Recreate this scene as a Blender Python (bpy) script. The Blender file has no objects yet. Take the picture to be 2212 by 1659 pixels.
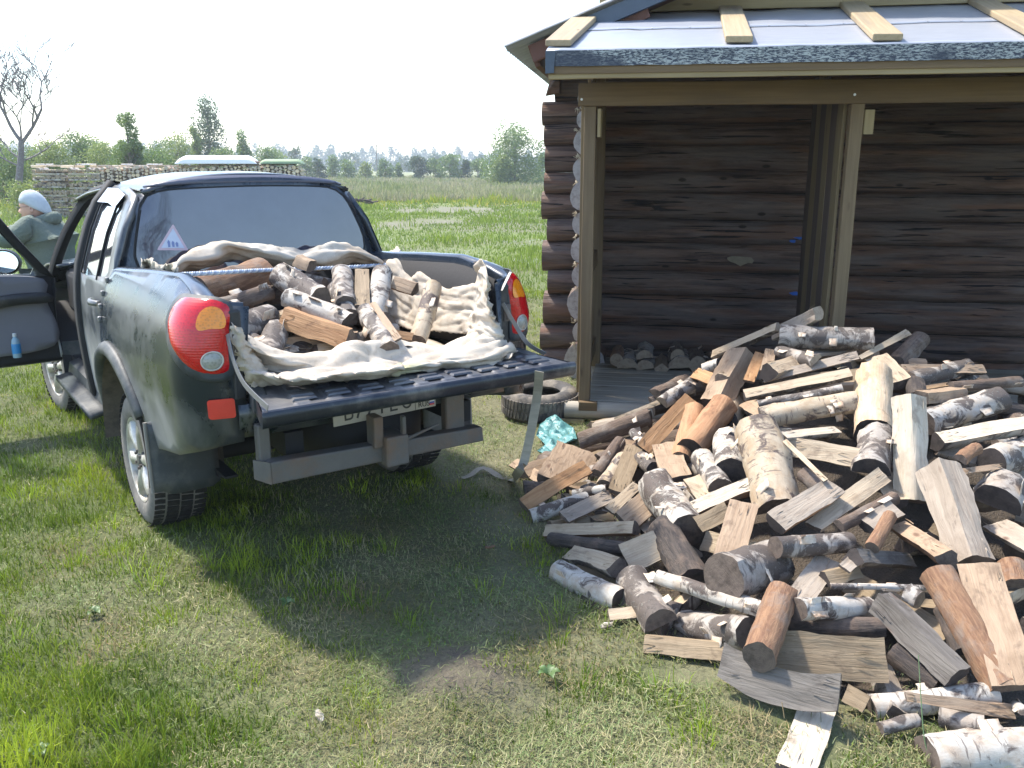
import bpy, bmesh, math, random
import numpy as np
from mathutils import Vector, Matrix, noise
from mathutils.geometry import delaunay_2d_cdt
random.seed(7); rng = np.random.default_rng(11)
SC = bpy.context.scene
COL = SC.collection
R = math.radians

# ---------------------------------------------------------------- camera
FOC, CH, CP, PX, PY = 1876.0, 1.8, R(14.06), 1106.0, 829.5     # picture units: 2212 x 1659
cd = bpy.data.cameras.new('camera'); cam = bpy.data.objects.new('camera', cd); COL.objects.link(cam)
cam.location = (0, 0, CH); cam.rotation_euler = (math.pi/2-CP, 0, 0)
cd.sensor_width = 36; cd.lens = 36*FOC/2212.0; cd.clip_start = .05; cd.clip_end = 6000
SC.camera = cam

# ---------------------------------------------------------------- world and sun
SUN_EL = R(57); SUN_DIR = Vector((-.86, .51, 0)).normalized()
w = bpy.data.worlds.new('World'); SC.world = w; w.use_nodes = True
nt = w.node_tree; nt.nodes.clear()
sky = nt.nodes.new('ShaderNodeTexSky'); sky.sky_type = 'NISHITA'; sky.sun_disc = False
sky.sun_elevation = SUN_EL; sky.sun_rotation = math.atan2(SUN_DIR.x, SUN_DIR.y)
sky.air_density = 1.0; sky.dust_density = 1.2; sky.ozone_density = 1.0
bg = nt.nodes.new('ShaderNodeBackground'); bg.inputs['Strength'].default_value = .15
ow = nt.nodes.new('ShaderNodeOutputWorld')
nt.links.new(sky.outputs[0], bg.inputs[0]); nt.links.new(bg.outputs[0], ow.inputs[0])
sd = bpy.data.lights.new('sun', 'SUN'); sun = bpy.data.objects.new('sun', sd); COL.objects.link(sun)
sd.energy = 2.8; sd.angle = R(4.0); sd.color = (1, .93, .82)
sdir = Vector((SUN_DIR.x*math.cos(SUN_EL), SUN_DIR.y*math.cos(SUN_EL), math.sin(SUN_EL)))
sun.rotation_euler = sdir.to_track_quat('Z', 'Y').to_euler()
SC.view_settings.view_transform = 'Standard'; SC.view_settings.look = 'None'
SC.view_settings.exposure = 1.62; SC.view_settings.gamma = 1
SC.view_settings.use_curve_mapping = False
SC.render.engine = 'CYCLES'
SC.cycles.volume_bounces = 1; SC.cycles.max_bounces = 8; SC.cycles.transparent_max_bounces = 12

# ---------------------------------------------------------------- picture geometry
cF = np.array([0, math.cos(CP), -math.sin(CP)]); cR = np.array([1., 0, 0]); cU = np.cross(cR, cF); cC = np.array([0, 0, CH])
def ray(x, y): return cF + cR*(x-PX)/FOC - cU*(y-PY)/FOC
def gp(x, y, z=0.):
    d = ray(x, y); return cC + d*(z-CH)/d[2]
def on_plane(x, y, P, n):
    d = ray(x, y); return cC + d*(((np.asarray(P)-cC)@n)/(d@n))
def at_depth(x, y, zc): return cC + ray(x, y)*zc
def project(P):
    D = np.asarray(P, float)-cC; zc = D@cF
    return np.array([PX+FOC*(D@cR)/zc, PY-FOC*(D@cU)/zc])

# ---------------------------------------------------------------- object helpers
def tag(o, label=None, cat=None, group=None, kind=None):
    if label: o['label'] = label
    if cat: o['category'] = cat
    if group: o['group'] = group
    if kind: o['kind'] = kind
    return o
def empty(name, loc=(0, 0, 0), rz=0, **k):
    o = bpy.data.objects.new(name, None); COL.objects.link(o); o.empty_display_size = .1
    o.location = loc; o.rotation_euler = (0, 0, rz); return tag(o, **k)
def obj(name, me, mats=None, parent=None, smooth=None, **k):
    if mats is not None:
        for m in (mats if isinstance(mats, (list, tuple)) else [mats]): me.materials.append(m)
    if smooth is not None:
        me.polygons.foreach_set('use_smooth', [True]*len(me.polygons))
        if smooth < 179: me.set_sharp_from_angle(angle=R(smooth))
    o = bpy.data.objects.new(name, me); COL.objects.link(o)
    if parent is not None: o.parent = parent
    return tag(o, **k)
class MB:
    """collects vertices and faces of one mesh"""
    def __init__(s): s.v = []; s.f = []; s.m = []
    def add(s, vs, fs, m=0):
        b = len(s.v); s.v += [tuple(map(float, p)) for p in vs]
        s.f += [tuple(i+b for i in f) for f in fs]; s.m += [m]*len(fs); return s
    def box(s, lo, hi, m=0, M=None):
        (a, b, c), (d, e, f) = lo, hi
        vs = [(a,b,c),(d,b,c),(d,e,c),(a,e,c),(a,b,f),(d,b,f),(d,e,f),(a,e,f)]
        if M is not None: vs = [M @ Vector(p) for p in vs]
        return s.add(vs, [(3,2,1,0),(4,5,6,7),(0,1,5,4),(1,2,6,5),(2,3,7,6),(3,0,4,7)], m)
    def grid(s, rows, m=0, closed=False):
        n = len(rows[0]); b = [p for r in rows for p in r]; fs = []
        for i in range(len(rows)-1):
            for j in range(n if closed else n-1):
                k = (j+1) % n; fs.append((i*n+j, i*n+k, (i+1)*n+k, (i+1)*n+j))
        return s.add(b, fs, m)
    def tube(s, pts, r, n=8, m=0, caps=True):
        pts = [Vector(p) for p in pts]; rows = []
        if not hasattr(r, '__len__'): r = [r]*len(pts)
        up = None
        for i, p in enumerate(pts):
            t = (pts[min(i+1, len(pts)-1)]-pts[max(i-1, 0)]).normalized()
            if up is None: up = Vector((0, 0, 1)) if abs(t.z) < .9 else Vector((1, 0, 0))
            a = t.cross(up).normalized(); up = a.cross(t).normalized()
            rows.append([p+(a*math.cos(2*math.pi*k/n)+up*math.sin(2*math.pi*k/n))*r[i] for k in range(n)])
        s.grid(rows, m, True)
        if caps:
            s.add(rows[0], [tuple(range(n))[::-1]], m); s.add(rows[-1], [tuple(range(n))], m)
        return s
    def mesh(s, name):
        me = bpy.data.meshes.new(name); me.from_pydata(s.v, [], s.f)
        if any(s.m): me.polygons.foreach_set('material_index', s.m)
        me.update(); return me
def np_mesh(name, V, F, cols=None):
    """V (n,3), F (m,k) with k 3 or 4; cols (n,4) point colours"""
    me = bpy.data.meshes.new(name); k = F.shape[1]
    me.vertices.add(len(V)); me.vertices.foreach_set('co', V.astype(np.float32).ravel())
    me.loops.add(F.size); me.loops.foreach_set('vertex_index', F.astype(np.int32).ravel())
    me.polygons.add(len(F)); me.polygons.foreach_set('loop_start', np.arange(0, F.size, k, dtype=np.int32))
    me.polygons.foreach_set('loop_total', np.full(len(F), k, dtype=np.int32))
    if cols is not None:
        a = me.color_attributes.new('tint', 'FLOAT_COLOR', 'POINT'); a.data.foreach_set('color', cols.astype(np.float32).ravel())
    me.update(calc_edges=True); return me
def bevel(o, wd=.004, seg=1):
    m = o.modifiers.new('bevel', 'BEVEL'); m.width = wd; m.segments = seg; m.limit_method = 'ANGLE'; m.angle_limit = R(40); return o
def solidify(o, t, off=-1):
    m = o.modifiers.new('solid', 'SOLIDIFY'); m.thickness = t; m.offset = off; return o
def inside(poly, x, y):
    c = False; n = len(poly); j = n-1
    for i in range(n):
        xi, yi = poly[i]; xj, yj = poly[j]
        if (yi > y) != (yj > y) and x < (xj-xi)*(y-yi)/(yj-yi)+xi: c = not c
        j = i
    return c
def resample(pts, n, closed=False):
    P = np.array(pts+([pts[0]] if closed else []), float); d = np.r_[0, np.cumsum(np.linalg.norm(np.diff(P, axis=0), axis=1))]
    t = np.linspace(0, d[-1], n+(1 if closed else 0))
    o = np.stack([np.interp(t, d, P[:, i]) for i in range(P.shape[1])], 1)
    return o[:-1] if closed else o
def smooth_curve(pts, n, closed=False):
    """Catmull-Rom through the points"""
    P = [np.array(p, float) for p in pts]; m = len(P); out = []
    segs = m if closed else m-1
    for i in range(segs):
        g = (lambda k: P[k % m]) if closed else (lambda k: P[max(0, min(m-1, k))])
        a, b, c, d = g(i-1), g(i), g(i+1), g(i+2)
        for t in np.linspace(0, 1, 8, endpoint=False):
            out.append(.5*((2*b)+(-a+c)*t+(2*a-5*b+4*c-d)*t*t+(-a+3*b-3*c+d)*t**3))
    if not closed: out.append(P[-1])
    return [tuple(p) for p in resample([tuple(o) for o in out], n, closed)]
def panel(outline, fn, step=.05, holes=()):
    """a sheet in a 2-D parameter space with smooth outline, mapped to 3-D by fn"""
    vs = []; es = []
    for loop in (outline,)+tuple(holes):
        b = len(vs); n = len(loop); vs += [Vector(p[:2]) for p in loop]; es += [(b+i, b+(i+1) % n) for i in range(n)]
    A = np.array(outline); lo = A.min(0); hi = A.max(0)
    dense = [np.array(resample([tuple(p) for p in l], max(8, int(40*len(l)/8)), True)) for l in (outline,)+tuple(holes)]
    D = np.concatenate(dense)
    x = lo[0]+step*.5
    while x < hi[0]:
        y = lo[1]+step*.5
        while y < hi[1]:
            if inside(outline, x, y) and not any(inside(h, x, y) for h in holes) and np.min((D[:, 0]-x)**2+(D[:, 1]-y)**2) > (step*.35)**2:
                vs.append(Vector((x, y)))
            y += step
        x += step
    ov, oe, of, *_ = delaunay_2d_cdt(vs, es, [], 0, 1e-6)
    m = MB(); fs = []
    for f in of:
        cx = sum(ov[i].x for i in f)/len(f); cy = sum(ov[i].y for i in f)/len(f)
        if inside(outline, cx, cy) and not any(inside(h, cx, cy) for h in holes): fs.append(tuple(f))
    m.add([fn(p.x, p.y) for p in ov], fs); return m
def rrect(x0, y0, x1, y1, r=.02, n=4):
    o = []
    for cx, cy, a in ((x1-r, y1-r, 0), (x0+r, y1-r, 90), (x0+r, y0+r, 180), (x1-r, y0+r, 270)):
        for k in range(n+1): t = R(a+90*k/n); o.append((cx+r*math.cos(t), cy+r*math.sin(t)))
    return o

# ---------------------------------------------------------------- materials
class NT:
    def __init__(s, name):
        s.m = bpy.data.materials.new(name); s.m.use_nodes = True; s.t = s.m.node_tree; s.t.nodes.clear()
        s.out = s.n('ShaderNodeOutputMaterial')
    def n(s, k, **a):
        x = s.t.nodes.new(k)
        for q, v in a.items(): setattr(x, q, v)
        return x
    def put(s, node, key, v):
        if v is None: return
        i = node.inputs[key]
        if hasattr(v, 'is_output'): s.t.links.new(v, i)
        elif isinstance(v, (tuple, list)): i.default_value = (*v, 1) if len(v) == 3 and len(i.default_value) == 4 else v
        else: i.default_value = v
    def obj(s): return s.n('ShaderNodeTexCoord').outputs['Object']
    def pos(s): return s.n('ShaderNodeNewGeometry').outputs['Position']
    def rnd(s): return s.n('ShaderNodeObjectInfo').outputs['Random']
    def rvec(s, v):     # shift the pattern of each object
        c = s.n('ShaderNodeCombineXYZ'); r = s.rnd()
        for i, k in enumerate((37., 91., 53.)): s.put(c, i, s.math('MULTIPLY', r, k))
        a = s.n('ShaderNodeVectorMath', operation='ADD'); s.put(a, 0, v); s.put(a, 1, c.outputs[0]); return a.outputs[0]
    def map(s, v, scale=(1, 1, 1), loc=(0, 0, 0), rot=(0, 0, 0)):
        x = s.n('ShaderNodeMapping'); s.put(x, 0, v); s.put(x, 'Scale', scale); s.put(x, 'Location', loc); s.put(x, 'Rotation', rot); return x.outputs[0]
    def noise(s, v, sc, det=4, ro=.55, dist=0, out=0):
        x = s.n('ShaderNodeTexNoise'); s.put(x, 'Vector', v); s.put(x, 'Scale', sc); s.put(x, 'Detail', det); s.put(x, 'Roughness', ro); s.put(x, 'Distortion', dist); return x.outputs[out]
    def voro(s, v, sc, feature='F1', out=0):
        x = s.n('ShaderNodeTexVoronoi', feature=feature); s.put(x, 'Vector', v); s.put(x, 'Scale', sc); return x.outputs[out]
    def ramp(s, f, stops, lin=True):
        x = s.n('ShaderNodeValToRGB'); s.put(x, 0, f); e = x.color_ramp.elements
        while len(e) < len(stops): e.new(.5)
        for q, (p, c) in zip(e, stops):
            q.position = p; q.color = (c, c, c, 1) if not hasattr(c, '__len__') else (*c, 1)
        return x.outputs[0]
    def mix(s, f, a, b, mode='MIX'):
        x = s.n('ShaderNodeMix', data_type='RGBA', blend_type=mode); s.put(x, 0, f)
        s.put(x, 6, a); s.put(x, 7, b); return x.outputs[2]
    def math(s, op, a, b=0., clamp=False):
        x = s.n('ShaderNodeMath', operation=op, use_clamp=clamp); s.put(x, 0, a); s.put(x, 1, b); return x.outputs[0]
    def sep(s, v):
        x = s.n('ShaderNodeSeparateXYZ'); s.put(x, 0, v); return x.outputs
    def bump(s, h, st=.5, d=.01, nrm=None):
        x = s.n('ShaderNodeBump'); s.put(x, 'Height', h); s.put(x, 'Strength', st); s.put(x, 'Distance', d); s.put(x, 'Normal', nrm); return x.outputs[0]
    def bsdf(s, col, rough=.8, nrm=None, **k):
        x = s.n('ShaderNodeBsdfPrincipled'); s.put(x, 'Base Color', col); s.put(x, 'Roughness', rough); s.put(x, 'Normal', nrm)
        for q, v in k.items(): s.put(x, q.replace('_', ' '), v)
        s.t.links.new(x.outputs[0], s.out.inputs[0]); return s.m
def simple(name, col, rough=.7, metal=0., nz=.15, sc=8, bump=.1, dist=.01, dirt=None, **k):
    """flat paint or plastic with uneven tone, fine relief and, if asked, dirt patches"""
    a = NT(name); p = a.obj()
    n1 = a.noise(p, sc, 5, .6); c = a.mix(n1, tuple(x*(1-nz) for x in col), tuple(min(1, x*(1+nz)) for x in col))
    r = rough
    if dirt:
        dcol, amt = dirt
        f = a.ramp(a.noise(a.map(p, loc=(3, 1, 7)), sc*.6, 6, .65), [(.62-amt*.4, 0.), (.75-amt*.3, 1.)])
        c = a.mix(a.math('MULTIPLY', f, .8), c, dcol)
    return a.bsdf(c, r, a.bump(a.noise(p, sc*8, 3), bump, dist), Metallic=metal, **k)

def bark_birch(name, white, dark, amount=.45, stain=(.40, .30, .20)):
    a = NT(name); p = a.rvec(a.obj())
    l = a.noise(a.map(p, (70, 9, 9)), 1, 3, .6)
    lent = a.ramp(l, [(.60, 0.), (.66, 1.)])
    big = a.noise(p, 9, 5, .65, .6); patch = a.ramp(a.math('ADD', big, a.math('MULTIPLY', a.rnd(), .10)), [(.66-amount*.2, 0.), (.73-amount*.2, 1.)])
    fine = a.noise(a.map(p, (25, 50, 50)), 1, 5, .7)
    base = a.mix(a.ramp(fine, [(.3, 0.), (.7, 1.)]), tuple(x*.72 for x in white), white)
    base = a.mix(a.math('MULTIPLY', a.ramp(a.noise(p, 14, 4, .6), [(.45, 0.), (.65, 1.)]), .65), base, stain)
    crack = a.ramp(a.noise(a.map(p, (30, 26, 26)), 1, 6, .75, 1.5), [(.56, 0.), (.62, 1.)])
    pat = a.mix(crack, dark, tuple(min(1, x*.55) for x in white))
    c = a.mix(a.math('MULTIPLY', lent, .75), base, dark); c = a.mix(patch, c, pat)
    h = a.math('ADD', a.math('MULTIPLY', fine, .5), a.math('MULTIPLY', patch, a.math('MULTIPLY', crack, .8)))
    return a.bsdf(c, .72, a.bump(h, .9, .004))
def bark_rough(name, c1, c2, c3, sc=1.):
    a = NT(name); p = a.rvec(a.obj())
    f = a.noise(a.map(p, (9*sc, 60*sc, 60*sc)), 1, 6, .7, .8); g = a.noise(p, 8, 5, .65)
    c = a.mix(a.ramp(f, [(.38, 0.), (.6, 1.)]), c1, c2)
    c = a.mix(a.ramp(g, [(.5, 0.), (.68, 1.)]), c, c3)
    return a.bsdf(c, .85, a.bump(f, 1., .008))
def wood(name, c1, c2, dark, streak=.5, knots=True):
    a = NT(name); p = a.rvec(a.obj())
    w_ = a.noise(a.map(p, (4, 16, 16)), 1, 3, .5)
    q = a.n('ShaderNodeVectorMath', operation='ADD'); a.put(q, 0, p)
    cc = a.n('ShaderNodeCombineXYZ'); a.put(cc, 1, a.math('MULTIPLY', w_, .06)); a.put(cc, 2, a.math('MULTIPLY', w_, .05)); a.put(q, 1, cc.outputs[0]); p2 = q.outputs[0]
    g = a.noise(a.map(p2, (3, 90, 90)), 1, 4, .6); g2 = a.noise(a.map(p2, (2.2, 22, 22)), 1, 4, .6)
    c = a.mix(a.ramp(g, [(.3, 0.), (.7, 1.)]), c1, c2)
    c = a.mix(a.math('MULTIPLY', a.ramp(g2, [(.45, 0.), (.85, 1.)]), streak), c, dark)
    st = a.ramp(a.noise(p, 7, 5, .6), [(.52, 0.), (.72, 1.)]); c = a.mix(a.math('MULTIPLY', st, .6*streak+.2), c, tuple(x*q for x, q in zip(c1, (.50, .44, .38))))
    big = a.ramp(a.noise(a.map(p, (3, 5, 5), (7, 3, 9)), 2.2, 5, .68, .5), [(.56, 0.), (.66, 1.)]); c = a.mix(a.math('MULTIPLY', big, .55), c, tuple(x*q for x, q in zip(c1, (.34, .30, .29))))
    nicks = a.ramp(a.noise(a.map(p, (24, 120, 120)), 1, 2, .5), [(.75, 0.), (.77, 1.)]); c = a.mix(a.math('MULTIPLY', nicks, .6), c, (.05, .035, .025))
    if knots:
        k = a.ramp(a.voro(a.map(p, (3, 7, 7)), 1.2), [(.05, 1.), (.12, 0.)]); c = a.mix(a.math('MULTIPLY', k, .8), c, (.10, .05, .03))
    return a.bsdf(c, .78, a.bump(a.math('ADD', g, g2), .8, .005))
def end_grain(name, c1, c2, dark):
    a = NT(name); o = a.obj(); p = a.rvec(o); s_ = a.sep(a.map(o, (1, 1, 1), (0, .004, .006)))
    r2 = a.math('SQRT', a.math('ADD', a.math('POWER', s_[1], 2.), a.math('POWER', s_[2], 2.)))
    ring = a.math('SINE', a.math('MULTIPLY', a.math('ADD', r2, a.math('MULTIPLY', a.noise(p, 20, 2), .02)), 900.))
    c = a.mix(a.math('MULTIPLY', a.math('ADD', ring, 1.), .22), c1, c2)
    c = a.mix(a.ramp(a.noise(p, 26, 5, .65), [(.45, 0.), (.7, 1.)]), c, dark)
    saw = a.noise(a.map(p, (1, 4, 160), rot=(.5, 0, 0)), 1, 2)
    return a.bsdf(c, .85, a.bump(a.math('ADD', saw, a.noise(p, 90, 3)), .5, .003))
# ================================================================ materials used in many places
def leaf_mat(name, rough=.6, trans=.35, gl=.05):
    a = NT(name); c = a.n('ShaderNodeAttribute', attribute_name='tint').outputs['Color']
    d = a.n('ShaderNodeBsdfDiffuse'); a.put(d, 0, c); t = a.n('ShaderNodeBsdfTranslucent'); a.put(t, 0, c)
    m = a.n('ShaderNodeMixShader'); a.put(m, 0, trans); a.t.links.new(d.outputs[0], m.inputs[1]); a.t.links.new(t.outputs[0], m.inputs[2])
    g = a.n('ShaderNodeBsdfGlossy'); a.put(g, 0, (.9, .9, .9)); a.put(g, 'Roughness', .45)
    m2 = a.n('ShaderNodeMixShader'); a.put(m2, 0, gl); a.t.links.new(m.outputs[0], m2.inputs[1]); a.t.links.new(g.outputs[0], m2.inputs[2])
    a.t.links.new(m2.outputs[0], a.out.inputs[0]); return a.m
M_GRASS = leaf_mat('grass_blade', trans=.34, gl=.012)
M_LEAF = leaf_mat('leaf', trans=.4)
M_TRUNK = bark_rough('tree_bark', (.10, .08, .07), (.20, .17, .15), (.26, .25, .22))

# smooth random fields over the ground
def field(x, y, scale, seed, n=14):
    g = np.random.default_rng(seed); o = np.zeros_like(np.asarray(x, float))
    for i in range(n):
        a = g.uniform(0, 6.283); k = 2*np.pi/scale*g.uniform(.5, 1.8); ph = g.uniform(0, 6.283)
        o += np.cos((x*np.cos(a)+y*np.sin(a))*k+ph)
    return o/np.sqrt(n)*1.2
MOUND = gp(1000, 1462)[:2]
def mound(x, y): return np.exp(-(((x-MOUND[0])/.24)**2+((y-MOUND[1])/.20)**2)**1.5)
def ground_z(x, y):
    r = np.hypot(x, y)
    return (.006*field(x, y, .5, 3)+.010*field(x, y, 1.7, 4))*np.clip(1-r/60, 0, 1)+.045*mound(x, y)+np.clip((r-12)/40, 0, 1)*.05*field(x, y, 9, 5)*np.clip(1-r/400, 0, 1)
def lush(x, y):      # 1 where living green grass stands, 0 where dry clippings cover it
    left = 1/(1+np.exp((x+1.05+.22*(y-3.2))/.22))               # the left side is greener
    right = 1/(1+np.exp(-(x-.75)/.3))*np.clip(1-(y-2.0)/2.5, 0, 1)*.45
    far = np.clip((y-7)/6, 0, 1)*.8
    base = .12+.78*left+right+far
    return np.clip(base+.22*field(x, y, 1.3, 21)+.17*field(x, y, .45, 22), 0, 1)
PATH = [gp(*q)[:2] for q in ((775, 505), (860, 478), (850, 470), (930, 455), (905, 440), (860, 430), (800, 452), (815, 466), (760, 485))]
def pathness(x, y):
    return np.clip(np.exp(-(((x+2.9-.12*(y-30))/1.6)**2+((y-28.5)/2.6)**2))+np.exp(-(((x+2.7-.10*(y-40))/2.6)**2+((y-38)/4.0)**2))+.2*field(x, y, 2.5, 31)-.3, 0, 1)
def straw_col(x, y, n, g):
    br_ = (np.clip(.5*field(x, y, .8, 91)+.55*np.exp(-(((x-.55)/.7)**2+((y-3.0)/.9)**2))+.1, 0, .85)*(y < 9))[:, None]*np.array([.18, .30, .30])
    f = np.clip(.5+.35*field(x, y, 1.1, 41)+g.normal(0, .25, n), 0, 1)[:, None]
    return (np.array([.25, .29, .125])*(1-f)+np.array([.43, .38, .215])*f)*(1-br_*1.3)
def green_col(x, y, n, g):
    f = np.clip(.45+.35*field(x, y, .9, 51)+g.normal(0, .22, n), 0, 1)[:, None]
    return np.array([.10, .155, .024])*(1-f)+np.array([.27, .34, .040])*f

# ---------------------------------------------------------------- ground sheet
def make_ground():
    rr = np.r_[0.02, np.geomspace(.35, 12, 190), np.geomspace(12.4, 150, 90), np.geomspace(158, 3500, 40)]
    th = np.linspace(0, 2*np.pi, 361)[:-1]
    X = (rr[:, None]*np.sin(th)).ravel(); Y = (rr[:, None]*np.cos(th)).ravel(); Z = ground_z(X, Y)
    L = lush(X, Y)[:, None]; g = np.random.default_rng(5); n = len(X)
    near = np.array([.225, .215, .12])*(1-L)+np.array([.10, .14, .030])*L
    r = np.hypot(X, Y)[:, None]
    field_c = np.array([.19, .25, .055]); meadow = np.array([.26, .27, .12])
    v = np.clip(.5+.4*field(X, Y, 14, 61)+.3*field(X, Y, 5, 62), 0, 1)[:, None]
    mid = field_c*(1-v)+np.array([.175, .185, .085])*v
    far = meadow*(1-v*.4)+np.array([.17, .20, .07])*v*.4
    c = near; t = np.clip((r-10)/8, 0, 1); c = c*(1-t)+mid*t; t = np.clip((r-46)/10, 0, 1); c = c*(1-t)+far*t
    yel = np.exp(-((r-47)/4)**2)*np.clip(field(X, Y, 6, 63), 0, 1)[:, None]; c = c*(1-.5*yel)+np.array([.36, .33, .05])*.5*yel
    p = np.clip(pathness(X, Y)*2, 0, 1)[:, None]; c = c*(1-p)+np.array([.22, .21, .14])*p
    m = np.clip(mound(X, Y)*1.3, 0, 1)[:, None]*(.75+.25*np.clip(field(X, Y, .1, 8), 0, 1)[:, None]); c = c*(1-m)+np.array([.135, .105, .085])*m
    k = len(th); i = np.arange(len(rr)-1)[:, None]; j = np.arange(k)[None]; j2 = (j+1) % k
    F = np.stack([i*k+j, i*k+j2, (i+1)*k+j2, (i+1)*k+j], -1).reshape(-1, 4)[:, ::-1]
    me = np_mesh('ground', np.stack([X, Y, Z], 1), F, np.c_[c, np.ones(n)])
    a = NT('soil_and_turf'); t_ = a.n('ShaderNodeAttribute', attribute_name='tint').outputs['Color']; ps = a.pos()
    n1 = a.noise(ps, 60, 5, .7); n2 = a.noise(ps, 9, 5, .65); n3 = a.noise(ps, 1.1, 4)
    col = a.mix(a.ramp(n1, [(.3, 0.), (.7, 1.)]), a.mix(.62, t_, (0, 0, 0)), t_)
    col = a.mix(a.math('MULTIPLY', a.ramp(n2, [(.45, 0.), (.65, 1.)]), .35), col, a.mix(.5, t_, (.30, .27, .16)))
    col = a.mix(a.math('MULTIPLY', n3, .4), col, a.mix(.4, t_, (.05, .08, .02)))
    a.bsdf(col, .95, a.bump(a.math('ADD', n1, n2), .9, .02))
    return obj('ground', me, a.m, smooth=180, kind='structure')
make_ground()

def blades(n, x, y, h, wd, lean, col, seed, heading=None, z=None, tip=.9):
    """n upright or lying strips; lean 0 upright .. 1.5 flat"""
    g = np.random.default_rng(seed)
    z0 = ground_z(x, y) if z is None else ground_z(x, y)+z
    a = g.uniform(0, 2*np.pi, n) if heading is None else heading
    d = np.stack([np.cos(a), np.sin(a)], 1); s = g.uniform(0, 2*np.pi, n); sw = np.stack([np.cos(s), np.sin(s)], 1)*wd[:, None]*.5
    B = np.stack([x, y], 1); out = np.zeros((n, 5, 3))
    l1 = lean*.55; l2 = lean*1.25
    def pt(base, zz, ln, le): return base+d*(ln*np.sin(le))[:, None], zz+ln*np.cos(le)
    m, zm = pt(B, z0, h*.5, l1); t, zt = pt(m, zm, h*.5, np.minimum(l2, 1.75))
    flat = np.stack([-d[:, 1], d[:, 0]], 1)*wd[:, None]*.5
    sw = np.where((lean > .9)[:, None], flat, sw)
    out[:, 0, :2] = B-sw; out[:, 1, :2] = B+sw; out[:, 0, 2] = out[:, 1, 2] = z0
    out[:, 2, :2] = m-sw*.8; out[:, 3, :2] = m+sw*.8; out[:, 2, 2] = out[:, 3, 2] = zm
    out[:, 4, :2] = t; out[:, 4, 2] = np.maximum(zt, ground_z(x, y)+.004)
    b = np.arange(n)[:, None]*5
    F = np.concatenate([b+np.array([0, 1, 3]), b+np.array([0, 3, 2]), b+np.array([2, 3, 4])])
    shade = g.uniform(.78, 1.2, (n, 1)); c = col*shade
    C = np.repeat(np.c_[c, np.ones(n)][:, None], 5, 1)
    C[:, 4, :3] *= 1.1
    return out.reshape(-1, 3), F, C.reshape(-1, 4)
def join(parts):
    V, F, C, b = [], [], [], 0
    for v, f, c in parts: V.append(v); F.append(f+b); C.append(c); b += len(v)
    return np.concatenate(V), np.concatenate(F), np.concatenate(C)

FOOT = [gp(*q)[:2] for q in ((1135, 1010), (1128, 1105), (1172, 1230), (1215, 1335), (1300, 1375), (1400, 1470), (1540, 1510), (1660, 1560), (1780, 1600), (1930, 1610), (2070, 1640), (2212, 1720))]
FOOT = [tuple(p) for p in FOOT]+[(3.2, 2.3), (4.6, 3.4), (4.8, 5.2), (3.6, 5.6), (2.4, 6.0), (1.2, 6.15), (.55, 6.0)]
SLABS = [[tuple(gp(*q, .05)[:2]) for q in pl] for pl in (((1672, 1720), (1722, 1512), (1815, 1512), (1805, 1720)), ((2010, 1590), (2260, 1560), (2300, 1760), (2000, 1760)), ((1385, 1420), (1560, 1435), (1545, 1470), (1390, 1450)), ((1560, 1475), (1850, 1570), (1830, 1610), (1545, 1510)))]
def inside_v(poly, x, y):
    c = np.zeros(len(x), bool); n = len(poly); j = n-1
    for i in range(n):
        xi, yi = poly[i]; xj, yj = poly[j]
        if yi != yj: c ^= ((yi > y) != (yj > y)) & (x < (xj-xi)*(y-yi)/(yj-yi)+xi)
        j = i
    return c
def clear(x, y, g, keep=.12):
    m = np.ones(len(x), bool)
    for s_ in SLABS: m &= ~inside_v(s_, x, y)
    return m & (~inside_v([(2.2+(a-2.2)*.93, 4.4+(b-4.4)*.93) for a, b in FOOT], x, y) | (g.uniform(0, 1, len(x)) < keep))
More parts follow.
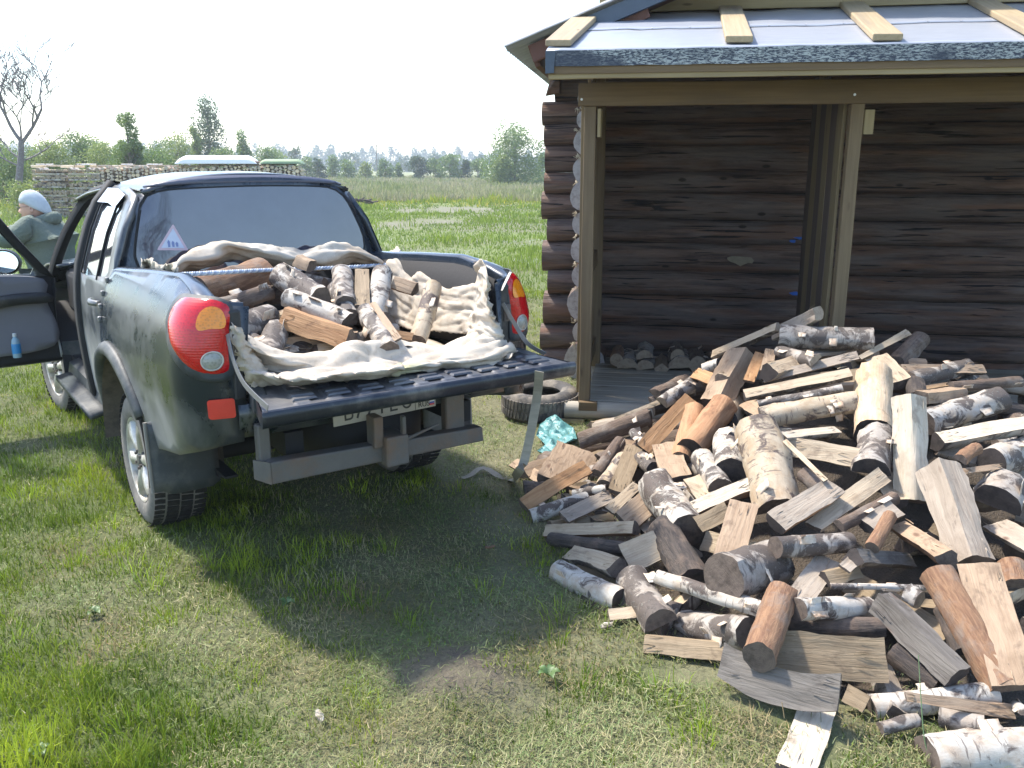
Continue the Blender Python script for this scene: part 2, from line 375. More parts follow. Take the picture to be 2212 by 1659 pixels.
def make_grass():
    g = np.random.default_rng(77); P = []
    # short turf near the camera
    def polar(n, r0, r1, p=1.15, ang=38):
        r = r0+(r1-r0)*g.uniform(0, 1, n)**p; t = g.uniform(-R(ang), R(ang), n); return r*np.sin(t), r*np.cos(t)
    x, y = polar(260000, 1.75, 13); L = lush(x, y); k = (g.uniform(0, 1, len(x)) < .35+.65*L) & (g.uniform(0, 1, len(x)) > mound(x, y)*1.2) & clear(x, y, g)
    x, y, L = x[k], y[k], L[k]; n = len(x)
    tuft = np.clip(field(x, y, .38, 71)*.6+field(x, y, 1.5, 72)*.5, 0, 1.6)
    h = (.016+.022*L+.045*tuft*L)*g.uniform(.6, 1.5, n); G = green_col(x, y, n, g); S = straw_col(x, y, n, g)
    mixf = (g.uniform(0, 1, n) > .25+.75*L)[:, None]
    G = G*(1+.25*tuft[:, None]*np.array([1.2, 1., .3]))
    col = np.where(mixf, S, G)
    P.append(blades(n, x, y, h, g.uniform(.0022, .0040, n)*(1+y/9), g.uniform(.1, .95, n), col, 1))
    # tall tufts
    nt_ = 1150; tx, ty = polar(nt_, 1.8, 12, 1.1); keep = (g.uniform(0, 1, nt_) < .12+.9*lush(tx, ty)) & clear(tx, ty, g, 0.); tx, ty = tx[keep], ty[keep]
    m = 34; x = np.repeat(tx, m)+g.normal(0, .042, len(tx)*m); y = np.repeat(ty, m)+g.normal(0, .042, len(tx)*m); n = len(x)
    hh = np.repeat(g.uniform(.030, .095, len(tx)), m)*g.uniform(.5, 1.2, n)
    tone = np.repeat(g.uniform(.7, 1.5, len(tx)), m)[:, None]
    c = green_col(x, y, n, g)*tone*np.array([1.15, 1.2, .8])
    hd = np.arctan2(y-np.repeat(ty, m), x-np.repeat(tx, m))+g.normal(0, .4, n)
    P.append(blades(n, x, y, hh, g.uniform(.003, .005, n), g.uniform(.1, .9, n), c, 2, hd))
    # mown clippings lying on the turf
    x, y = polar(60000, 1.75, 11, 1.1); L = lush(x, y); k = g.uniform(0, 1, len(x)) < (1.05-L)*np.clip(.65+.4*field(x, y, .7, 73), .15, 1)*(1-.7*mound(x, y)); x, y = x[k], y[k]; n = len(x)
    hd = .5+.9*field(x, y, 2.2, 74)+g.normal(0, .75, n)
    h = g.uniform(.015, .07, n)*np.where(g.uniform(0, 1, n) < .07, 2.2, 1)
    c = straw_col(x, y, n, g)*.92; gg = (g.uniform(0, 1, n) < .5)[:, None]; c = np.where(gg, c*np.array([.55, .78, .6]), c)
    P.append(blades(n, x, y, h*.8, g.uniform(.0014, .0024, n)*(1+y/12), g.uniform(1.4, 1.5, n), c, 3, hd, z=g.uniform(.010, .032, n)))
    # countless thin straight clippings, each a sliver lying flat or nearly so
    x, y = polar(430000, 1.7, 12, 1.1); L = lush(x, y); k = g.uniform(0, 1, len(x)) < (1.12-L)*np.clip(.75+.35*field(x, y, .7, 73), .2, 1)*(1-.75*mound(x, y)); k &= clear(x, y, g); x, y = x[k], y[k]; n = len(x)
    hd = .5+.8*field(x, y, 2.2, 74)+g.normal(0, 1.3, n); ln = g.uniform(.012, .045, n)*np.where(g.uniform(0, 1, n) < .05, 2., 1); el = g.normal(.04, .20, n); wd = g.uniform(.0016, .003, n)*(1+y/10)
    c = straw_col(x, y, n, g)*g.uniform(.65, 1.2, (n, 1)); gg = (g.uniform(0, 1, n) < .45)[:, None]; c = np.where(gg, c*np.array([.62, .82, .62]), c)
    z0 = ground_z(x, y)+g.uniform(.008, .034, n); dx, dy = np.cos(hd), np.sin(hd)
    V3 = np.zeros((n, 3, 3)); V3[:, 0] = np.stack([x-dy*wd/2, y+dx*wd/2, z0], 1); V3[:, 1] = np.stack([x+dy*wd/2, y-dx*wd/2, z0+.001], 1); V3[:, 2] = np.stack([x+dx*ln, y+dy*ln, z0+ln*np.sin(el)], 1)
    P.append((V3.reshape(-1, 3), np.arange(n*3).reshape(n, 3), np.repeat(np.c_[c, np.ones(n)], 3, 0)))
    V, F, C = join(P); obj('grass', np_mesh('grass', V, F, C), M_GRASS, kind='stuff', label='mown turf with pale green clippings lying over it around the truck and the heap')
    # far grass: rougher and longer
    P = []
    x, y = polar(120000, 12, 48, 1.25, 33); k = g.uniform(0, 1, len(x)) > pathness(x, y)*2; x, y = x[k], y[k]; n = len(x)
    tuft = np.clip(field(x, y, 2.4, 81)*.6+field(x, y, 7, 82)*.6, 0, 2); clip_ = np.clip(field(x, y, 3.1, 83), 0, 1)*np.clip(1-(y-14)/24, 0, 1)
    h = (.05+.11*tuft)*g.uniform(.5, 1.4, n)*(1+y/60)
    f = np.clip(.45+.3*tuft+g.normal(0, .2, n), 0, 1)[:, None]
    c = np.array([.14, .20, .045])*(1-f)+np.array([.25, .33, .055])*f
    pale = (g.uniform(0, 1, n) < clip_*.75)[:, None]; c = np.where(pale, np.array([.33, .37, .30]), c); h = np.where(pale[:, 0], h*.5, h)
    yl = (g.uniform(0, 1, n) < .35*np.exp(-((np.hypot(x, y)-46)/5)**2))[:, None]; c = np.where(yl, np.array([.42, .38, .06]), c)
    P.append(blades(n, x, y, h, g.uniform(.008, .02, n)*(y/14), np.where(pale[:, 0], 1.2, g.uniform(.1, .8, n)), c, 4))
    x, y = polar(60000, 46, 150, 1.2, 31); n = len(x)
    v = np.clip(.5+.4*field(x, y, 11, 85)+g.normal(0, .2, n), 0, 1)[:, None]
    c = np.array([.20, .235, .085])*(1-v)+np.array([.33, .30, .19])*v
    P.append(blades(n, x, y, g.uniform(.25, .6, n), g.uniform(.06, .14, n)*(y/70), g.uniform(.1, .6, n), c, 5))
    V, F, C = join(P); obj('meadow_grass', np_mesh('meadow_grass', V, F, C), M_GRASS, kind='stuff', label='bright rough grass of the field between the log house and the far trees')
make_grass()

# ---------------------------------------------------------------- trees
def leaves(cl, n, size, cols, seed, flat=.0):
    """cl: list of (centre, radii); returns a leaf cloud of n small quads spread through the clumps"""
    g = np.random.default_rng(seed); k = len(cl); Cc = np.array([c for c, _ in cl]); Rr = np.array([r for _, r in cl])
    vol = (Rr.prod(1))**.75; idx = g.choice(k, n, p=vol/vol.sum())
    d = g.normal(size=(n, 3)); d /= np.linalg.norm(d, axis=1)[:, None]; rad = g.uniform(.35, 1.05, n)**.6
    P = Cc[idx]+d*Rr[idx]*rad[:, None]
    a = g.normal(size=(n, 3)); a /= np.linalg.norm(a, axis=1)[:, None]; b = np.cross(a, g.normal(size=(n, 3))); b /= np.linalg.norm(b, axis=1)[:, None]
    s = size*g.uniform(.5, 1.3, (n, 1))
    V = np.stack([P-a*s, P-b*s*.6, P+a*s, P+b*s*.6], 1).reshape(-1, 3)
    F = np.arange(n*4).reshape(n, 4)
    ct = g.uniform(0, 1, k)[idx][:, None]*.7+g.uniform(0, .3, (n, 1)); c = np.array(cols[0])*(1-ct)+np.array(cols[1])*ct
    return V, F, np.repeat(np.c_[c, np.ones(n)], 4, 0)
GREENS = {'mid': ((.095, .155, .045), (.19, .27, .07)), 'pale': ((.16, .215, .06), (.30, .36, .10)), 'dark': ((.03, .065, .03), (.07, .11, .04)), 'birch': ((.06, .105, .05), (.13, .17, .07))}
def tree(x, ybase, ytop, wpx, F, shape='round', tone='mid', name='field_tree', cat='tree', label='', group=None, seed=1, dens=1.):
    """a tree whose foot, top and width are read from the picture and set at real distance F"""
    g = np.random.default_rng(seed); d = ray(x, ybase); k = F/d[1]; X = d[0]*k
    ang = math.atan((PY-ytop)/FOC)-CP; H = CH+F*math.tan(ang); W = wpx/FOC*F; z0 = float(ground_z(X, F))-.1
    t = empty(name, (X, F, z0), 0, label=label, cat=cat, group=group)
    m = MB(); lean = g.uniform(-.05, .05)*H
    m.tube([(0, 0, 0), (lean*.3, 0, H*.35), (lean, 0, H*.85)], [H*.022+.03, H*.014+.02, .015], 7)
    cl = []; nb = int(16+6*g.uniform())
    lowest = {'round': .0, 'tall': .1, 'cone': .02, 'bush': .0, 'open': .05}[shape]
    for i in range(nb*2):
        u = g.uniform(lowest, .97); a = g.uniform(0, 6.283)
        if shape == 'cone': rr = (1-u)*.5+.05
        elif shape == 'tall': rr = .5*math.sin(math.pi*min(1, (u*.82+.16)))**.7*(.75+.4*g.uniform())
        elif shape == 'bush': rr = .5*math.sqrt(max(0, 1-(u*1.0)**2))+.04
        elif shape == 'open': rr = .5*(.35+.6*g.uniform())*(1.1-u*.7)
        else: rr = .5*math.sqrt(max(.02, 1-((u-.36)/.66)**2))
        rr *= W*g.uniform(.35, .92); q = (.19 if shape != 'open' else .09)*g.uniform(.6, 1.25)
        c = (rr*math.cos(a)+lean*u, rr*math.sin(a), u*H); cl.append((c, (W*q*1.2, W*q*1.2, H*q*.75 if shape != 'bush' else H*q*1.3)))
        if i % 2 == 0: m.tube([(lean*u*.7, 0, u*H*.75), (c[0]*.6, c[1]*.6, c[2]*.93), c], [H*.006+.01, H*.004+.006, .004], 5)
    obj('trunk', m.mesh('trunk'), M_TRUNK, t, 180)
    leafsize = max(.05, F/867.*1.05); n = int(min(13000, dens*7.5*(W*H)/(leafsize**2)*.55+500))
    V, Fc, C = leaves(cl, n, leafsize*.95, GREENS[tone], seed+5)
    obj('crown', np_mesh('crown', V, Fc, C), M_LEAF, t)
    return t
TR = [ # x, ybase, ytop, width, F, shape, tone, dens, label
 (232, 392, 322, 110, 47, 'bush', 'pale', 1., 'light bush just left of the shrubby tree behind the firewood stack', 'bush'),
 (350, 388, 312, 90, 50, 'bush', 'mid', 1., 'green bush just right of the shrubby tree behind the firewood stack', 'bush'),
 (480, 384, 330, 90, 74, 'bush', 'mid', 1., 'low dark bush at the foot of the tall birch', 'bush'),
 (20, 420, 305, 90, 47, 'bush', 'pale', 1., 'pale bush behind the bare tree, at its left', 'bush'),
 (78, 425, 325, 70, 46, 'bush', 'mid', 1., 'green bush behind the bare tree, at its right', 'bush'),
 (1112, 402, 282, 122, 88, 'bush', 'mid', 1.3, 'lone round bushy tree standing in the field left of the log house', 'lone_tree'),
 (1080, 398, 345, 40, 86, 'bush', 'pale', .8, 'pale bush at the left foot of the lone round tree', 'bush'),
 (1172, 385, 335, 26, 95, 'bush', 'mid', .8, 'small bush between the lone tree and the log house corner', 'bush'),
 (455, 380, 218, 78, 78, 'tall', 'birch', .75, 'tall loose birch, the highest leafy tree behind the truck roof', 'birch_tree'),
 (432, 378, 268, 48, 72, 'open', 'pale', .9, 'pale yellowish young tree leaning against the left of the tall birch', 'young_tree'),
 (528, 378, 286, 52, 84, 'cone', 'mid', 1., 'pointed green tree right of the tall birch', 'pointed_tree'),
 (575, 380, 322, 80, 92, 'bush', 'mid', .8, 'wide low bush right of the pointed green tree', 'bush'),
 (386, 380, 300, 80, 66, 'bush', 'pale', .9, 'light green bush left of the tall birch', 'bush'),
 (287, 392, 238, 125, 42, 'open', 'mid', 1.25, 'shrubby tree with thin upright shoots above the distant firewood stack', 'shrubby_tree'),
 (310, 392, 300, 120, 44, 'bush', 'mid', 1., 'green bush under the shoots of the shrubby tree', 'bush'),
 (180, 392, 300, 110, 52, 'bush', 'mid', 1., 'rounded grey-green bush between the bare tree and the shrubby tree', 'bush'),
 (115, 430, 312, 120, 43, 'bush', 'pale', 1., 'yellow-green bush right behind the bare tree', 'bush'),
 (15, 450, 330, 110, 41, 'bush', 'mid', 1., 'green bush at the left picture edge under the bare tree', 'bush'),
 (60, 470, 390, 90, 32, 'bush', 'pale', .8, 'low pale green bush around the foot of the bare tree', 'bush'),
 (-30, 440, 290, 110, 50, 'round', 'mid', 1., 'bushy tree cut by the left picture edge', 'bushy_tree'),
 (600, 380, 330, 46, 118, 'bush', 'pale', .8, 'pale bush above the right corner of the truck roof', 'bush'),
 (640, 384, 318, 34, 170, 'tall', 'birch', .6, 'faint tall pair of treetops rising over the row of bushes', 'far_tree'),
 (662, 384, 338, 44, 125, 'round', 'mid', .9, 'bushy tree left of the dark round bush in the far row', 'row_tree'),
 (690, 385, 343, 30, 118, 'round', 'dark', 1., 'dark round bush first in the far row', 'row_tree'),
 (722, 385, 336, 34, 130, 'tall', 'mid', .9, 'upright tree second in the far row', 'row_tree'),
 (752, 386, 348, 40, 122, 'bush', 'mid', .9, 'low bush third in the far row', 'row_tree'),
 (790, 386, 352, 30, 124, 'bush', 'pale', .9, 'pale low bush left of the thin pole', 'row_tree'),
 (833, 386, 346, 34, 126, 'bush', 'mid', .9, 'bush right of the thin pole', 'row_tree'),
 (862, 386, 352, 26, 128, 'cone', 'mid', .9, 'small pointed tree with a pale field behind it', 'row_tree'),
 (905, 388, 338, 44, 122, 'round', 'dark', 1., 'dark tree at the left of the dense clump in the far row', 'row_tree'),
 (940, 388, 344, 40, 123, 'round', 'mid', 1., 'tree inside the dense clump, second from its left', 'row_tree'),
 (972, 389, 334, 50, 120, 'round', 'mid', 1., 'tallest rounded tree of the dense clump in the far row', 'row_tree'),
 (1005, 389, 346, 30, 121, 'cone', 'dark', 1., 'dark spruce in the dense clump of the far row', 'row_tree'),
 (1032, 390, 342, 44, 124, 'round', 'mid', .9, 'tree at the right end of the dense clump in the far row', 'row_tree'),
]
for i, (x, yb, yt, wp, F_, sh, to, de, lb, nm) in enumerate(TR):
    tree(x, yb, yt, wp, F_, sh, to, nm, 'bush' if nm == 'bush' else 'tree', lb, 'trees and bushes across the field', 100+i*3, de)

rt_ = tree(1106, 420, -240, 420, 20, 'round', 'dark', 'garden_tree', 'tree', 'leafy tree behind the camera, seen only as the dark reflection in the truck rear window', None, 555, 1.)
rt_.location = (11.0, -13.4, 0)
# bare tree at the left
def bare_tree():
    P0 = gp(32, 455); F_ = 36.; d = ray(40, 440); X = d[0]*F_/d[1]
    t = empty('bare_tree', (X, F_, 0), label='leafless tree with a forked grey trunk left of the distant firewood stack', cat='tree')
    g = random.Random(4); m = MB(); tw = MB()
    def br(p, d, ln, r, lv):
        n = 4; pts = [p]; q = Vector(p); dd = Vector(d)
        for i in range(n):
            dd = (dd+Vector((g.gauss(0, .11), g.gauss(0, .11), .05+g.gauss(0, .05)))).normalized(); q = q+dd*ln/n; pts.append(q.copy())
        (m if lv < 2 else tw).tube(pts, list(np.linspace(r, r*.62, n+1)), 6 if lv < 2 else 4, caps=False)
        if lv >= 5: return
        kids = (3, 4, 3, 3, 2)[lv]
        for k in range(kids):
            i = g.choice((2, 3, 4)); a = g.uniform(0, 6.28); sp = g.uniform(.35, .8)
            side = Vector((math.cos(a), math.sin(a)*.8, g.uniform(-.1, .5)))
            br(pts[i], (dd+side*sp*1.7).normalized(), ln*g.uniform(.62, .85), max(.011, r*.57), lv+1)
    m.tube([(0, 0, -.1), (.14, 0, 1.2), (.36, 0, 2.2), (.45, 0, 2.8)], [.17, .14, .12, .10], 9)
    br((.45, 0, 2.75), (-.7, 0, 1), 1.5, .075, 0); br((.45, 0, 2.7), (.85, .1, 1), 1.6, .075, 0); br((.42, 0, 2.5), (.1, -.2, 1), 1.25, .045, 1)
    br((.3, 0, 2.0), (1., .1, .25), 1.3, .04, 2); br((.25, 0, 1.8), (-1., .1, .3), 1.2, .04, 2); br((.3, 0, 2.1), (-.9, .1, .7), 1.2, .04, 2)
    mt = bark_rough('bare_bark', (.11, .095, .10), (.19, .17, .175), (.24, .23, .235))
    obj('trunk', m.mesh('trunk'), mt, t, 180); obj('twigs', tw.mesh('twigs'), mt, t, 180, kind='stuff')
bare_tree()

def far_forest():
    g = np.random.default_rng(9); cl = []
    for x in np.arange(-340, 260, 4.2):
        F_ = 520+60*math.sin(x*.013)+g.uniform(-20, 20); rel = (x+340)/600
        H = (15-7.5*min(1, rel*1.25))*g.uniform(.75, 1.2); 
        cl += [((x+g.uniform(-2, 2), F_, H*.45), (3.6, 3, H*.5)), ((x+g.uniform(-2, 2), F_, H*.85), (1.6, 2, H*.22))]
    for x in np.arange(-260, 110, 5):
        F_ = 300+g.uniform(-25, 25); H = g.uniform(3.5, 6.5)*(1.3 if x < -90 else 1)
        cl.append(((x, F_, H*.5), (3.2, 3, H*.55)))
    V, F, C = leaves(cl, 90000, .62, ((.035, .07, .035), (.055, .095, .04)), 3)
    obj('far_forest', np_mesh('far_forest', V, F, C), M_LEAF, kind='stuff', label='long blue-green forest edge on the horizon')
far_forest()
def pole():
    F_ = 140.; d = ray(815, 385); X = d[0]*F_/d[1]; t = empty('power_pole', (X, F_, 0), label='thin grey pole standing in front of the far row of bushes', cat='pole')
    m = MB(); m.tube([(0, 0, 0), (.02, 0, 5.3)], [.09, .06], 8); obj('post', m.mesh('post'), M_TRUNK, t, 180)
    m = MB(); m.box((-.55, -.04, 4.85), (.55, .04, 4.95)); obj('crossarm', m.mesh('crossarm'), M_TRUNK, t)
pole()

# haze: the air between here and the forest
hz = MB(); hz.box((-900, -60, -1.2), (900, 800, 16)); a = NT('haze_air')
pv = a.n('ShaderNodeVolumePrincipled'); a.put(pv, 'Color', (.80, .88, 1.)); a.put(pv, 'Density', .0009); a.put(pv, 'Anisotropy', .3)
a.t.links.new(pv.outputs[0], a.out.inputs['Volume'])
obj('haze', hz.mesh('haze'), a.m, kind='stuff')
# ================================================================ log house and lean-to woodshed
BY = R(-8.8); bu = np.array([math.cos(BY), math.sin(BY), 0]); bv = np.array([-math.sin(BY), math.cos(BY), 0]); BO = gp(1262, 915)
def bloc(P): D = np.asarray(P)-BO; return Vector((D@bu, D@bv, P[2]))
def bpt(px, py, v): return bloc(on_plane(px, py, BO+bv*v, bv))
M_LOG = bark_rough('weathered_log', (.060, .040, .034), (.145, .105, .085), (.13, .125, .135), .55)
def log_mat():
    a = NT('old_pine_log'); p = a.rvec(a.obj())
    g = a.noise(a.map(p, (1.6, 22, 22)), 1, 6, .65, .5); b = a.noise(a.map(p, (1.3, 5, 5)), 1, 4, .6); r = a.rnd()
    c = a.mix(a.ramp(g, [(.35, 0.), (.65, 1.)]), (.055, .032, .026), (.23, .145, .105))
    c = a.mix(a.math('MULTIPLY', a.ramp(b, [(.45, 0.), (.62, 1.)]), .55), c, (.19, .16, .145))
    c = a.mix(a.math('MULTIPLY', a.ramp(a.noise(a.map(p, (1.1, 9, 9), (5, 5, 5)), 1, 3), [(.53, 0.), (.63, 1.)]), .5), c, (.22, .095, .045))
    ck = a.ramp(a.noise(a.map(p, (1.5, 40, 40), (9, 2, 3)), 1, 3, .5, .3), [(.63, 0.), (.66, 1.)]); c = a.mix(ck, c, (.015, .010, .010))
    k = a.ramp(a.voro(a.map(p, (2.4, 5, 5)), 1.), [(.06, 1.), (.10, 0.)]); c = a.mix(k, c, (.03, .018, .012))
    c = a.mix(.12, c, (.05, .03, .03))
    return a.bsdf(c, .75, a.bump(a.math('ADD', a.math('SUBTRACT', g, ck), a.noise(a.map(p, (3, 14, 14), (2, 2, 2)), 1, 6, .7)), 1., .022))
M_PLOG = log_mat()
M_LOGEND = end_grain('grey_log_end', (.46, .43, .42), (.37, .34, .33), (.27, .24, .23))
def board_mat(name, c1, c2, dark, g1=.6):
    a = NT(name); p = a.rvec(a.obj())
    g = a.noise(a.map(p, (1.5, 60, 60)), 1, 5, .6, .4); b = a.noise(a.map(p, (1, 6, 6)), 1, 4)
    c = a.mix(a.ramp(g, [(.35, 0.), (.65, 1.)]), c1, c2); c = a.mix(a.math('MULTIPLY', a.ramp(b, [(.5, 0.), (.7, 1.)]), g1), c, dark)
    k = a.ramp(a.voro(a.map(p, (2.2, 9, 9)), 1.), [(.05, 1.), (.11, 0.)]); c = a.mix(a.math('MULTIPLY', k, .75), c, (.07, .04, .02))
    return a.bsdf(c, .7, a.bump(g, .4, .003))
M_BOARD = board_mat('oiled_yellow_board', (.28, .21, .105), (.34, .265, .14), (.20, .145, .07))
M_BEAM = board_mat('brown_beam', (.125, .078, .034), (.17, .11, .05), (.075, .048, .024))
M_POST = board_mat('grey_brown_post', (.15, .102, .052), (.20, .14, .075), (.10, .062, .03))
M_SIDE = board_mat('dark_side_board', (.16, .115, .055), (.21, .155, .08), (.10, .07, .035))
M_OLDB = board_mat('old_grey_board', (.30, .27, .22), (.36, .33, .27), (.20, .16, .11))
M_RAKE = simple('rust_brown_board', (.15, .065, .045), .7, nz=.35, sc=5, bump=.2)
M_ZINC = simple('galvanised_nail', (.6, .6, .62), .35, .6)

def log_mesh(L, r, seed, n=14, seg=22, wob=.085, taper=.05):
    g = random.Random(seed); rows = []; off = g.uniform(0, 99)
    for i in range(seg+1):
        t = i/seg; x = t*L; rows.append([])
        cy = r*.22*noise.noise(Vector((x*.7, off, 1))); cz = r*.20*noise.noise(Vector((x*.9, off, 9)))
        for k in range(n):
            a = 2*math.pi*k/n; q = r*(1+taper*(.5-t)+wob*noise.noise(Vector((x*2.2, math.cos(a)*1.3+off, math.sin(a)*1.3)))+.045*noise.noise(Vector((x*7, math.cos(a)*4+off, math.sin(a)*4))))
            rows[-1].append((x, cy+q*math.cos(a), cz+q*math.sin(a)))
    m = MB(); m.grid(rows, 0, True)
    for e, rw in ((0, rows[0]), (1, rows[-1])):
        c = np.mean(rw, 0); c[0] += (-.004 if e == 0 else .004); m.add([tuple(c)]+rw, [(0, k+1, (k+1) % n+1)[::(1 if e == 1 else -1)] for k in range(n)], 1)
    return m.mesh('log')
house = empty('log_house', BO, BY, label='old log house of dark weathered round logs with a corrugated roof, behind the open woodshed', cat='house')
def zy(py, v=1.6, px=1215): return bpt(px, py, v).z
cropL = lambda y: (180+y/2.073)/1.1573
fb = [zy(cropL(y)) for y in (150, 270, 380, 520, 625, 765, 880, 1035, 1155, 1320, 1445)]+[-.02]
sb = [zy(cropL(y), 1.35, 1240) for y in (95, 190, 300, 440, 575, 725, 850, 990, 1115, 1285, 1400, 1595)]
VW = 1.62
top = fb[0]
fb = [top+.22*k for k in (3, 2, 1)]+fb
for i in range(len(fb)-1):
    z1, z0 = fb[i], fb[i+1]; r = (z1-z0)/2*1.03
    u0 = -.50+random.uniform(-.03, .04) if i > 2 else [-.1, -.25, -.42][i]
    o = obj('log', log_mesh(6.2, r, 100+i, 20, 90), [M_PLOG, M_LOGEND], house, 60); o.location = (u0, VW+r+random.uniform(-.01, .012), (z0+z1)/2)
for i in range(len(sb)-1):
    z1, z0 = sb[i], sb[i+1]; r = (z1-z0)/2*1.03
    o = obj('log', log_mesh(4.6, r, 200+i, 18, 14), [M_PLOG, M_LOGEND], house, 60); o.rotation_euler = (0, 0, R(90)); o.location = (-.115+random.uniform(-.012, .015), 1.33+random.uniform(-.03, .03), (z0+z1)/2)
m = MB(); m.box((-.05, VW+.10, .0), (5.6, VW+.16, 3.2)); obj('dark_backing', m.mesh('dark_backing'), simple('dark_gap', (.02, .015, .012), .9), house)  # dark backing added so that no light shows through between the logs
# corrugated roof with its left eave
ev = bpt(1090, 103, .9); sl = math.atan2(.314, .829)
rows = []; hw = 4.2
for i in range(2):
    x = i*hw/math.cos(sl); rows.append([])
    for k in range(0, 5*60+1):
        v = k/60*1.0; wv = .022*math.sin(2*math.pi*v/.13)
        rows[-1].append((ev.x+x*math.cos(sl)-wv*math.sin(sl), .9+v, ev.z+x*math.sin(sl)+wv*math.cos(sl)))
m = MB(); m.grid(rows); M_SLATE = simple('grey_corrugated_sheet', (.34, .35, .37), .7, nz=.2, sc=3, dirt=((.20, .20, .21), .3))
solidify(obj('roof_sheet', m.mesh('roof_sheet'), M_SLATE, house, 180), .007)
m = MB()
rows2 = [[(2*ev.x*0+ (ev.x+hw)+(ev.x+hw-p[0]), p[1], p[2]) for p in rw] for rw in rows[::-1]]
m.grid(rows2); solidify(obj('roof_sheet', m.mesh('roof_sheet'), M_SLATE, house, 180), .007)
def slope_box(u0, u1, v0, v1, t0, t1):      # box lying under the roof plane; t measured down from the sheet
    c, s = math.cos(sl), math.sin(sl); m = MB(); vs = []
    for t in (t0, t1):
        for v in (v0, v1):
            for q in (u0, u1): vs.append((ev.x+q*c+t*s, v, ev.z+q*s-t*c))
    m.add(vs, [(0,1,3,2),(4,6,7,5),(0,4,5,1),(2,3,7,6),(0,2,6,4),(1,5,7,3)]); return m.mesh('board')
for k in range(4):
    o = obj('rake_board', slope_box(.16+k*.235, .385+k*.235, .99+.01*(k % 2), 1.03+.01*(k % 2), .035, .17+.02*(k % 2)), M_RAKE, house); bevel(o, .008, 2)
obj('soffit_board', slope_box(.16, 2.2, 1.05, 1.6, .05, .075), M_RAKE, house)
obj('soffit_board', slope_box(.16, .20, 1.05, 5.6, .05, .20), M_RAKE, house)
obj('rake_trim', slope_box(.55, 4.3, .93, .985, .02, .13), simple('dark_blue_grey_metal_trim', (.07, .09, .12), .5, .3), house)
# splintered log stub under the eave corner
m = MB(); m.add([(0, 0, 0), (.11, .02, .02), (.13, -.05, .19), (.05, 0, .17), (.02, .1, .03), (.12, .12, .03), (.13, .1, .2), (.06, .1, .16)], [(0,1,2,3),(4,7,6,5),(0,3,7,4),(1,5,6,2),(3,2,6,7),(0,4,5,1)])
q = bpt(1178, 208, 1.5); o = obj('broken_log_stub', m.mesh('broken_log_stub'), [M_PLOG], house); o.location = q
# oakum tufts between log ends
g = random.Random(3); m = MB()
for i in range(70):
    k = g.randrange(1, len(sb)-1); a = g.uniform(2.2, 4.1); p = Vector((-.115+.11*math.cos(a)+.02, 1.345+g.uniform(-.01, .01), sb[k]+g.uniform(-.012, .012)))
    m.tube([p, p+Vector((g.uniform(-.02, .02), g.uniform(-.03, 0), g.uniform(-.02, .02))), p+Vector((g.uniform(-.03, .02), g.uniform(-.04, 0), g.uniform(-.04, .0)))], [.004, .0035, .002], 4)
obj('oakum_tuft', m.mesh('oakum_tuft'), simple('pale_oakum', (.55, .47, .34), .9), house, 180, kind='stuff')
# blue paint marks on the wall logs
g = random.Random(8)
for px, py, w_, h_ in ((1600, 562, .15, .045), (1735, 513, .07, .02), (1712, 521, .03, .016), (1742, 628, .05, .02), (1720, 634, .05, .018), (1755, 641, .03, .012)):
    c = bpt(px, py, VW-.004); pts = [(w_*math.cos(t)*g.uniform(.6, 1.2), h_*math.sin(t)*g.uniform(.5, 1.2)) for t in np.linspace(0, 6.28, 13)[:-1]]
    m = MB(); m.add([(c.x+x, c.y+.0, c.z+z) for x, z in pts]+[(c.x+x, c.y+.03, c.z+z) for x, z in pts], [tuple(range(12))]+[(k, (k+1) % 12, 12+(k+1) % 12, 12+k) for k in range(12)])
    obj('paint_mark' if w_ < .1 else 'bare_patch', m.mesh('paint_mark'), simple('blue_paint', (.02, .10, .42), .6) if w_ < .1 else simple('pale_bare_wood', (.24, .20, .14), .8, nz=.4, sc=14), house)

# ---------------------------------------------------------------- lean-to
shed = empty('woodshed', BO, BY, label='open lean-to woodshed with brown beam, posts and grey roofing felt built against the log house', cat='shed')
def bbox(name, lo, hi, mat, parent=None, bev=.004, rot=None):
    m = MB(); lo = Vector(lo); hi = Vector(hi); c = (lo+hi)/2; d = (hi-lo)/2
    ax = max(range(3), key=lambda i: d[i])      # long axis becomes local x so the grain follows it
    dd = {0: (d.x, d.y, d.z), 1: (d.y, d.x, d.z), 2: (d.z, d.y, d.x)}[ax]
    nseg = max(1, int(dd[0]*2/.35)); rows = []
    for i in range(nseg+1):
        x = -dd[0]+2*dd[0]*i/nseg; j = lambda: random.uniform(-.0025, .0025)
        rows.append([(x, -dd[1]+j(), -dd[2]+j()), (x, dd[1]+j(), -dd[2]+j()), (x, dd[1]+j(), dd[2]+j()), (x, -dd[1]+j(), dd[2]+j())])
    m.grid(rows, 0, True); m.add(rows[0], [(3, 2, 1, 0)]); m.add(rows[-1], [(0, 1, 2, 3)])
    o = obj(name, m.mesh(name), mat, parent or shed)
    q = {0: Matrix.Identity(3), 1: Matrix.Rotation(R(90), 3, 'Z'), 2: Matrix.Rotation(R(-90), 3, 'Y')}[ax]
    if rot: q = rot @ q
    o.matrix_local = Matrix.LocRotScale(c, q.to_quaternion(), None); return bevel(o, bev)
UE = 5.3
obj_s = bbox
bbox('beam', (-.085, 0, 2.187), (UE, .05, 2.336), M_BEAM)
bbox('eave_board', (-.235, -.43, 2.318), (UE, -.405, 2.40), M_BOARD)
zt, zb = 2.478, 2.985; vt, vb = -.45, 1.52; ra = math.atan2(zb-zt, vb-vt)
def rp(u, s, h=0): return (u, vt+s*math.cos(ra)-h*math.sin(ra), zt+s*math.sin(ra)+h*math.cos(ra))
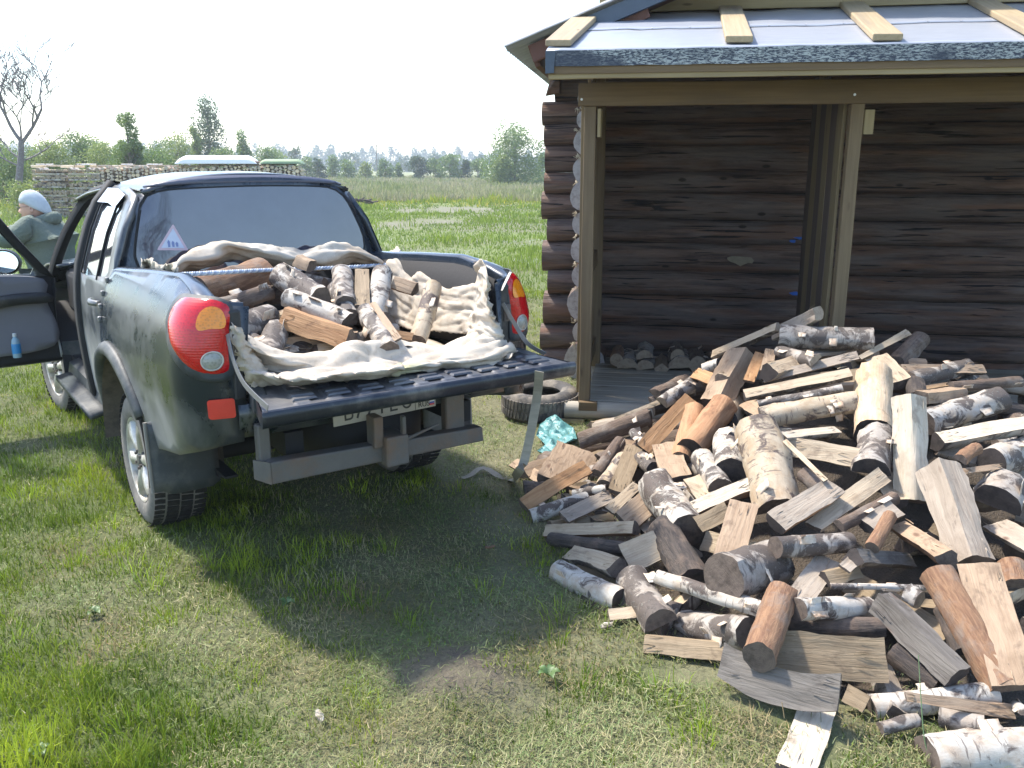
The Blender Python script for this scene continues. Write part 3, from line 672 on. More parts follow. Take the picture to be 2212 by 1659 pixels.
SL = math.hypot(zb-zt, vb-vt)
def felt_mat(name, edge):
    a = NT(name); p = a.obj(); n1 = a.noise(a.map(p, (3, 6, 6)), 3, 6, .6)
    if edge:
        s_ = a.ramp(a.noise(a.map(p, (38, 110, 150)), 1, 4, .7, .6), [(.47, 0.), (.54, 1.)]); ms = a.ramp(a.noise(a.map(p, (2.2, 3, 5)), 1, 3, .6), [(.40, .12), (.52, 1.)])
        c = a.mix(a.math('MULTIPLY', s_, ms), (.035, .045, .07), (.40, .43, .42)); return a.bsdf(c, .6, a.bump(s_, .5, .003))
    c = a.mix(n1, (.27, .29, .33), (.38, .40, .44)); c = a.mix(a.math('MULTIPLY', a.ramp(a.noise(a.map(p, (1, 14, 1)), 3, 5), [(.5, 0.), (.65, 1.)]), .4), c, (.24, .26, .32))
    return a.bsdf(c, .33, a.bump(n1, .25, .01), Specular_IOR_Level=.6)
M_FELT = felt_mat('grey_roofing_felt', False); M_FEDGE = felt_mat('speckled_felt_edge', True)
def felt(s0, s1, h, nm):
    rows = []; g = random.Random(int(s0*100))
    for i in range(9):
        s = s0+(s1-s0)*i/8; rows.append([rp(-.25+(UE+.25)*k/60, s, h+.007*noise.noise(Vector((k*.35, s*3, 3)))+.004*noise.noise(Vector((k*1.3, s*7, 5)))) for k in range(61)])
    m = MB(); m.grid(rows); solidify(obj(nm, m.mesh(nm), M_FELT, shed, 180), .004)
felt(0, SL*.47, .003, 'roofing_felt'); felt(SL*.462, SL, .009, 'roofing_felt')
rows = [[(-.25+(UE+.25)*k/80, vt+.002*math.sin(k*1.3)-(.0 if r_ else .004), zt-(.088*r_)+(.003*noise.noise(Vector((k*.4, 7, 1))) if r_ else .002)) for k in range(81)] for r_ in (0, 1)]
m = MB(); m.grid(rows); obj('felt_edge', m.mesh('felt_edge'), M_FEDGE, shed, 30)
m = MB(); m.add([(-.252, vt-.006, zt), (-.252, vt-.006, zt-.128), (-.198, vt-.006, zt-.125), (-.198, vt-.006, zt-.09), (-.19, vt-.006, zt)], [(0, 1, 2, 3, 4)]); solidify(obj('felt_edge', m.mesh('felt_edge'), simple('dark_felt', (.06, .08, .11), .6, nz=.4, sc=20), shed), .004)
m = MB(); m.box((-.245, vt+.01, zt-.13), (UE, vt+.03, zt-.012)); obj('fascia', m.mesh('fascia'), M_BEAM, shed)
for s in np.linspace(-.15, 5.1, 9):         # rafters
    m = MB(); vs = [rp(s+du, ss, hh) for hh in (-.11, -.03) for ss in (.03, SL) for du in (-.025, .025)]
    m.add(vs, [(0,2,3,1),(4,5,7,6),(0,1,5,4),(2,6,7,3),(0,4,6,2),(1,3,7,5)]); obj('rafter', m.mesh('rafter'), M_BEAM, shed)
m = MB(); vs = [rp(du, ss, hh) for hh in (-.028, -.004) for ss in (.03, SL) for du in (-.24, UE)]
m.add(vs, [(0,2,3,1),(4,5,7,6),(0,1,5,4),(2,6,7,3),(0,4,6,2),(1,3,7,5)]); obj('roof_deck', m.mesh('roof_deck'), M_BEAM, shed)
nrm_roof = (bv*(-math.sin(ra))+np.array([0, 0, math.cos(ra)])); P_roof = BO+bv*vt+np.array([0, 0, zt])
def rpx(px, py): return bloc(on_plane(px, py, P_roof, nrm_roof))
for (b0, b1, yb, t0, t1, yt) in ((1178, 1233, 105, 1252, 1303, 36), (1566, 1626, 97, 1552, 1600, 27), (1883, 1949, 93, 1811, 1864, 18), (2225, 2300, 90, 2083, 2135, 9), (2560, 2640, 88, 2360, 2410, 4)):
    q = [rpx(b0, yb), rpx(b1, yb), rpx(t1, yt), rpx(t0, yt)]; h = Vector((0, -math.sin(ra), math.cos(ra)))
    c = sum(q, Vector())/4; X = ((q[2]+q[3])-(q[0]+q[1])).normalized(); Y = h.cross(X); Mx = Matrix((X, Y, h)).transposed().to_4x4(); Mx.translation = c
    inv = Mx.inverted(); lp = [inv @ (p+h*z) for z in (.012, .052) for p in q]
    m = MB(); m.add(lp, [(0,1,2,3)[::-1],(4,5,6,7),(0,1,5,4),(1,2,6,5),(2,3,7,6),(3,0,4,7)]); o = obj('batten', m.mesh('batten'), board_mat('batten_wood', (.31, .235, .135), (.38, .295, .18), (.20, .16, .12)), shed); o.matrix_local = Mx; bevel(o, .008, 2)
# wall board above the felt
bbox('wall_board', (-.05, 1.50, 3.0), (UE, 1.54, 3.17), M_BOARD); bbox('wall_board', (.15, 1.51, 3.175), (UE, 1.55, 3.36), M_BOARD)
# posts and side partitions
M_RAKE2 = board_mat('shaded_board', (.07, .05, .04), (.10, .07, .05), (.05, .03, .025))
def partition(u, far=1.30):
    lean = Matrix.Rotation(R(-1.2), 3, 'Y') if u < 1 else Matrix.Rotation(R(.6), 3, 'Y')
    bbox('post', (u-.04, .012, .13), (u+.04, .11, 2.185), M_POST, rot=lean if 0 else None)
    bbox('post', (u-.04, far, .13), (u+.04, far+.09, 2.62), M_POST)
    n = 6; w_ = (far-.13)/n
    for k in range(n):
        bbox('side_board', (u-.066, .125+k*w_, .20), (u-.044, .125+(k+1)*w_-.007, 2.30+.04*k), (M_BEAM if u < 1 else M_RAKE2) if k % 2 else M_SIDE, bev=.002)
    for z in (.26, 1.0, 2.02): bbox('rail', (u-.042, .13, z), (u+.0, far-.01, z+.13), M_BEAM)
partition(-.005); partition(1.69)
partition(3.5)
bbox('brace_block', (.045, -.0, 1.99), (.07, .14, 2.17), M_BOARD); bbox('brace_block', (1.735, .02, 2.0), (1.80, .05, 2.15), M_BOARD)
o = obj('sill_log', log_mesh(5.5, .062, 5, 14, 20), [M_OLDB, M_LOGEND], shed, 60); o.location = (-.145, .03, .088)
bbox('foot_block', (-.17, -.03, .0), (.0, .16, .035), M_BOARD); bbox('foot_block', (1.6, -.03, .0), (1.8, .16, .03), M_BOARD)
bbox('shoe_block', (-.04, -.035, .105), (.09, .01, .17), M_BEAM)
for k in range(10): bbox('floor_board', (.0, .10+k*.15, .125), (UE, .243+k*.15, .152), M_OLDB, bev=.003)
g = random.Random(31)
for k in range(22):
    u = -.1+.25*k+g.uniform(-.03, .03); p = Vector(rp(u, SL*.465+g.uniform(0, .02), .012)); m = MB(); m.tube([p, p+Vector((0, -.002, .004))], .007, 8); obj('felt_nail', m.mesh('felt_nail'), M_ZINC, shed)
for u, z in ((-.062, 2.23), (1.66, 2.24), (3.4, 2.25)):
    m = MB(); m.tube([(u, .002, z), (u, -.004, z)], .008, 10); obj('screw_head', m.mesh('screw_head'), M_ZINC, shed)

# ---------------------------------------------------------------- old tyre on the grass
M_RUB = simple('grey_dusty_rubber', (.055, .052, .05), .85, nz=.3, sc=10, bump=.3, dirt=((.24, .21, .17), .45))
def lathe(prof, n=48, axis='z'):
    rows = [[(r*math.cos(2*math.pi*k/n), r*math.sin(2*math.pi*k/n), z) for r, z in prof] for k in range(n)]; rows.append(rows[0])
    m = MB(); m.grid(rows); return m
tp = [(.150, .035), (.158, .01), (.19, -.002), (.25, .0), (.272, .02), (.285, .05), (.288, .105), (.283, .155), (.268, .185), (.245, .200), (.20, .203), (.165, .190), (.150, .168), (.158, .15), (.19, .165), (.25, .175), (.27, .13), (.27, .06), (.25, .025), (.19, .03), (.150, .035)]
c = gp(1170, 917)+np.array([0, .29, 0])
ty = empty('old_tyre', (c[0], c[1], .0), label='worn car tyre without a rim lying flat on the grass beside the woodshed post', cat='tyre')
o = obj('carcass', lathe(tp, 56).mesh('carcass'), M_RUB, ty, 50)
m = MB()
for k in range(56):
    for z0_, z1_, o_ in ((.035, .085, 0), (.10, .165, .5)):
        a0 = 2*math.pi*(k+o_)/56; a1 = a0+.075
        vs = [(r*math.cos(a), r*math.sin(a), z) for r in (.280, .293) for a, z in ((a0, z0_), (a1, z0_), (a1+.03, z1_), (a0+.03, z1_))]
        m.add(vs, [(4,5,6,7),(0,1,5,4),(1,2,6,5),(2,3,7,6),(3,0,4,7)])
obj('tread', m.mesh('tread'), M_RUB, ty, kind='stuff')
ty.rotation_euler = (R(2), R(-1), 0)
# ================================================================ pickup truck
TY = R(35.5); tr_ = np.array([math.cos(TY), math.sin(TY), 0]); td_ = np.array([-math.sin(TY), math.cos(TY), 0])
TO = gp(322, 1142)+tr_*.81
def tloc(P): D = np.asarray(P)-TO; return Vector((D@tr_, D@td_, P[2]))
def tw(x, y, z): return TO+tr_*x+td_*y+np.array([0, 0, z])
def tx(px, py, x): return tloc(on_plane(px, py, TO+tr_*x, tr_))
def tyy(px, py, y): return tloc(on_plane(px, py, TO+td_*y, td_))
def tz(px, py, z): return tloc(gp(px, py, z))
truck = empty('pickup_truck', TO, TY, label='dusty dark green double-cab pickup with open tailgate and open driver door, loaded with firewood', cat='pickup truck')
def paint_mat(name, dust_amt, base=(.012, .026, .032)):
    a = NT(name); p = a.obj(); z = a.sep(p)
    n1 = a.noise(p, 2.2, 6, .62, .4); n2 = a.noise(a.map(p, (6, 6, 3)), 1, 6, .7)
    hgt = a.math('ADD', a.ramp(a.math('ADD', z[2], a.math('MULTIPLY', a.math('SUBTRACT', n2, .5), .25)), [(.55, 1.), (.80, .75), (.93, .06), (1.20, .04), (1.30, .45), (1.34, .10)]), a.ramp(z[1], [(.36, 0.), (.42, .42)]))
    hgt = a.math('MULTIPLY', hgt, a.ramp(a.math('ADD', z[1], 2.), [(.0, 1.), (.9, 1.)]) if False else a.ramp(a.math('ADD', z[1], 1.3), [(.16, .22), (.62, 1.)]))
    f = a.math('MULTIPLY', a.ramp(a.math('ADD', a.math('MULTIPLY', n1, .8), a.math('MULTIPLY', n2, .35)), [(.50, 0.), (.68, 1.)]), 1.)
    d = a.math('ADD', a.math('MULTIPLY', hgt, dust_amt), a.math('MULTIPLY', a.math('SUBTRACT', f, .35), .45*dust_amt), True)
    sm = a.ramp(a.noise(a.map(p, (9, 5, 7), (4, 4, 4)), 1, 4, .6), [(.56, 0.), (.68, 1.)]); d = a.math('SUBTRACT', d, a.math('MULTIPLY', sm, .25), True)
    c = a.mix(d, base, (.285, .285, .275)); r = a.math('ADD', a.math('MULTIPLY', d, .5), .24)
    mt = a.math('SUBTRACT', .35, a.math('MULTIPLY', d, .35), True)
    return a.bsdf(c, r, a.bump(n2, .05, .003), Metallic=mt, Coat_Weight=.25, Coat_Roughness=.12)
M_PAINT = paint_mat('dusty_dark_green_paint', .74, (.008, .016, .026))
M_PCAB = paint_mat('dark_paint_light_dust', .22, (.02, .03, .045))
M_BLK = simple('black_plastic', (.02, .021, .024), .5, nz=.3, sc=6, bump=.2, dirt=((.12, .11, .10), .35))
M_DUSTP = simple('dusty_grey_plastic', (.035, .042, .048), .6, nz=.3, sc=6, bump=.2, dirt=((.13, .13, .12), .4))
M_INT = simple('grey_trim', (.16, .155, .17), .75, nz=.15, sc=5, bump=.1)
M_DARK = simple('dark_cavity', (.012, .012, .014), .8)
M_STAY0 = None
M_STEEL = simple('rusty_grey_steel', (.115, .11, .105), .65, .2, nz=.3, sc=7, bump=.3, dirt=((.16, .10, .065), .4))
M_STAY = simple('gate_stay_steel', (.20, .20, .20), .5, .5, nz=.3, sc=20)
M_ALU = simple('alloy', (.55, .54, .50), .4, .4, nz=.2, sc=12, dirt=((.30, .27, .22), .5))
M_TYRE = simple('truck_tyre', (.014, .013, .013), .9, nz=.25, sc=14, bump=.3, dirt=((.05, .045, .04), .25))
M_SIDEW = simple('dusty_sidewall', (.12, .115, .105), .9, nz=.3, sc=9, bump=.3, dirt=((.22, .20, .175), .5))
M_LINER = simple('black_tailgate_liner', (.055, .058, .068), .38, nz=.25, sc=5, bump=.15, dirt=((.16, .155, .15), .4))
def glass_mat(name, col, rough=.06, dust_sky=.15):
    a = NT(name); p = a.obj(); n = a.noise(p, 2.5, 5, .6); c = a.mix(a.math('MULTIPLY', n, dust_sky*1.6), col, (.26, .26, .34))  # bluish film over the dark glass: dust plus sky reflection put into the colour
    return a.bsdf(c, rough, None, IOR=1.55, Specular_IOR_Level=.75, Coat_Weight=1., Coat_Roughness=.05)
M_BACKGL = glass_mat('tinted_rear_glass', (.015, .015, .032), .03, .16)
M_SIDEGL = glass_mat('side_glass', (.03, .035, .04), .03, .1)
def clear_glass(name, col=(.8, .88, .9)):
    a = NT(name); t = a.n('ShaderNodeBsdfTransparent'); a.put(t, 0, col); g = a.n('ShaderNodeBsdfGlossy'); a.put(g, 'Roughness', .02)
    f = a.n('ShaderNodeFresnel'); m = a.n('ShaderNodeMixShader'); a.t.links.new(f.outputs[0], m.inputs[0]); a.t.links.new(t.outputs[0], m.inputs[1]); a.t.links.new(g.outputs[0], m.inputs[2])
    a.t.links.new(m.outputs[0], a.out.inputs[0]); return a.m
M_CLEAR = clear_glass('clear_glass')
def lamp_mat(name, col, rough=.12):
    a = NT(name); p = a.obj(); rib = a.math('SINE', a.math('MULTIPLY', a.sep(p)[2], 600.)); cell = a.voro(p, 90)
    c = a.mix(a.ramp(cell, [(0., 0.), (.6, 1.)]), tuple(x*.75 for x in col), tuple(min(1, x*1.15) for x in col))
    return a.bsdf(c, rough, a.bump(rib, .10, .002), Coat_Weight=.4, Coat_Roughness=.06, IOR=1.45)
M_RED = lamp_mat('red_lens', (.44, .004, .008)); M_AMB = lamp_mat('amber_lens', (.70, .22, .01)); M_WHT = lamp_mat('clear_lens', (.26, .26, .23))
M_REFL = simple('red_reflector', (.62, .045, .03), .3)

# ---- bed side surface: parameter s runs from the cab back along the side and round the rear corner
YC = .39; Y1 = -.93; RC = .17
def halfw(z):
    P_ = [(.38, .78), (.55, .815), (.70, .838), (.85, .852), (1.0, .855), (1.12, .842), (1.20, .82), (1.26, .79), (1.31, .755), (1.36, .71)]
    return float(np.interp(z, [p[0] for p in P_], [p[1] for p in P_]))
def bedside(s, z, side=-1, off=0.):
    hw_ = halfw(z); y = YC-s; L1 = YC-Y1
    bulge = .018*math.exp(-((s-.22)/.45)**2)*math.exp(-((z-.75)/.35)**2)
    n = Vector((1, 0, 0))
    if s <= L1: x = hw_+bulge; yy = y
    else:
        a = (s-L1)/RC; amax = R(78)
        if a <= amax: x = hw_-RC*(1-math.cos(a)); yy = Y1-RC*math.sin(a); n = Vector((math.cos(a), -math.sin(a), 0))
        else:
            q = (a-amax)*RC; x = hw_-RC*(1-math.cos(amax))-q*math.sin(amax); yy = Y1-RC*math.sin(amax)-q*math.cos(amax); n = Vector((math.cos(amax), -math.sin(amax), 0))
    p = Vector((x, yy, z))+n*off
    return (p.x*(-1 if side < 0 else 1), p.y, p.z)
def railz(s):
    return float(np.interp(s, [0, .25, .6, 1.05, 1.28, 1.42, 1.6], [1.285, 1.30, 1.325, 1.350, 1.325, 1.29, 1.27]))
AS, AZ, AR = .24, .40, .515     # wheel arch in (s, z)
def bed_outline():
    o = [(s, railz(s)) for s in np.linspace(0, 1.62, 26)]
    o += [(1.62, .73), (1.45, .70), (1.25, .64), (.95, .58), (.82, .55)]
    a0 = math.atan2(.55-AZ, .82-AS)
    a1 = math.pi-math.asin(min(1, (.42-AZ)/AR))
    rad0 = math.hypot(.82-AS, .55-AZ)
    for k in range(1, 25):
        t = k/24; a = math.radians(17)+(math.pi*.98-math.radians(17))*t; s_ = AS+AR*math.cos(a)
        if s_ > .0: o.append((s_, AZ+AR*math.sin(a)))
    a = math.acos(-AS/AR); o.append((0., AZ+AR*math.sin(a)))
    return o
for side in (-1, 1):
    m = panel(bed_outline(), lambda s, z: bedside(s, z, side), .05)
    solidify(obj('bed_side', m.mesh('bed_side'), M_PAINT, truck, 50), .008, 0)
    rows = []
    for k in range(33):       # wheel arch flare
        a = R(31)+(math.pi-R(39))*k/32; row = []
        for q, (dr, of) in enumerate(((-.028, -.03), (-.03, .012), (-.018, .034), (.012, .036), (.035, .020), (.042, .002))):
            s_ = AS+(AR+dr)*math.cos(a); z_ = AZ+(AR+dr)*math.sin(a); row.append(bedside(s_, z_, side, of))
        rows.append(row)
    m = MB(); m.grid(rows); solidify(obj('arch_flare', m.mesh('arch_flare'), M_DUSTP, truck, 60), .004)
    rows = []
    for k in range(25):       # wheel well
        a = R(-8)+(math.pi+R(16))*k/24; y = YC-(AS+(AR-.03)*math.cos(a)); z = AZ+(AR-.03)*math.sin(a)
        rows.append([(side*.855, y, z), (side*.50, y, z)])
    m = MB(); m.grid(rows); obj('wheel_well', m.mesh('wheel_well'), simple('muddy_wheel_well', (.05, .042, .035), .9, nz=.4, dirt=((.16, .13, .10), .5)), truck, 180)
    # rail cap and inner wall
    rows = []
    for s in np.linspace(0, 1.60, 30):
        z = railz(s); y = YC-s; x = halfw(z)-.004
        o_ = Vector(bedside(s, z, side)); i_ = Vector((side*min(.668, abs(o_.x)-.004), max(o_.y, -1.085), z))
        rows.append([tuple(o_.lerp(i_, t)+Vector((0, 0, h_))) for t, h_ in ((0, -.004), (.12, .012), (.45, .016), (.85, .012), (1., -.004), (1.0, -.05))])
    m = MB(); m.grid(rows); obj('bed_rail', m.mesh('bed_rail'), M_PCAB, truck, 180)
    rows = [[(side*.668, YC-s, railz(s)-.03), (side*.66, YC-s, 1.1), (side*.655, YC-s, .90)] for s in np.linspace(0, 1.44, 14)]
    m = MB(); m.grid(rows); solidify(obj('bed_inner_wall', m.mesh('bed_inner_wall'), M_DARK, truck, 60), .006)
    # rear door jamb of the bed, latch
    m = MB(); m.box((min(side*.615, side*.665), -1.115, .90), (max(side*.615, side*.665), -1.07, 1.262)); bevel(obj('bed_jamb', m.mesh('bed_jamb'), M_BLK, truck), .01, 2)
    m = MB(); m.box((side*.645-.016, -1.130, 1.09), (side*.645+.016, -1.116, 1.17)); m.box((side*.645-.008, -1.142, 1.10), (side*.645+.008, -1.13, 1.15)); obj('latch', m.mesh('latch'), M_STEEL, truck)
    # tail lamp wrapped round the corner
    if side < 0: LP = [(1.30, 1.298), (1.42, 1.306), (1.50, 1.298), (1.555, 1.26), (1.58, 1.18), (1.59, 1.09), (1.59, 1.025), (1.52, 1.02), (1.45, 1.045), (1.38, 1.10), (1.31, 1.165), (1.265, 1.215), (1.262, 1.265)]
    lo = smooth_curve(LP, 44, True)
    cx = sum(p[0] for p in LP)/len(LP); cz = sum(p[1] for p in LP)/len(LP)
    def lampf(s, z, side=side, base=.012):
        d = min(math.hypot(s-q[0], z-q[1]) for q in lo); return bedside(s, z, side, .012+base*min(1, d/.03)**.5*1.1)
    big = [(cx+(s-cx)*1.17-.010, cz+(z-cz)*1.15-.010) for s, z in lo]
    m = panel(big, lambda s, z: bedside(s, z, side, .010), .04); solidify(obj('lamp_surround', m.mesh('lamp_surround'), M_DUSTP, truck, 60), .006, 0)
    lamp = obj('tail_lamp', panel(lo, lampf, .018).mesh('tail_lamp'), M_RED, truck, 180)
    amb = smooth_curve([(1.455, 1.258), (1.478, 1.280), (1.52, 1.268), (1.548, 1.232), (1.556, 1.198), (1.51, 1.196), (1.475, 1.190), (1.457, 1.215)], 30, True)
    obj('turn_lens', panel(amb, lambda s, z: (lambda a: bedside(s, z, side, .0265))(0), .02).mesh('turn_lens'), M_AMB, lamp, 180)
    rv = [(1.532+.036*math.cos(t), 1.072+.036*math.sin(t)) for t in np.linspace(0, 6.283, 33)[:-1]]
    def revf(s, z, side=side): d = math.hypot(s-1.532, z-1.072); return bedside(s, z, side, .027+.012*max(0, 1-(d/.036)**2))
    obj('reversing_lens', panel(rv, revf, .012).mesh('reversing_lens'), M_WHT, lamp, 180)
    ring = MB(); ring.tube([bedside(s, z, side, .028) for s, z in rv]+[bedside(*rv[0], side, .028)], .0035, 6, caps=False); obj('lens_ring', ring.mesh('lens_ring'), M_ALU, lamp, 180)
    # bumper corner reflector, mud flap
    rf = rrect(1.505, .835, 1.605, .915, .012); obj('reflector', panel(rf, lambda s, z: bedside(s, z, side, .014), .03).mesh('reflector'), M_REFL, truck, 60)
    fl = MB(); rows = [[(side*(.86-.30*u), -.43-.015*math.sin(3*u)-(.02*v_), .68-.33*v_-(.02 if .15 < u < .9 else 0)*v_) for u in np.linspace(0, 1, 9)] for v_ in np.linspace(0, 1, 7)]
    fl.grid(rows); solidify(obj('mud_flap', fl.mesh('mud_flap'), M_DUSTP, truck, 60), .012, 0)
    m = MB(); m.tube([Vector(r_[0])+Vector((side*.006, 0, 0)) for r_ in rows], .009, 8); obj('flap_edge', m.mesh('flap_edge'), simple('dusty_flap_edge', (.20, .19, .17), .8), truck, 180)
# lower bumper below the tailgate
bp = [(-.735, -1.10, .88), (-.735, -1.10, .73)]
rows = []
for u in np.linspace(-1, 1, 21):
    x = u*.655; y = -1.115-.012*(1-u*u)
    rows.append([(x, y+.08, .885), (x, y, .88), (x, y-.008, .83), (x, y+.004, .775), (x, y+.03, .735), (x, y+.10, .72)])
m = MB(); m.grid(rows); solidify(obj('rear_bumper', m.mesh('rear_bumper'), M_PAINT, truck, 60), .008)
for z in (1.24, 1.175, 1.11, 1.045):
    m = MB(); p = Vector(bedside(.055, z, -1, .008)); m.box((p.x-.012, p.y-.012, p.z-.014), (p.x+.006, p.y+.014, p.z+.014)); bevel(obj('cover_hook', m.mesh('cover_hook'), M_STAY, truck), .005, 2)
m = MB(); 
for u in range(11): m.box((-.42+u*.022, -1.135, .80), (-.408+u*.022, -1.13, .812))
obj('bumper_tread', m.mesh('bumper_tread'), M_ALU, truck, kind='stuff')
# bed floor and headboard
m = MB()
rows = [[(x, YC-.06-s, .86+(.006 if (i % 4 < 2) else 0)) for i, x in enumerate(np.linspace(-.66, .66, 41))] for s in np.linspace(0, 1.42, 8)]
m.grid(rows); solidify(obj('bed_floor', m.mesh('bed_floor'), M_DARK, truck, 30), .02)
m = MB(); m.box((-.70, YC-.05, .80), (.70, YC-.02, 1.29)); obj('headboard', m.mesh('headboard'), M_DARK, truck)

# ---- tailgate, lying open
TG = [tz(548, 842, .945), tz(1168, 768, .93), tz(1243, 787, .925), tz(570, 897, .94)]   # inner left, inner right, outer right, outer left
tgn = (TG[1]-TG[0]).cross(TG[3]-TG[0]).normalized(); tgn = tgn if tgn.z > 0 else -tgn
inn = (TG[0]-TG[3]); 
A0 = TG[3]+(TG[0]-TG[3]).normalized()*.46; A1 = TG[2]+(TG[1]-TG[2]).normalized()*.46
def tgp(u, v, h=0):    # u 0..1 left to right, v 0 hinge .. 1 outer edge
    a = A0.lerp(A1, u); b = TG[3].lerp(TG[2], u); return a.lerp(b, v)+tgn*h
gate = empty('tailgate', (0, 0, 0)); gate.parent = truck
rows = [[tgp(u, v, -.0+(.006 if .06 < u < .94 and .1 < v < .86 and (int(u*22) % 2 == 0) and not .44 < v < .52 else 0)) for u in np.linspace(.0, 1., 133)] for v in np.linspace(0, .95, 40)]
m = MB(); m.grid(rows); obj('liner', m.mesh('liner'), M_LINER, gate, 25)
prof = [(.945, .004), (.965, .010), (.985, .006), (.998, -.006), (1.0, -.020), (.992, -.040), (.97, -.055), (.93, -.062), (.5, -.066), (.0, -.060), (0, -.0)]
rows = [[tgp(u, v, h) for v, h in prof] for u in np.linspace(-.004, 1.004, 40)]
m = MB(); m.grid(rows); m.add(rows[0], [tuple(range(len(prof)))]); m.add(rows[-1], [tuple(range(len(prof)))[::-1]])
obj('outer_panel', m.mesh('outer_panel'), simple('dark_gate_paint', (.018, .023, .034), .28, .3, nz=.2, dirt=((.12, .12, .12), .3)), gate, 40)
for k in range(9):
    u = .12+.1*k; m = MB()
    for v0, v1 in ((.60, .68), (.72, .80)):
        m.add([tgp(u-.035, v0, .007), tgp(u+.035, v0, .007), tgp(u+.035, v1, .007), tgp(u-.035, v1, .007), tgp(u-.03, v0+.01, .014), tgp(u+.03, v0+.01, .014), tgp(u+.03, v1-.01, .014), tgp(u-.03, v1-.01, .014)], [(4,5,6,7),(0,1,5,4),(1,2,6,5),(2,3,7,6),(3,0,4,7)])
    obj('liner_rib', m.mesh('liner_rib'), M_LINER, gate)
for u0, u1, dr in ((-.012, .035, 1), (.965, 1.012, 1)):
    m = MB(); P_ = [tgp(u0, -.06, .02), tgp(u1, -.06, .02), tgp(u1, .45, .002), tgp(u0, .45, .002), tgp(u0, -.06, -.09), tgp(u1, -.06, -.09), tgp(u1, .45, -.07), tgp(u0, .45, -.07)]
    m.add(P_, [(0,1,2,3),(7,6,5,4),(0,4,5,1),(1,5,6,2),(2,6,7,3),(3,7,4,0)]); bevel(obj('hinge_cheek', m.mesh('hinge_cheek'), M_DUSTP, gate), .012, 2)
def strip(pts, w_, nrm, t=.003):
    m = MB(); rows = []
    pts = [Vector(p) for p in pts]
    for i, p in enumerate(pts):
        tt = (pts[min(i+1, len(pts)-1)]-pts[max(0, i-1)]).normalized(); n = nrm[i] if isinstance(nrm, list) else Vector(nrm)
        b = tt.cross(n).normalized(); n2 = b.cross(tt).normalized()
        rows.append([p-b*w_/2-n2*t/2, p+b*w_/2-n2*t/2, p+b*w_/2+n2*t/2, p-b*w_/2+n2*t/2])
    m.grid(rows, 0, True); m.add(rows[0], [(3, 2, 1, 0)]); m.add(rows[-1], [(0, 1, 2, 3)]); return m
sL = smooth_curve([tyy(491, 722, -1.135), tyy(503, 775, -1.19), tyy(528, 830, -1.30), tuple(tgp(.012, .97, .02))], 24)
obj('gate_stay', strip(sL, .022, (1, .3, 0)).mesh('gate_stay'), M_STAY, truck, 40)
sR = smooth_curve([tyy(1086, 655, -1.14), tyy(1112, 700, -1.19), tyy(1140, 742, -1.27), tuple(tgp(.985, .62, .02))], 20)
obj('gate_stay', strip(sR, .022, (1, .3, 0)).mesh('gate_stay'), M_STAY, truck, 40)
sR = [tyy(1083, 628, -1.13), tyy(1103, 588, -1.10)]
obj('gate_rod', strip(sR, .014, (1, .3, 0)).mesh('gate_rod'), M_STAY, truck, 40)

# ---- number plate, with its lower half showing under the gate
pc = [tyy(x, y, -1.165) for x, y in ((717, 896), (939, 868), (941, 892), (721, 923))]
pX = (pc[1]-pc[0]).normalized(); pw = (pc[1]-pc[0]).length; pZ = (pc[0]-pc[3]).normalized(); pY = pX.cross(pZ); ph = .112
M4 = Matrix((pX, -pY, pZ)).transposed().to_4x4() if False else Matrix((pX, pZ.cross(pX), pZ)).transposed().to_4x4()
M4.translation = pc[3]
m = MB(); m.box((0, 0, 0), (pw, .004, ph)); pl = obj('number_plate', m.mesh('number_plate'), simple('plate_white', (.33, .31, .28), .5, nz=.2, sc=20, dirt=((.36, .32, .26), .5)), truck); pl.matrix_local = M4; bevel(pl, .0015)
MK = simple('plate_black', (.02, .02, .02), .6)
def text(s, x, z, size, par, mat, ext=.0008, sx=1.):
    cu = bpy.data.curves.new('letter', 'FONT'); cu.body = s; cu.size = size; cu.extrude = ext; o = bpy.data.objects.new('letter', cu); COL.objects.link(o)
    dg = bpy.context.evaluated_depsgraph_get(); me = bpy.data.meshes.new_from_object(o.evaluated_get(dg)); bpy.data.objects.remove(o)
    o = obj('lettering', me, mat, par); o.rotation_euler = (R(90), 0, 0); o.location = (x, -.0014, z); o.scale = (sx, 1, 1); return o
SIG = [('\u0412', .045), ('7', .098), ('7', .150), ('1', .206), ('\u0415', .262), ('\u0421', .322)]
sz = .108
for ch, x in SIG: text(ch, x*pw/.5, .018, sz*(1. if ch in '71' else .9), pl, MK, sx=.82)
text('RUS', .408*pw/.5, .010, .034, pl, MK)
m = MB(); m.box((.393*pw/.5, -.001, .002), (.3955*pw/.5, .0, ph-.002)); obj('plate_divider', m.mesh('plate_divider'), MK, pl)
for k, c_ in enumerate(((.6, .6, .6), (.05, .09, .4), (.55, .04, .04))):
    m = MB(); m.box((.468*pw/.5, -.0012, .026-.008*k), (.492*pw/.5, .0, .0335-.008*k)); obj('flag_stripe', m.mesh('flag_stripe'), simple('flag_%d' % k, c_, .5), pl)
for k in range(2):
    m = MB(); m.tube([(.02+k*(pw-.04), .0, ph*.5), (.02+k*(pw-.04), -.004, ph*.5)], .006, 10); obj('screw_head', m.mesh('screw_head'), M_ZINC, pl)

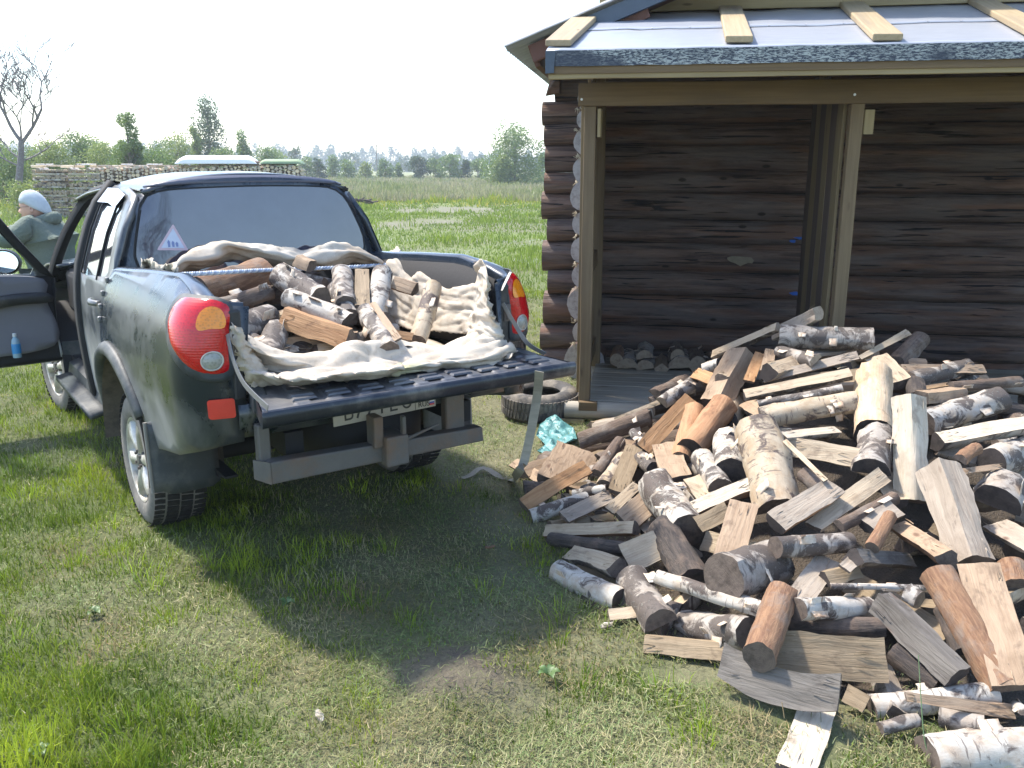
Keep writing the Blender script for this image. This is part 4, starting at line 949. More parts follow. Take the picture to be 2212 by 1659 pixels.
# ---- underride bar and hitch
UB = [tyy(*q, -1.22) for q in ((583, 1000), (1043, 922), (1046, 953), (588, 1048))]
bx_ = (UB[1]-UB[0]); 
m = MB(); th = Vector((0, .07, 0))
m.add([UB[0], UB[1], UB[2], UB[3]]+[p+th for p in UB], [(3,2,1,0),(4,5,6,7),(0,1,5,4),(1,2,6,5),(2,3,7,6),(3,0,4,7)]); bevel(obj('underride_bar', m.mesh('underride_bar'), M_STEEL, truck), .008, 2)
m = MB(); q0 = tyy(548, 1020, -1.16); m.add([UB[0], UB[3], q0-Vector((0, 0, .03)), q0+Vector((-.0, 0, .05))]+[p+Vector((.004, .01, 0)) for p in (UB[0], UB[3], q0-Vector((0, 0, .03)), q0+Vector((0, 0, .05)))], [(0,1,2,3),(7,6,5,4),(0,4,5,1),(1,5,6,2),(2,6,7,3),(3,7,4,0)]); obj('bar_end', m.mesh('bar_end'), M_STEEL, truck)
for px_, w_ in ((572, .05), (985, .10)):
    q = tyy(px_, 960, -1.17); m = MB(); m.box((q.x-w_/2, q.y, .60), (q.x+w_/2, q.y+.05, .80)); bevel(obj('bar_bracket', m.mesh('bar_bracket'), M_STEEL, truck), .006)
hq = tyy(858, 965, -1.26)
m = MB(); m.box((hq.x-.055, hq.y-.01, hq.z-.085), (hq.x+.055, hq.y+.14, hq.z+.05)); bevel(obj('hitch_socket', m.mesh('hitch_socket'), M_STEEL, truck), .01, 2)
m = MB(); m.box((hq.x-.095, hq.y+.02, hq.z+.0), (hq.x-.05, hq.y+.10, hq.z+.14)); m.box((hq.x+.03, hq.y+.0, hq.z+.04), (hq.x+.05, hq.y+.03, hq.z+.13)); bevel(obj('hitch_bracket', m.mesh('hitch_bracket'), M_STEEL, truck), .008, 2)
m = MB(); m.tube([(hq.x+.06, hq.y+.02, hq.z+.02), (hq.x+.24, hq.y+.06, hq.z+.045)], [.008, .006], 8); obj('hitch_pin', m.mesh('hitch_pin'), M_STEEL, truck, 180)
# frame, axle, spare wheel
for x in (-.42, .42):
    m = MB(); m.box((x-.04, -1.08, .62), (x+.04, 2.9, .72)); obj('chassis_rail', m.mesh('chassis_rail'), M_DARK, truck)
m = MB(); m.tube([(-.66, 0, .345), (-.1, 0, .345), (0, 0, .345), (.1, 0, .345), (.66, 0, .345)], [.045, .045, .13, .045, .045], 12); obj('rear_axle', m.mesh('rear_axle'), M_DARK, truck, 180)
m = lathe([(.10, -.1), (.30, -.11), (.34, -.06), (.34, .06), (.30, .11), (.10, .1)], 32); o = obj('spare_wheel', m.mesh('spare_wheel'), M_DARK, truck, 40); o.location = (0, -.72, .62)
m = MB(); m.box((-.55, -.05, .55), (.05, 2.6, .66)); obj('fuel_tank', m.mesh('fuel_tank'), M_DARK, truck)
for x in (-.55, .55):
    for k in range(3): m = MB(); m.box((x-.03, -.6+.06*k, .40-.012*k), (x+.03, .6-.06*k, .41-.012*k)); obj('leaf_spring', m.mesh('leaf_spring'), M_DARK, truck)

# ---- wheels
def wheel(x, y, steer=0, outer=-1, ry=0.):
    w_ = empty('wheel', (x, y, .345), 0); w_.parent = truck; w_.rotation_euler = (0, 0, R(steer))
    rt = .350; hw_ = .12
    prof = [(.212, -hw_+.02), (.225, -hw_), (.25, -hw_-.010), (.29, -hw_-.012), (.325, -hw_+.002), (.340, -hw_+.022), (rt-.003, -hw_+.035), (rt, -.03), (rt, .03), (rt-.003, hw_-.035), (.325, hw_-.002), (.29, hw_+.012), (.25, hw_+.01), (.212, hw_-.02)]
    m = lathe(prof, 64); o = obj('tyre', m.mesh('tyre'), M_SIDEW, w_, 45); o.rotation_euler = (0, R(90), 0)
    m = MB()
    for k in range(56):
        for j, (z0, z1) in enumerate(((-.125, -.075), (-.066, -.010), (.0, .056), (.066, .125))):
            a0 = 2*math.pi*(k+(j % 2)*.5)/56; a1 = a0+.078; ri = rt-.006; ro = rt+.008-(.010 if j in (0, 3) else 0)
            vs = [(r*math.cos(a), r*math.sin(a), z) for r in (ri, ro) for a, z in ((a0, z0), (a1, z0), (a1+.02, z1), (a0+.02, z1))]
            m.add(vs, [(4,5,6,7),(0,1,5,4),(1,2,6,5),(2,3,7,6),(3,0,4,7)])
    o = obj('tread_block', m.mesh('tread_block'), M_TYRE, w_, kind='stuff'); o.rotation_euler = (0, R(90), 0)
    s = 1 if outer > 0 else -1
    m = lathe([(.205, s*-.10), (.200, s*-.02), (.203, s*.085), (.213, s*.116), (.220, s*.120), (.216, s*.104), (.209, s*.080), (.198, s*.02)], 48); o = obj('rim', m.mesh('rim'), M_ALU, w_, 40); o.rotation_euler = (0, R(90), 0)
    m = MB()
    for k in range(6):
        a = 2*math.pi*k/6+.3; c_, s_ = math.cos(a), math.sin(a)
        def P(r, t, d): return (r*c_-t*s_, r*s_+t*c_, s*d)
        rows = []
        for r, tw_, dp in ((.04, .030, .105), (.10, .027, .112), (.15, .032, .116), (.206, .046, .112)):
            rows.append([P(r, -tw_, dp-.03), P(r, -tw_*.8, dp), P(r, 0, dp+.008), P(r, tw_*.8, dp), P(r, tw_, dp-.03)])
        m.grid(rows)
    o = obj('spoke', m.mesh('spoke'), M_ALU, w_, 60); o.rotation_euler = (0, R(90), 0)
    m = lathe([(.0, s*.118), (.025, s*.118), (.034, s*.110), (.062, s*.104), (.07, s*.07), (.19, s*.05), (.20, s*-.06)], 32); o = obj('hub', m.mesh('hub'), simple('hub_dark', (.10, .095, .085), .6, .2), w_, 40); o.rotation_euler = (0, R(90), 0)
    for k in range(6):
        a = 2*math.pi*k/6; m = MB(); m.tube([(.047*math.cos(a), .047*math.sin(a), s*.10), (.047*math.cos(a), .047*math.sin(a), s*.122)], .008, 6); o = obj('wheel_nut', m.mesh('wheel_nut'), M_STEEL, w_); o.rotation_euler = (0, R(90), 0)
    return w_
WX = .69
wheel(-WX, .05, 0, 1 if False else 1*-1*-1) if False else None
# the lathe axis z is turned onto +x, so the outer face of a left wheel lies at -x
for wx, wy, st in ((-WX, .10, 0), (WX, .10, 0), (-WX, 2.72, 7), (WX, 2.72, 7)): wheel(wx, wy, st, -1 if wx < 0 else 1)

# ---- cab
CABB = .38           # back of the cab
def cabx(z):
    P_ = [(.40, .775), (.60, .80), (.85, .815), (1.05, .812), (1.20, .795), (1.30, .765), (1.45, .715), (1.58, .655), (1.66, .600), (1.70, .55)]
    return float(np.interp(z, [p[0] for p in P_], [p[1] for p in P_]))
def cabside(y, z, side=-1, off=0.):
    sh = 1-.02*max(0, y-1.9); return (side*(cabx(z)*sh+off), y, z)
def rf_z(y): return float(np.interp(y, [.30, .45, .8, 1.3, 1.8, 2.05], [1.655, 1.680, 1.690, 1.685, 1.635, 1.585]))
def roofline(y): return rf_z(y)
belt = lambda y: 1.17-.03*(y-.4)*.5
# roof
rows = []
for y in np.linspace(.42, 2.06, 18):
    e = rf_z(y); row = []
    for u in np.linspace(-1, 1, 25):
        w_ = cabx(e); x = u*w_; z = e+.085*(1-abs(u)**2.4)*(1 if y < 1.9 else 1-(y-1.9)*.9)
        row.append((x, y, z))
    rows.append(row)
m = MB(); m.grid(rows); solidify(obj('roof', m.mesh('roof'), M_PCAB, truck, 180), .02)
# back panel with rounded shoulders joining the roof
def backf(x, z):     # wraps from the back glass plane onto the side
    ax = abs(x); w_ = cabx(min(z, 1.70)); q = w_-ax; y = CABB-.055*(1-(ax/.75)**2)+.13*max(0, (z-1.2))
    if q < .09: y += (.09-q)**2*6.5
    return (x, y, z)
def back_outline():
    o = [(-cabx(z), z) for z in np.linspace(.95, 1.655, 14)]
    o += [(u*cabx(1.655), 1.655+.088*(1-abs(u)**2.4)) for u in np.linspace(-.96, .96, 17)]
    o += [(cabx(z), z) for z in np.linspace(1.655, .95, 14)]
    return o
solidify(obj('cab_back', panel(back_outline(), lambda x, z: backf(x, z), .06).mesh('cab_back'), M_PCAB, truck, 180), .015)
GO = [(-.645, 1.40), (-.60, 1.57), (-.575, 1.63), (-.52, 1.665), (-.38, 1.682), (0, 1.692), (.36, 1.685), (.48, 1.665), (.545, 1.61), (.60, 1.50), (.64, 1.39), (.635, 1.31), (.60, 1.255), (.50, 1.225), (0, 1.215), (-.50, 1.225), (-.61, 1.26), (-.65, 1.32)]
go = smooth_curve(GO, 60, True)
def off_back(x, z, d): p = Vector(backf(x, z)); return (p.x, p.y-d, p.z)
big = [(x*1.02, 1.45+(z-1.45)*1.035) for x, z in go]
obj('glass_seal', panel(big, lambda x, z: off_back(x, z, .0045), .08).mesh('glass_seal'), M_DARK, truck, 180)
rg = obj('rear_window', panel(go, lambda x, z: off_back(x, z, .009), .08).mesh('rear_window'), M_BACKGL, truck, 180)
sticker = empty('decal', (0, 0, 0)); sticker.parent = rg
tri = [tyy(*q, CABB) for q in ((373, 483), (337, 540), (404, 540))]; tri = [(p.x, p.z) for p in tri]
tri_r = []
for i in range(3):
    a, b, c = (np.array(tri[(i+j-1) % 3]) for j in range(3)); tri_r += [tuple(b+(a-b)*.07), tuple(b+(a+c-2*b)*.012), tuple(b+(c-b)*.07)]
obj('triangle', panel(tri_r, lambda x, z: off_back(x, z, .0112), .05).mesh('triangle'), simple('faded_sticker', (.52, .40, .46), .5, nz=.1), sticker)
ctr = np.mean(tri, 0); inn_t = [tuple(ctr+(np.array(t)-ctr)*.74) for t in tri]
obj('triangle', panel(inn_t, lambda x, z: off_back(x, z, .0128), .05).mesh('triangle'), simple('pale_sticker', (.50, .56, .68), .5, nz=.1), sticker)
MB_ = simple('dark_print', (.16, .22, .42), .6)
for k, (x0, hh) in enumerate(((-.022, .038), (-.001, .032), (.018, .026))):
    b = [(ctr[0]+x0-.005, ctr[1]-.028), (ctr[0]+x0+.006, ctr[1]-.028), (ctr[0]+x0+.007, ctr[1]-.028+hh*.7), (ctr[0]+x0, ctr[1]-.028+hh), (ctr[0]+x0-.007, ctr[1]-.028+hh*.7)]
    obj('figure', panel(b, lambda x, z: off_back(x, z, .0142), .05).mesh('figure'), MB_, sticker)
# dark band over the rear window with two end bolts
bo = [(u*.565, 1.697+.020*(1-abs(u)**3)) for u in np.linspace(-1, 1, 21)]+[(u*.56, 1.697+.052*(1-abs(u)**3)+.006) for u in np.linspace(1, -1, 21)]
M_BAND = simple('grey_blue_band', (.085, .095, .135), .45, nz=.1)
solidify(obj('roof_lip', panel(bo, lambda x, z: off_back(x, z, .014-.4*(z-1.69)), .05).mesh('roof_lip'), M_BAND, truck, 180), .01)
for x in (-.575, .575):
    m = MB(); p = off_back(x, 1.68, .012); m.tube([(x, p[1]+.01, 1.68), (x, p[1]-.006, 1.68)], .007, 10); obj('screw_head', m.mesh('screw_head'), M_DARK, truck)

YB, YA = 1.22, 2.03            # B pillar and A pillar foot
for side in (-1, 1):
    def sf(y, z, side=side): return cabside(y, z, side)
    # rear door with its window
    do = [(.36, 1.10), (.37, 1.30), (.40, 1.50), (.46, 1.655), (.8, 1.69), (YB-.02, 1.695), (YB, 1.2), (YB+.02, .95), (YB, .45), (.82, .43), (.80, .62), (.66, .84), (.45, .95), (.36, .97)]
    wo = smooth_curve([(.52, 1.24), (.50, 1.30), (.56, 1.50), (.64, 1.62), (.9, 1.645), (YB-.07, 1.645), (YB-.065, 1.4), (YB-.06, 1.205), (.9, 1.21)], 40, True)
    solidify(obj('rear_door', panel(do, sf, .06, (wo,)).mesh('rear_door'), M_PAINT if side < 0 else M_PCAB, truck, 50), .03, 1 if side < 0 else -1)
    obj('side_window', panel(wo, lambda y, z: cabside(y, z, side, -.006), .1).mesh('side_window'), M_SIDEGL, truck, 180)
    m = MB(); m.tube([cabside(YB-.075, z, side, .004) for z in np.linspace(1.2, 1.65, 8)], .006, 6); obj('window_channel', m.mesh('window_channel'), M_DARK, truck, 180)
    m = MB(); m.tube([cabside(.72, z, side, .0) for z in np.linspace(1.2, 1.64, 8)], .007, 6); obj('window_channel', m.mesh('window_channel'), M_DARK, truck, 180)
    vis = [(.62, 1.655), (.9, 1.68), (YB-.04, 1.68), (YB-.04, 1.60), (.9, 1.605), (.68, 1.585)]
    obj('wind_deflector', panel(vis, lambda y, z: cabside(y, z, side, .022), .06).mesh('wind_deflector'), simple('pale_deflector', (.55, .6, .68), .2), truck, 60)
    # handle
    hh = MB(); p = cabside(.70, 1.085, side, .03); rows = []
    for k in range(9):
        t = k/8; y = .61+.17*t; o_ = .012+.028*math.sin(math.pi*t)**.6; rows.append([cabside(y, 1.085+dz, side, o_+do_) for dz, do_ in ((-.014, -.008), (-.012, .006), (.0, .010), (.014, .006), (.016, -.008))])
    hh.grid(rows); obj('door_handle', hh.mesh('door_handle'), M_PAINT, truck, 180)
    # sill, B pillar inner, A pillar, front wing
    m = MB(); rows = [[(side*(.775+dx), y, z) for dx, z in ((-.06, .50), (.0, .48), (.012, .42), (-.02, .36), (-.10, .36))] for y in np.linspace(.80, 2.12, 6)]
    m.grid(rows); solidify(obj('sill', m.mesh('sill'), M_DUSTP, truck, 60), .01)
    m = MB(); rows = [[(side*(.775+.115*dx), y, .40+.0*dx-.012*(dx > .5)) for dx in (0, .4, .8, 1.)] for y in np.linspace(.86, 2.05, 5)]; m.grid(rows)
    solidify(obj('side_step', m.mesh('side_step'), M_DUSTP, truck, 60), .03)
    m = MB(); rows = [[cabside(y, z, side, -.03) for y in (YB-.03, YB+.09)] for z in np.linspace(.45, 1.69, 12)]; m.grid(rows); solidify(obj('pillar', m.mesh('pillar'), M_DARK, truck, 60), .05)
    ap = [(2.62, 1.06, .765), (2.44, 1.22, .735), (2.26, 1.38, .69), (2.08, 1.53, .63), (1.95, 1.60, .60), (1.75, 1.645, .58), (1.45, 1.675, .57), (YB, 1.70, .56)]
    m = MB(); rows = []
    for (y, z, x) in smooth_curve(ap, 26): rows.append([(side*(x+.016), y, z), (side*(x-.005), y+.02, z+.02), (side*(x-.045), y+.012, z+.012), (side*(x-.05), y-.02, z-.022), (side*(x-.0), y-.03, z-.03)])
    m.grid(rows, 0, True); obj('a_pillar', m.mesh('a_pillar'), M_DARK, truck, 60)
    # front wing
    fo = [(YA+.34, 1.04), (2.6, 1.05), (3.0, 1.04), (3.45, .95), (3.52, .80), (3.50, .60), (3.30, .52)]
    fo += [(2.72-.46*math.cos(a), .38+.46*math.sin(a)) for a in np.linspace(math.pi-.75, .30, 18)]+[(YA+.34, .45), (YA+.33, .45)]
    solidify(obj('front_wing', panel(fo, lambda y, z: (side*(.80+.03*math.exp(-((y-2.72)/.5)**2)*math.exp(-((z-.75)/.25)**2)-.10*max(0, y-3.1)-.25*max(0, z-.95)**1.), y, z), .07).mesh('front_wing'), M_PAINT, truck, 50), .012, 1 if side < 0 else -1)
    rows = [[(side*x, 2.72-.45*math.cos(a), .38+.45*math.sin(a)) for x in (.80, .45)] for a in np.linspace(0, math.pi, 20)]
    m = MB(); m.grid(rows); obj('wheel_well', m.mesh('wheel_well'), M_DARK, truck, 180)
    m = MB(); rows = [[(side*(.79-.26*u), 2.30-.01*u, .60-.36*v_) for u in np.linspace(0, 1, 4)] for v_ in (0, .5, 1)]; m.grid(rows); solidify(obj('mud_flap', m.mesh('mud_flap'), M_DUSTP, truck), .01)
# right front door closed
fo = [(YB+.02, .45), (YB+.03, 1.2), (YB+.02, 1.69), (1.75, 1.70), (1.95, 1.64), (2.15, 1.42), (2.32, 1.19), (2.14, 1.12), (2.12, .8), (2.10, .45)]
wo = smooth_curve([(YB+.09, 1.20), (YB+.08, 1.4), (YB+.08, 1.63), (1.72, 1.645), (1.88, 1.60), (2.06, 1.42), (2.18, 1.22), (1.7, 1.20)], 36, True)
solidify(obj('front_door', panel(fo, lambda y, z: cabside(y, z, 1), .07, (wo,)).mesh('front_door'), M_PCAB, truck, 50), .03)
obj('side_window', panel(wo, lambda y, z: cabside(y, z, 1, -.006), .1).mesh('side_window'), M_CLEAR, truck, 180)
# bonnet, windscreen, dashboard, seats, front end
rows = [[(x, y, np.interp(y, [2.36, 2.9, 3.4, 3.55], [1.13, 1.10, 1.0, .86])+.05*(1-(x/.74)**2)) for x in np.linspace(-.74, .74, 15)] for y in np.linspace(2.36, 3.55, 12)]
m = MB(); m.grid(rows); solidify(obj('bonnet', m.mesh('bonnet'), M_PCAB, truck, 180), .02)
rows = [[(x*(1.24-.24*t), 2.47-.50*t+.05*(1-(x/.56)**2), 1.13+.55*t) for x in np.linspace(-.56, .56, 9)] for t in np.linspace(0, 1, 6)]
m = MB(); m.grid(rows); obj('windscreen', m.mesh('windscreen'), M_CLEAR, truck, 180)
m = MB(); m.box((-.72, 3.50, .45), (.72, 3.60, .85)); bevel(obj('front_bumper', m.mesh('front_bumper'), M_PAINT, truck), .04, 3)
m = MB(); m.box((-.70, 2.05, .80), (.70, 2.42, 1.10)); bevel(obj('dashboard', m.mesh('dashboard'), M_DARK, truck), .04, 2)
m = MB(); m.box((-.74, .45, .42), (.74, 2.3, .50)); obj('cab_floor', m.mesh('cab_floor'), M_DARK, truck)
for sx_ in (-.36, .36):
    st = empty('front_seat', (sx_, 1.45, .5)); st.parent = truck
    m = MB(); m.box((-.25, -.05, .10), (.25, .42, .28)); bevel(obj('seat_cushion', m.mesh('seat_cushion'), M_INT, st), .04, 3)
    m = MB(); m.box((-.24, -.18, .25), (.24, -.05, .86)); bevel(obj('seat_back', m.mesh('seat_back'), M_INT, st), .04, 3)
m = MB(); m.box((-.62, .62, .60), (.62, .74, 1.35)); bevel(obj('rear_seat', m.mesh('rear_seat'), M_INT, truck), .04, 3)
# ---- open driver door, swung forward-left
dh = empty('open_door', (-.80, 2.36, 0), 0); dh.parent = truck; DA = 88
dh.rotation_euler = (0, 0, R(-DA))     # closed door runs from the hinge towards -y
def df(y, z, o=0): return (-(cabx(z)-.80)*-1*0-(.80-0)*0+(-(cabx(z)-.80))-o if True else 0, y, z)
do = [(0, .46), (-.82, .45), (-.86, .62), (-.875, .9), (-.865, 1.17), (-.86, 1.40), (-.83, 1.60), (-.76, 1.685), (-.45, 1.695), (-.44, 1.66), (-.36, 1.60), (-.18, 1.33), (.02, 1.05), (.02, 1.0), (.01, .9)]
wo = [(-.79, 1.12), (-.79, 1.40), (-.765, 1.58), (-.71, 1.635), (-.52, 1.64), (-.46, 1.61), (-.40, 1.54), (-.25, 1.33), (-.10, 1.12), (-.12, 1.08)]
solidify(obj('door_shell', panel(do, lambda y, z: df(y, z), .07, (wo,)).mesh('door_shell'), M_PAINT, dh, 50), .02, 0)
obj('door_glass', panel(wo, lambda y, z: df(y, z, -.004), .1).mesh('door_glass'), M_CLEAR, dh, 180)
frm = [(-.865, 1.10), (-.86, 1.40), (-.83, 1.60), (-.76, 1.685), (-.52, 1.69), (-.44, 1.66), (-.36, 1.60), (-.18, 1.33), (.02, 1.05)]
wi = [(-.81, 1.10), (-.81, 1.40), (-.785, 1.59), (-.71, 1.65), (-.55, 1.66), (-.47, 1.63), (-.41, 1.57), (-.24, 1.33), (-.07, 1.09)]
solidify(obj('door_frame', panel(frm+wi[::-1], lambda y, z: df(y, z, -.022), .05).mesh('door_frame'), M_DARK, dh, 60), .03, 0)
rim_o = [(0, .47), (-.80, .46), (-.845, .62), (-.86, .9), (-.85, 1.10), (.0, 1.06), (.0, .9)]
tri_ = [(-.04, .58), (-.66, .55), (-.755, .60), (-.775, .75), (-.78, .95), (-.765, 1.085), (-.09, 1.06), (-.05, .9)]
solidify(obj('door_seal', panel(rim_o, lambda y, z: df(y, z, -.02), .08).mesh('door_seal'), M_DARK, dh, 60), .02, 0)
solidify(obj('door_trim', panel(smooth_curve(tri_, 50, True), lambda y, z: df(y, z, -.045+.01*math.cos(z*7)), .05).mesh('door_trim'), M_INT, dh, 60), .03, 0)
arm = [(-.72, .80), (-.55, .90), (-.30, .955), (-.05, .95), (-.02, .89), (-.25, .885), (-.45, .85), (-.58, .79)]
solidify(obj('armrest', panel(smooth_curve(arm, 40, True), lambda y, z: df(y, z, -.075), .04).mesh('armrest'), M_BLK, dh, 60), .035, 0)
m = MB(); m.box((-.02, -.42, 1.02), (.02, -.30, 1.05)); o = obj('door_latch_handle', m.mesh('door_latch_handle'), M_BLK, dh); o.location = (.045, -.05, .03)
# mirror on the outside of the open door
mr = empty('wing_mirror', (-.12, -.24, 1.16)); mr.parent = dh; mr.rotation_euler = (0, 0, R(DA-30))
m = MB(); 
for k in range(3): pass
rows = [[(.105*math.cos(a)*q-.02, d_, .085*math.sin(a)*q) for a in np.linspace(0, 6.283, 25)[:-1]] for d_, q in ((0, 1.0), (.03, 1.04), (.07, .85), (.09, .4))]
m.grid(rows, 0, True); m.add(rows[-1], [tuple(range(24))]); obj('mirror_shell', m.mesh('mirror_shell'), M_BLK, mr, 60)
m = MB(); m.add([(.095*math.cos(a)-.02, .004, .075*math.sin(a)) for a in np.linspace(0, 6.283, 25)[:-1]], [tuple(range(24))[::-1]]); a = NT('mirror'); obj('mirror_glass', m.mesh('mirror_glass'), a.bsdf((.85, .88, .9), .02, None, Metallic=1.), mr)
# ================================================================ firewood
BK = {'w': bark_birch('white_birch_bark', (.42, .395, .36), (.085, .07, .062), .6),
      'W': bark_birch('bright_birch_bark', (.49, .455, .40), (.085, .065, .055), .5, (.31, .225, .15)),
      'g': bark_birch('grey_patched_birch_bark', (.36, .325, .285), (.085, .068, .058), .8, (.20, .145, .10)),
      'y': bark_birch('yellowish_patched_bark', (.44, .36, .26), (.09, .065, .055), .5, (.30, .20, .11)),
      'd': bark_rough('dark_brown_bark', (.070, .048, .038), (.15, .105, .075), (.20, .165, .135)),
      'b': bark_rough('reddish_brown_bark', (.15, .075, .042), (.27, .155, .085), (.21, .16, .125)),
      'o': wood('orange_peeled_wood', (.33, .165, .08), (.43, .25, .135), (.16, .065, .03), .7, False),
      'p': wood('pale_peeled_wood', (.48, .35, .22), (.58, .46, .33), (.34, .19, .09), .7, True),
      'k': bark_rough('blackened_bark', (.025, .02, .02), (.07, .055, .045), (.14, .10, .075))}
WD = {'c': wood('cream_split_wood', (.34, .265, .18), (.43, .35, .25), (.22, .145, .085), .6),
      'C': wood('fresh_white_split_wood', (.45, .38, .29), (.53, .465, .37), (.32, .235, .15), .45),
      't': wood('tan_split_wood', (.28, .195, .125), (.36, .265, .18), (.16, .10, .06), .6),
      'y': wood('grey_weathered_wood', (.27, .22, .17), (.35, .295, .235), (.15, .11, .08), .55),
      'n': wood('brown_olive_wood', (.205, .15, .09), (.27, .205, .13), (.12, .08, .045), .6),
      'k': wood('dark_weathered_wood', (.105, .092, .078), (.165, .148, .13), (.05, .042, .036), .7),
      'o': wood('orange_stained_wood', (.34, .18, .08), (.42, .25, .125), (.18, .075, .03), .6, False)}
EG = {'n': end_grain('brown_end_grain', (.13, .10, .08), (.10, .075, .06), (.05, .037, .03)),
      'c': end_grain('cream_end_grain', (.34, .27, .19), (.27, .21, .15), (.19, .13, .09)),
      'd': end_grain('dark_end_grain', (.05, .04, .037), (.038, .03, .028), (.02, .017, .016))}
M_CURL = bark_birch('curled_bark', (.62, .54, .44), (.16, .09, .05), .1, (.46, .27, .14))
def section(kind, n=1):
    """closed outline (y, z, is_bark, sharp) of unit half width, outward is +z"""
    def arc(a0, a1, k, c=(0, 0), r=1.): return [(c[0]+r*math.cos(R(a)), c[1]+r*math.sin(R(a)), 1) for a in np.linspace(a0, a1, k)]
    def seg(a, b, k): return [(a[0]+(b[0]-a[0])*t, a[1]+(b[1]-a[1])*t, 0) for t in np.linspace(0, 1, k+1)[1:-1]]
    if kind == 'R': return arc(0, 360, 21)[:-1]
    if kind == 'H': return seg((-1, 0), (1, 0), 5)+arc(0, -180, 12)              # flat split face outward
    if kind == 'B': return arc(180, 0, 12)+seg((1, 0), (-1, 0), 4)              # bark outward, flat behind
    if kind == 'Q': return seg((-1, .0), (1, 0), 5)+arc(0, -76, 7, (-1, 0), 2.)[:]+seg((-.52, -1.94), (-1, 0), 4) # quarter
    if kind == 'W': return [(-.98, -.25, 1)]+seg((-.98, -.25), (.12, .52), 4)+[(.12, .52, 0)]+seg((.12, .52), (.98, -.22), 4)+[(.98, -.22, 1)]+arc(-20, -160, 8, (0, 0), .98)
    if kind == 'P': return [(-1, -.0, 0)]+seg((-1, 0), (1, .0), 5)+[(1, 0, 0), (.97, -.20, 1), (.9, -.42, 0)]+seg((.9, -.42), (-.92, -.5), 4)+[(-.92, -.5, 0), (-.99, -.22, 1)]
    if kind == 'S': return [(-1, -.3, 0), (-.4, .6, 0), (.7, .5, 0), (1, -.3, 1), (0, -.8, 1)]
def log_piece(name, L, hw_, kind, seed, bend=0., bendy=0., twist=0., taper=0., rough=1., taper2=None):
    g = random.Random(seed); sec = section(kind); n = len(sec); ns = 13; rows = []; off = g.uniform(0, 50)
    sk = (g.uniform(-.10, .10), g.uniform(-.08, .08)); sk2 = (g.uniform(-.10, .10), g.uniform(-.08, .08)); wob = g.uniform(.02, .06)
    for i in range(ns):
        t = i/(ns-1); x = (t-.5)*L; sc = hw_*(1+taper*(.5-t)*2+.05*noise.noise(Vector((t*2.2, off, 3))))
        if taper2: sc *= 1-taper2*(1-t)**1.5
        tw_ = twist*(t-.5); c_, s_ = math.cos(tw_), math.sin(tw_)
        bz = bend*L*(1-(2*t-1)**2)+hw_*wob*3*noise.noise(Vector((t*1.7, off, 12))); by_ = bendy*L*(1-(2*t-1)**2)+hw_*wob*3*noise.noise(Vector((t*1.7, off, 22))); row = []
        for y, z, bk in sec:
            am = (.085 if bk else .05)*rough
            q = 1+am*1.5*noise.noise(Vector((x*9+off, y*1.7, z*1.7)))+am*.8*noise.noise(Vector((x*22+off, y*3, z*3)))+am*.6*noise.noise(Vector((x*45+off, y*6, z*6)))
            dz = 0 if bk else .10*noise.noise(Vector((x*5+off, y*4, 1)))+.075*noise.noise(Vector((off, y*9, x*2.5)))
            yy, zz = y*q*sc, (z*q+dz)*sc; yy, zz = yy*c_-zz*s_, yy*s_+zz*c_
            xx = x
            if i in (0, ns-1):
                s2 = sk if i == 0 else sk2; xx += s2[0]*yy+s2[1]*zz+.02*hw_*noise.noise(Vector((y*5, z*5, off)))*4
            row.append((xx, yy+by_, zz+bz))
        rows.append(row)
    m = MB(); b = []
    for i in range(ns-1):
        for j in range(n):
            k = (j+1) % n; m.f.append((i*n+j, i*n+k, (i+1)*n+k, (i+1)*n+j)); m.m.append(0 if (sec[j][2] and sec[k][2]) else 1)
    m.v = [p for r in rows for p in r]
    for e, rw in ((0, rows[0]), (1, rows[-1])):
        c = tuple(np.mean(rw, 0)); b = len(m.v); m.v += [c]+rw
        m.f += [(b, b+1+(k+1) % n, b+1+k) if e else (b, b+1+k, b+1+(k+1) % n) for k in range(n)]; m.m += [2]*n
    # all outlines run so that the faces must look outwards
    me = m.mesh(name); bm = bmesh.new(); bm.from_mesh(me); bmesh.ops.recalc_face_normals(bm, faces=bm.faces); bm.to_mesh(me); bm.free(); return me
NP = [0]
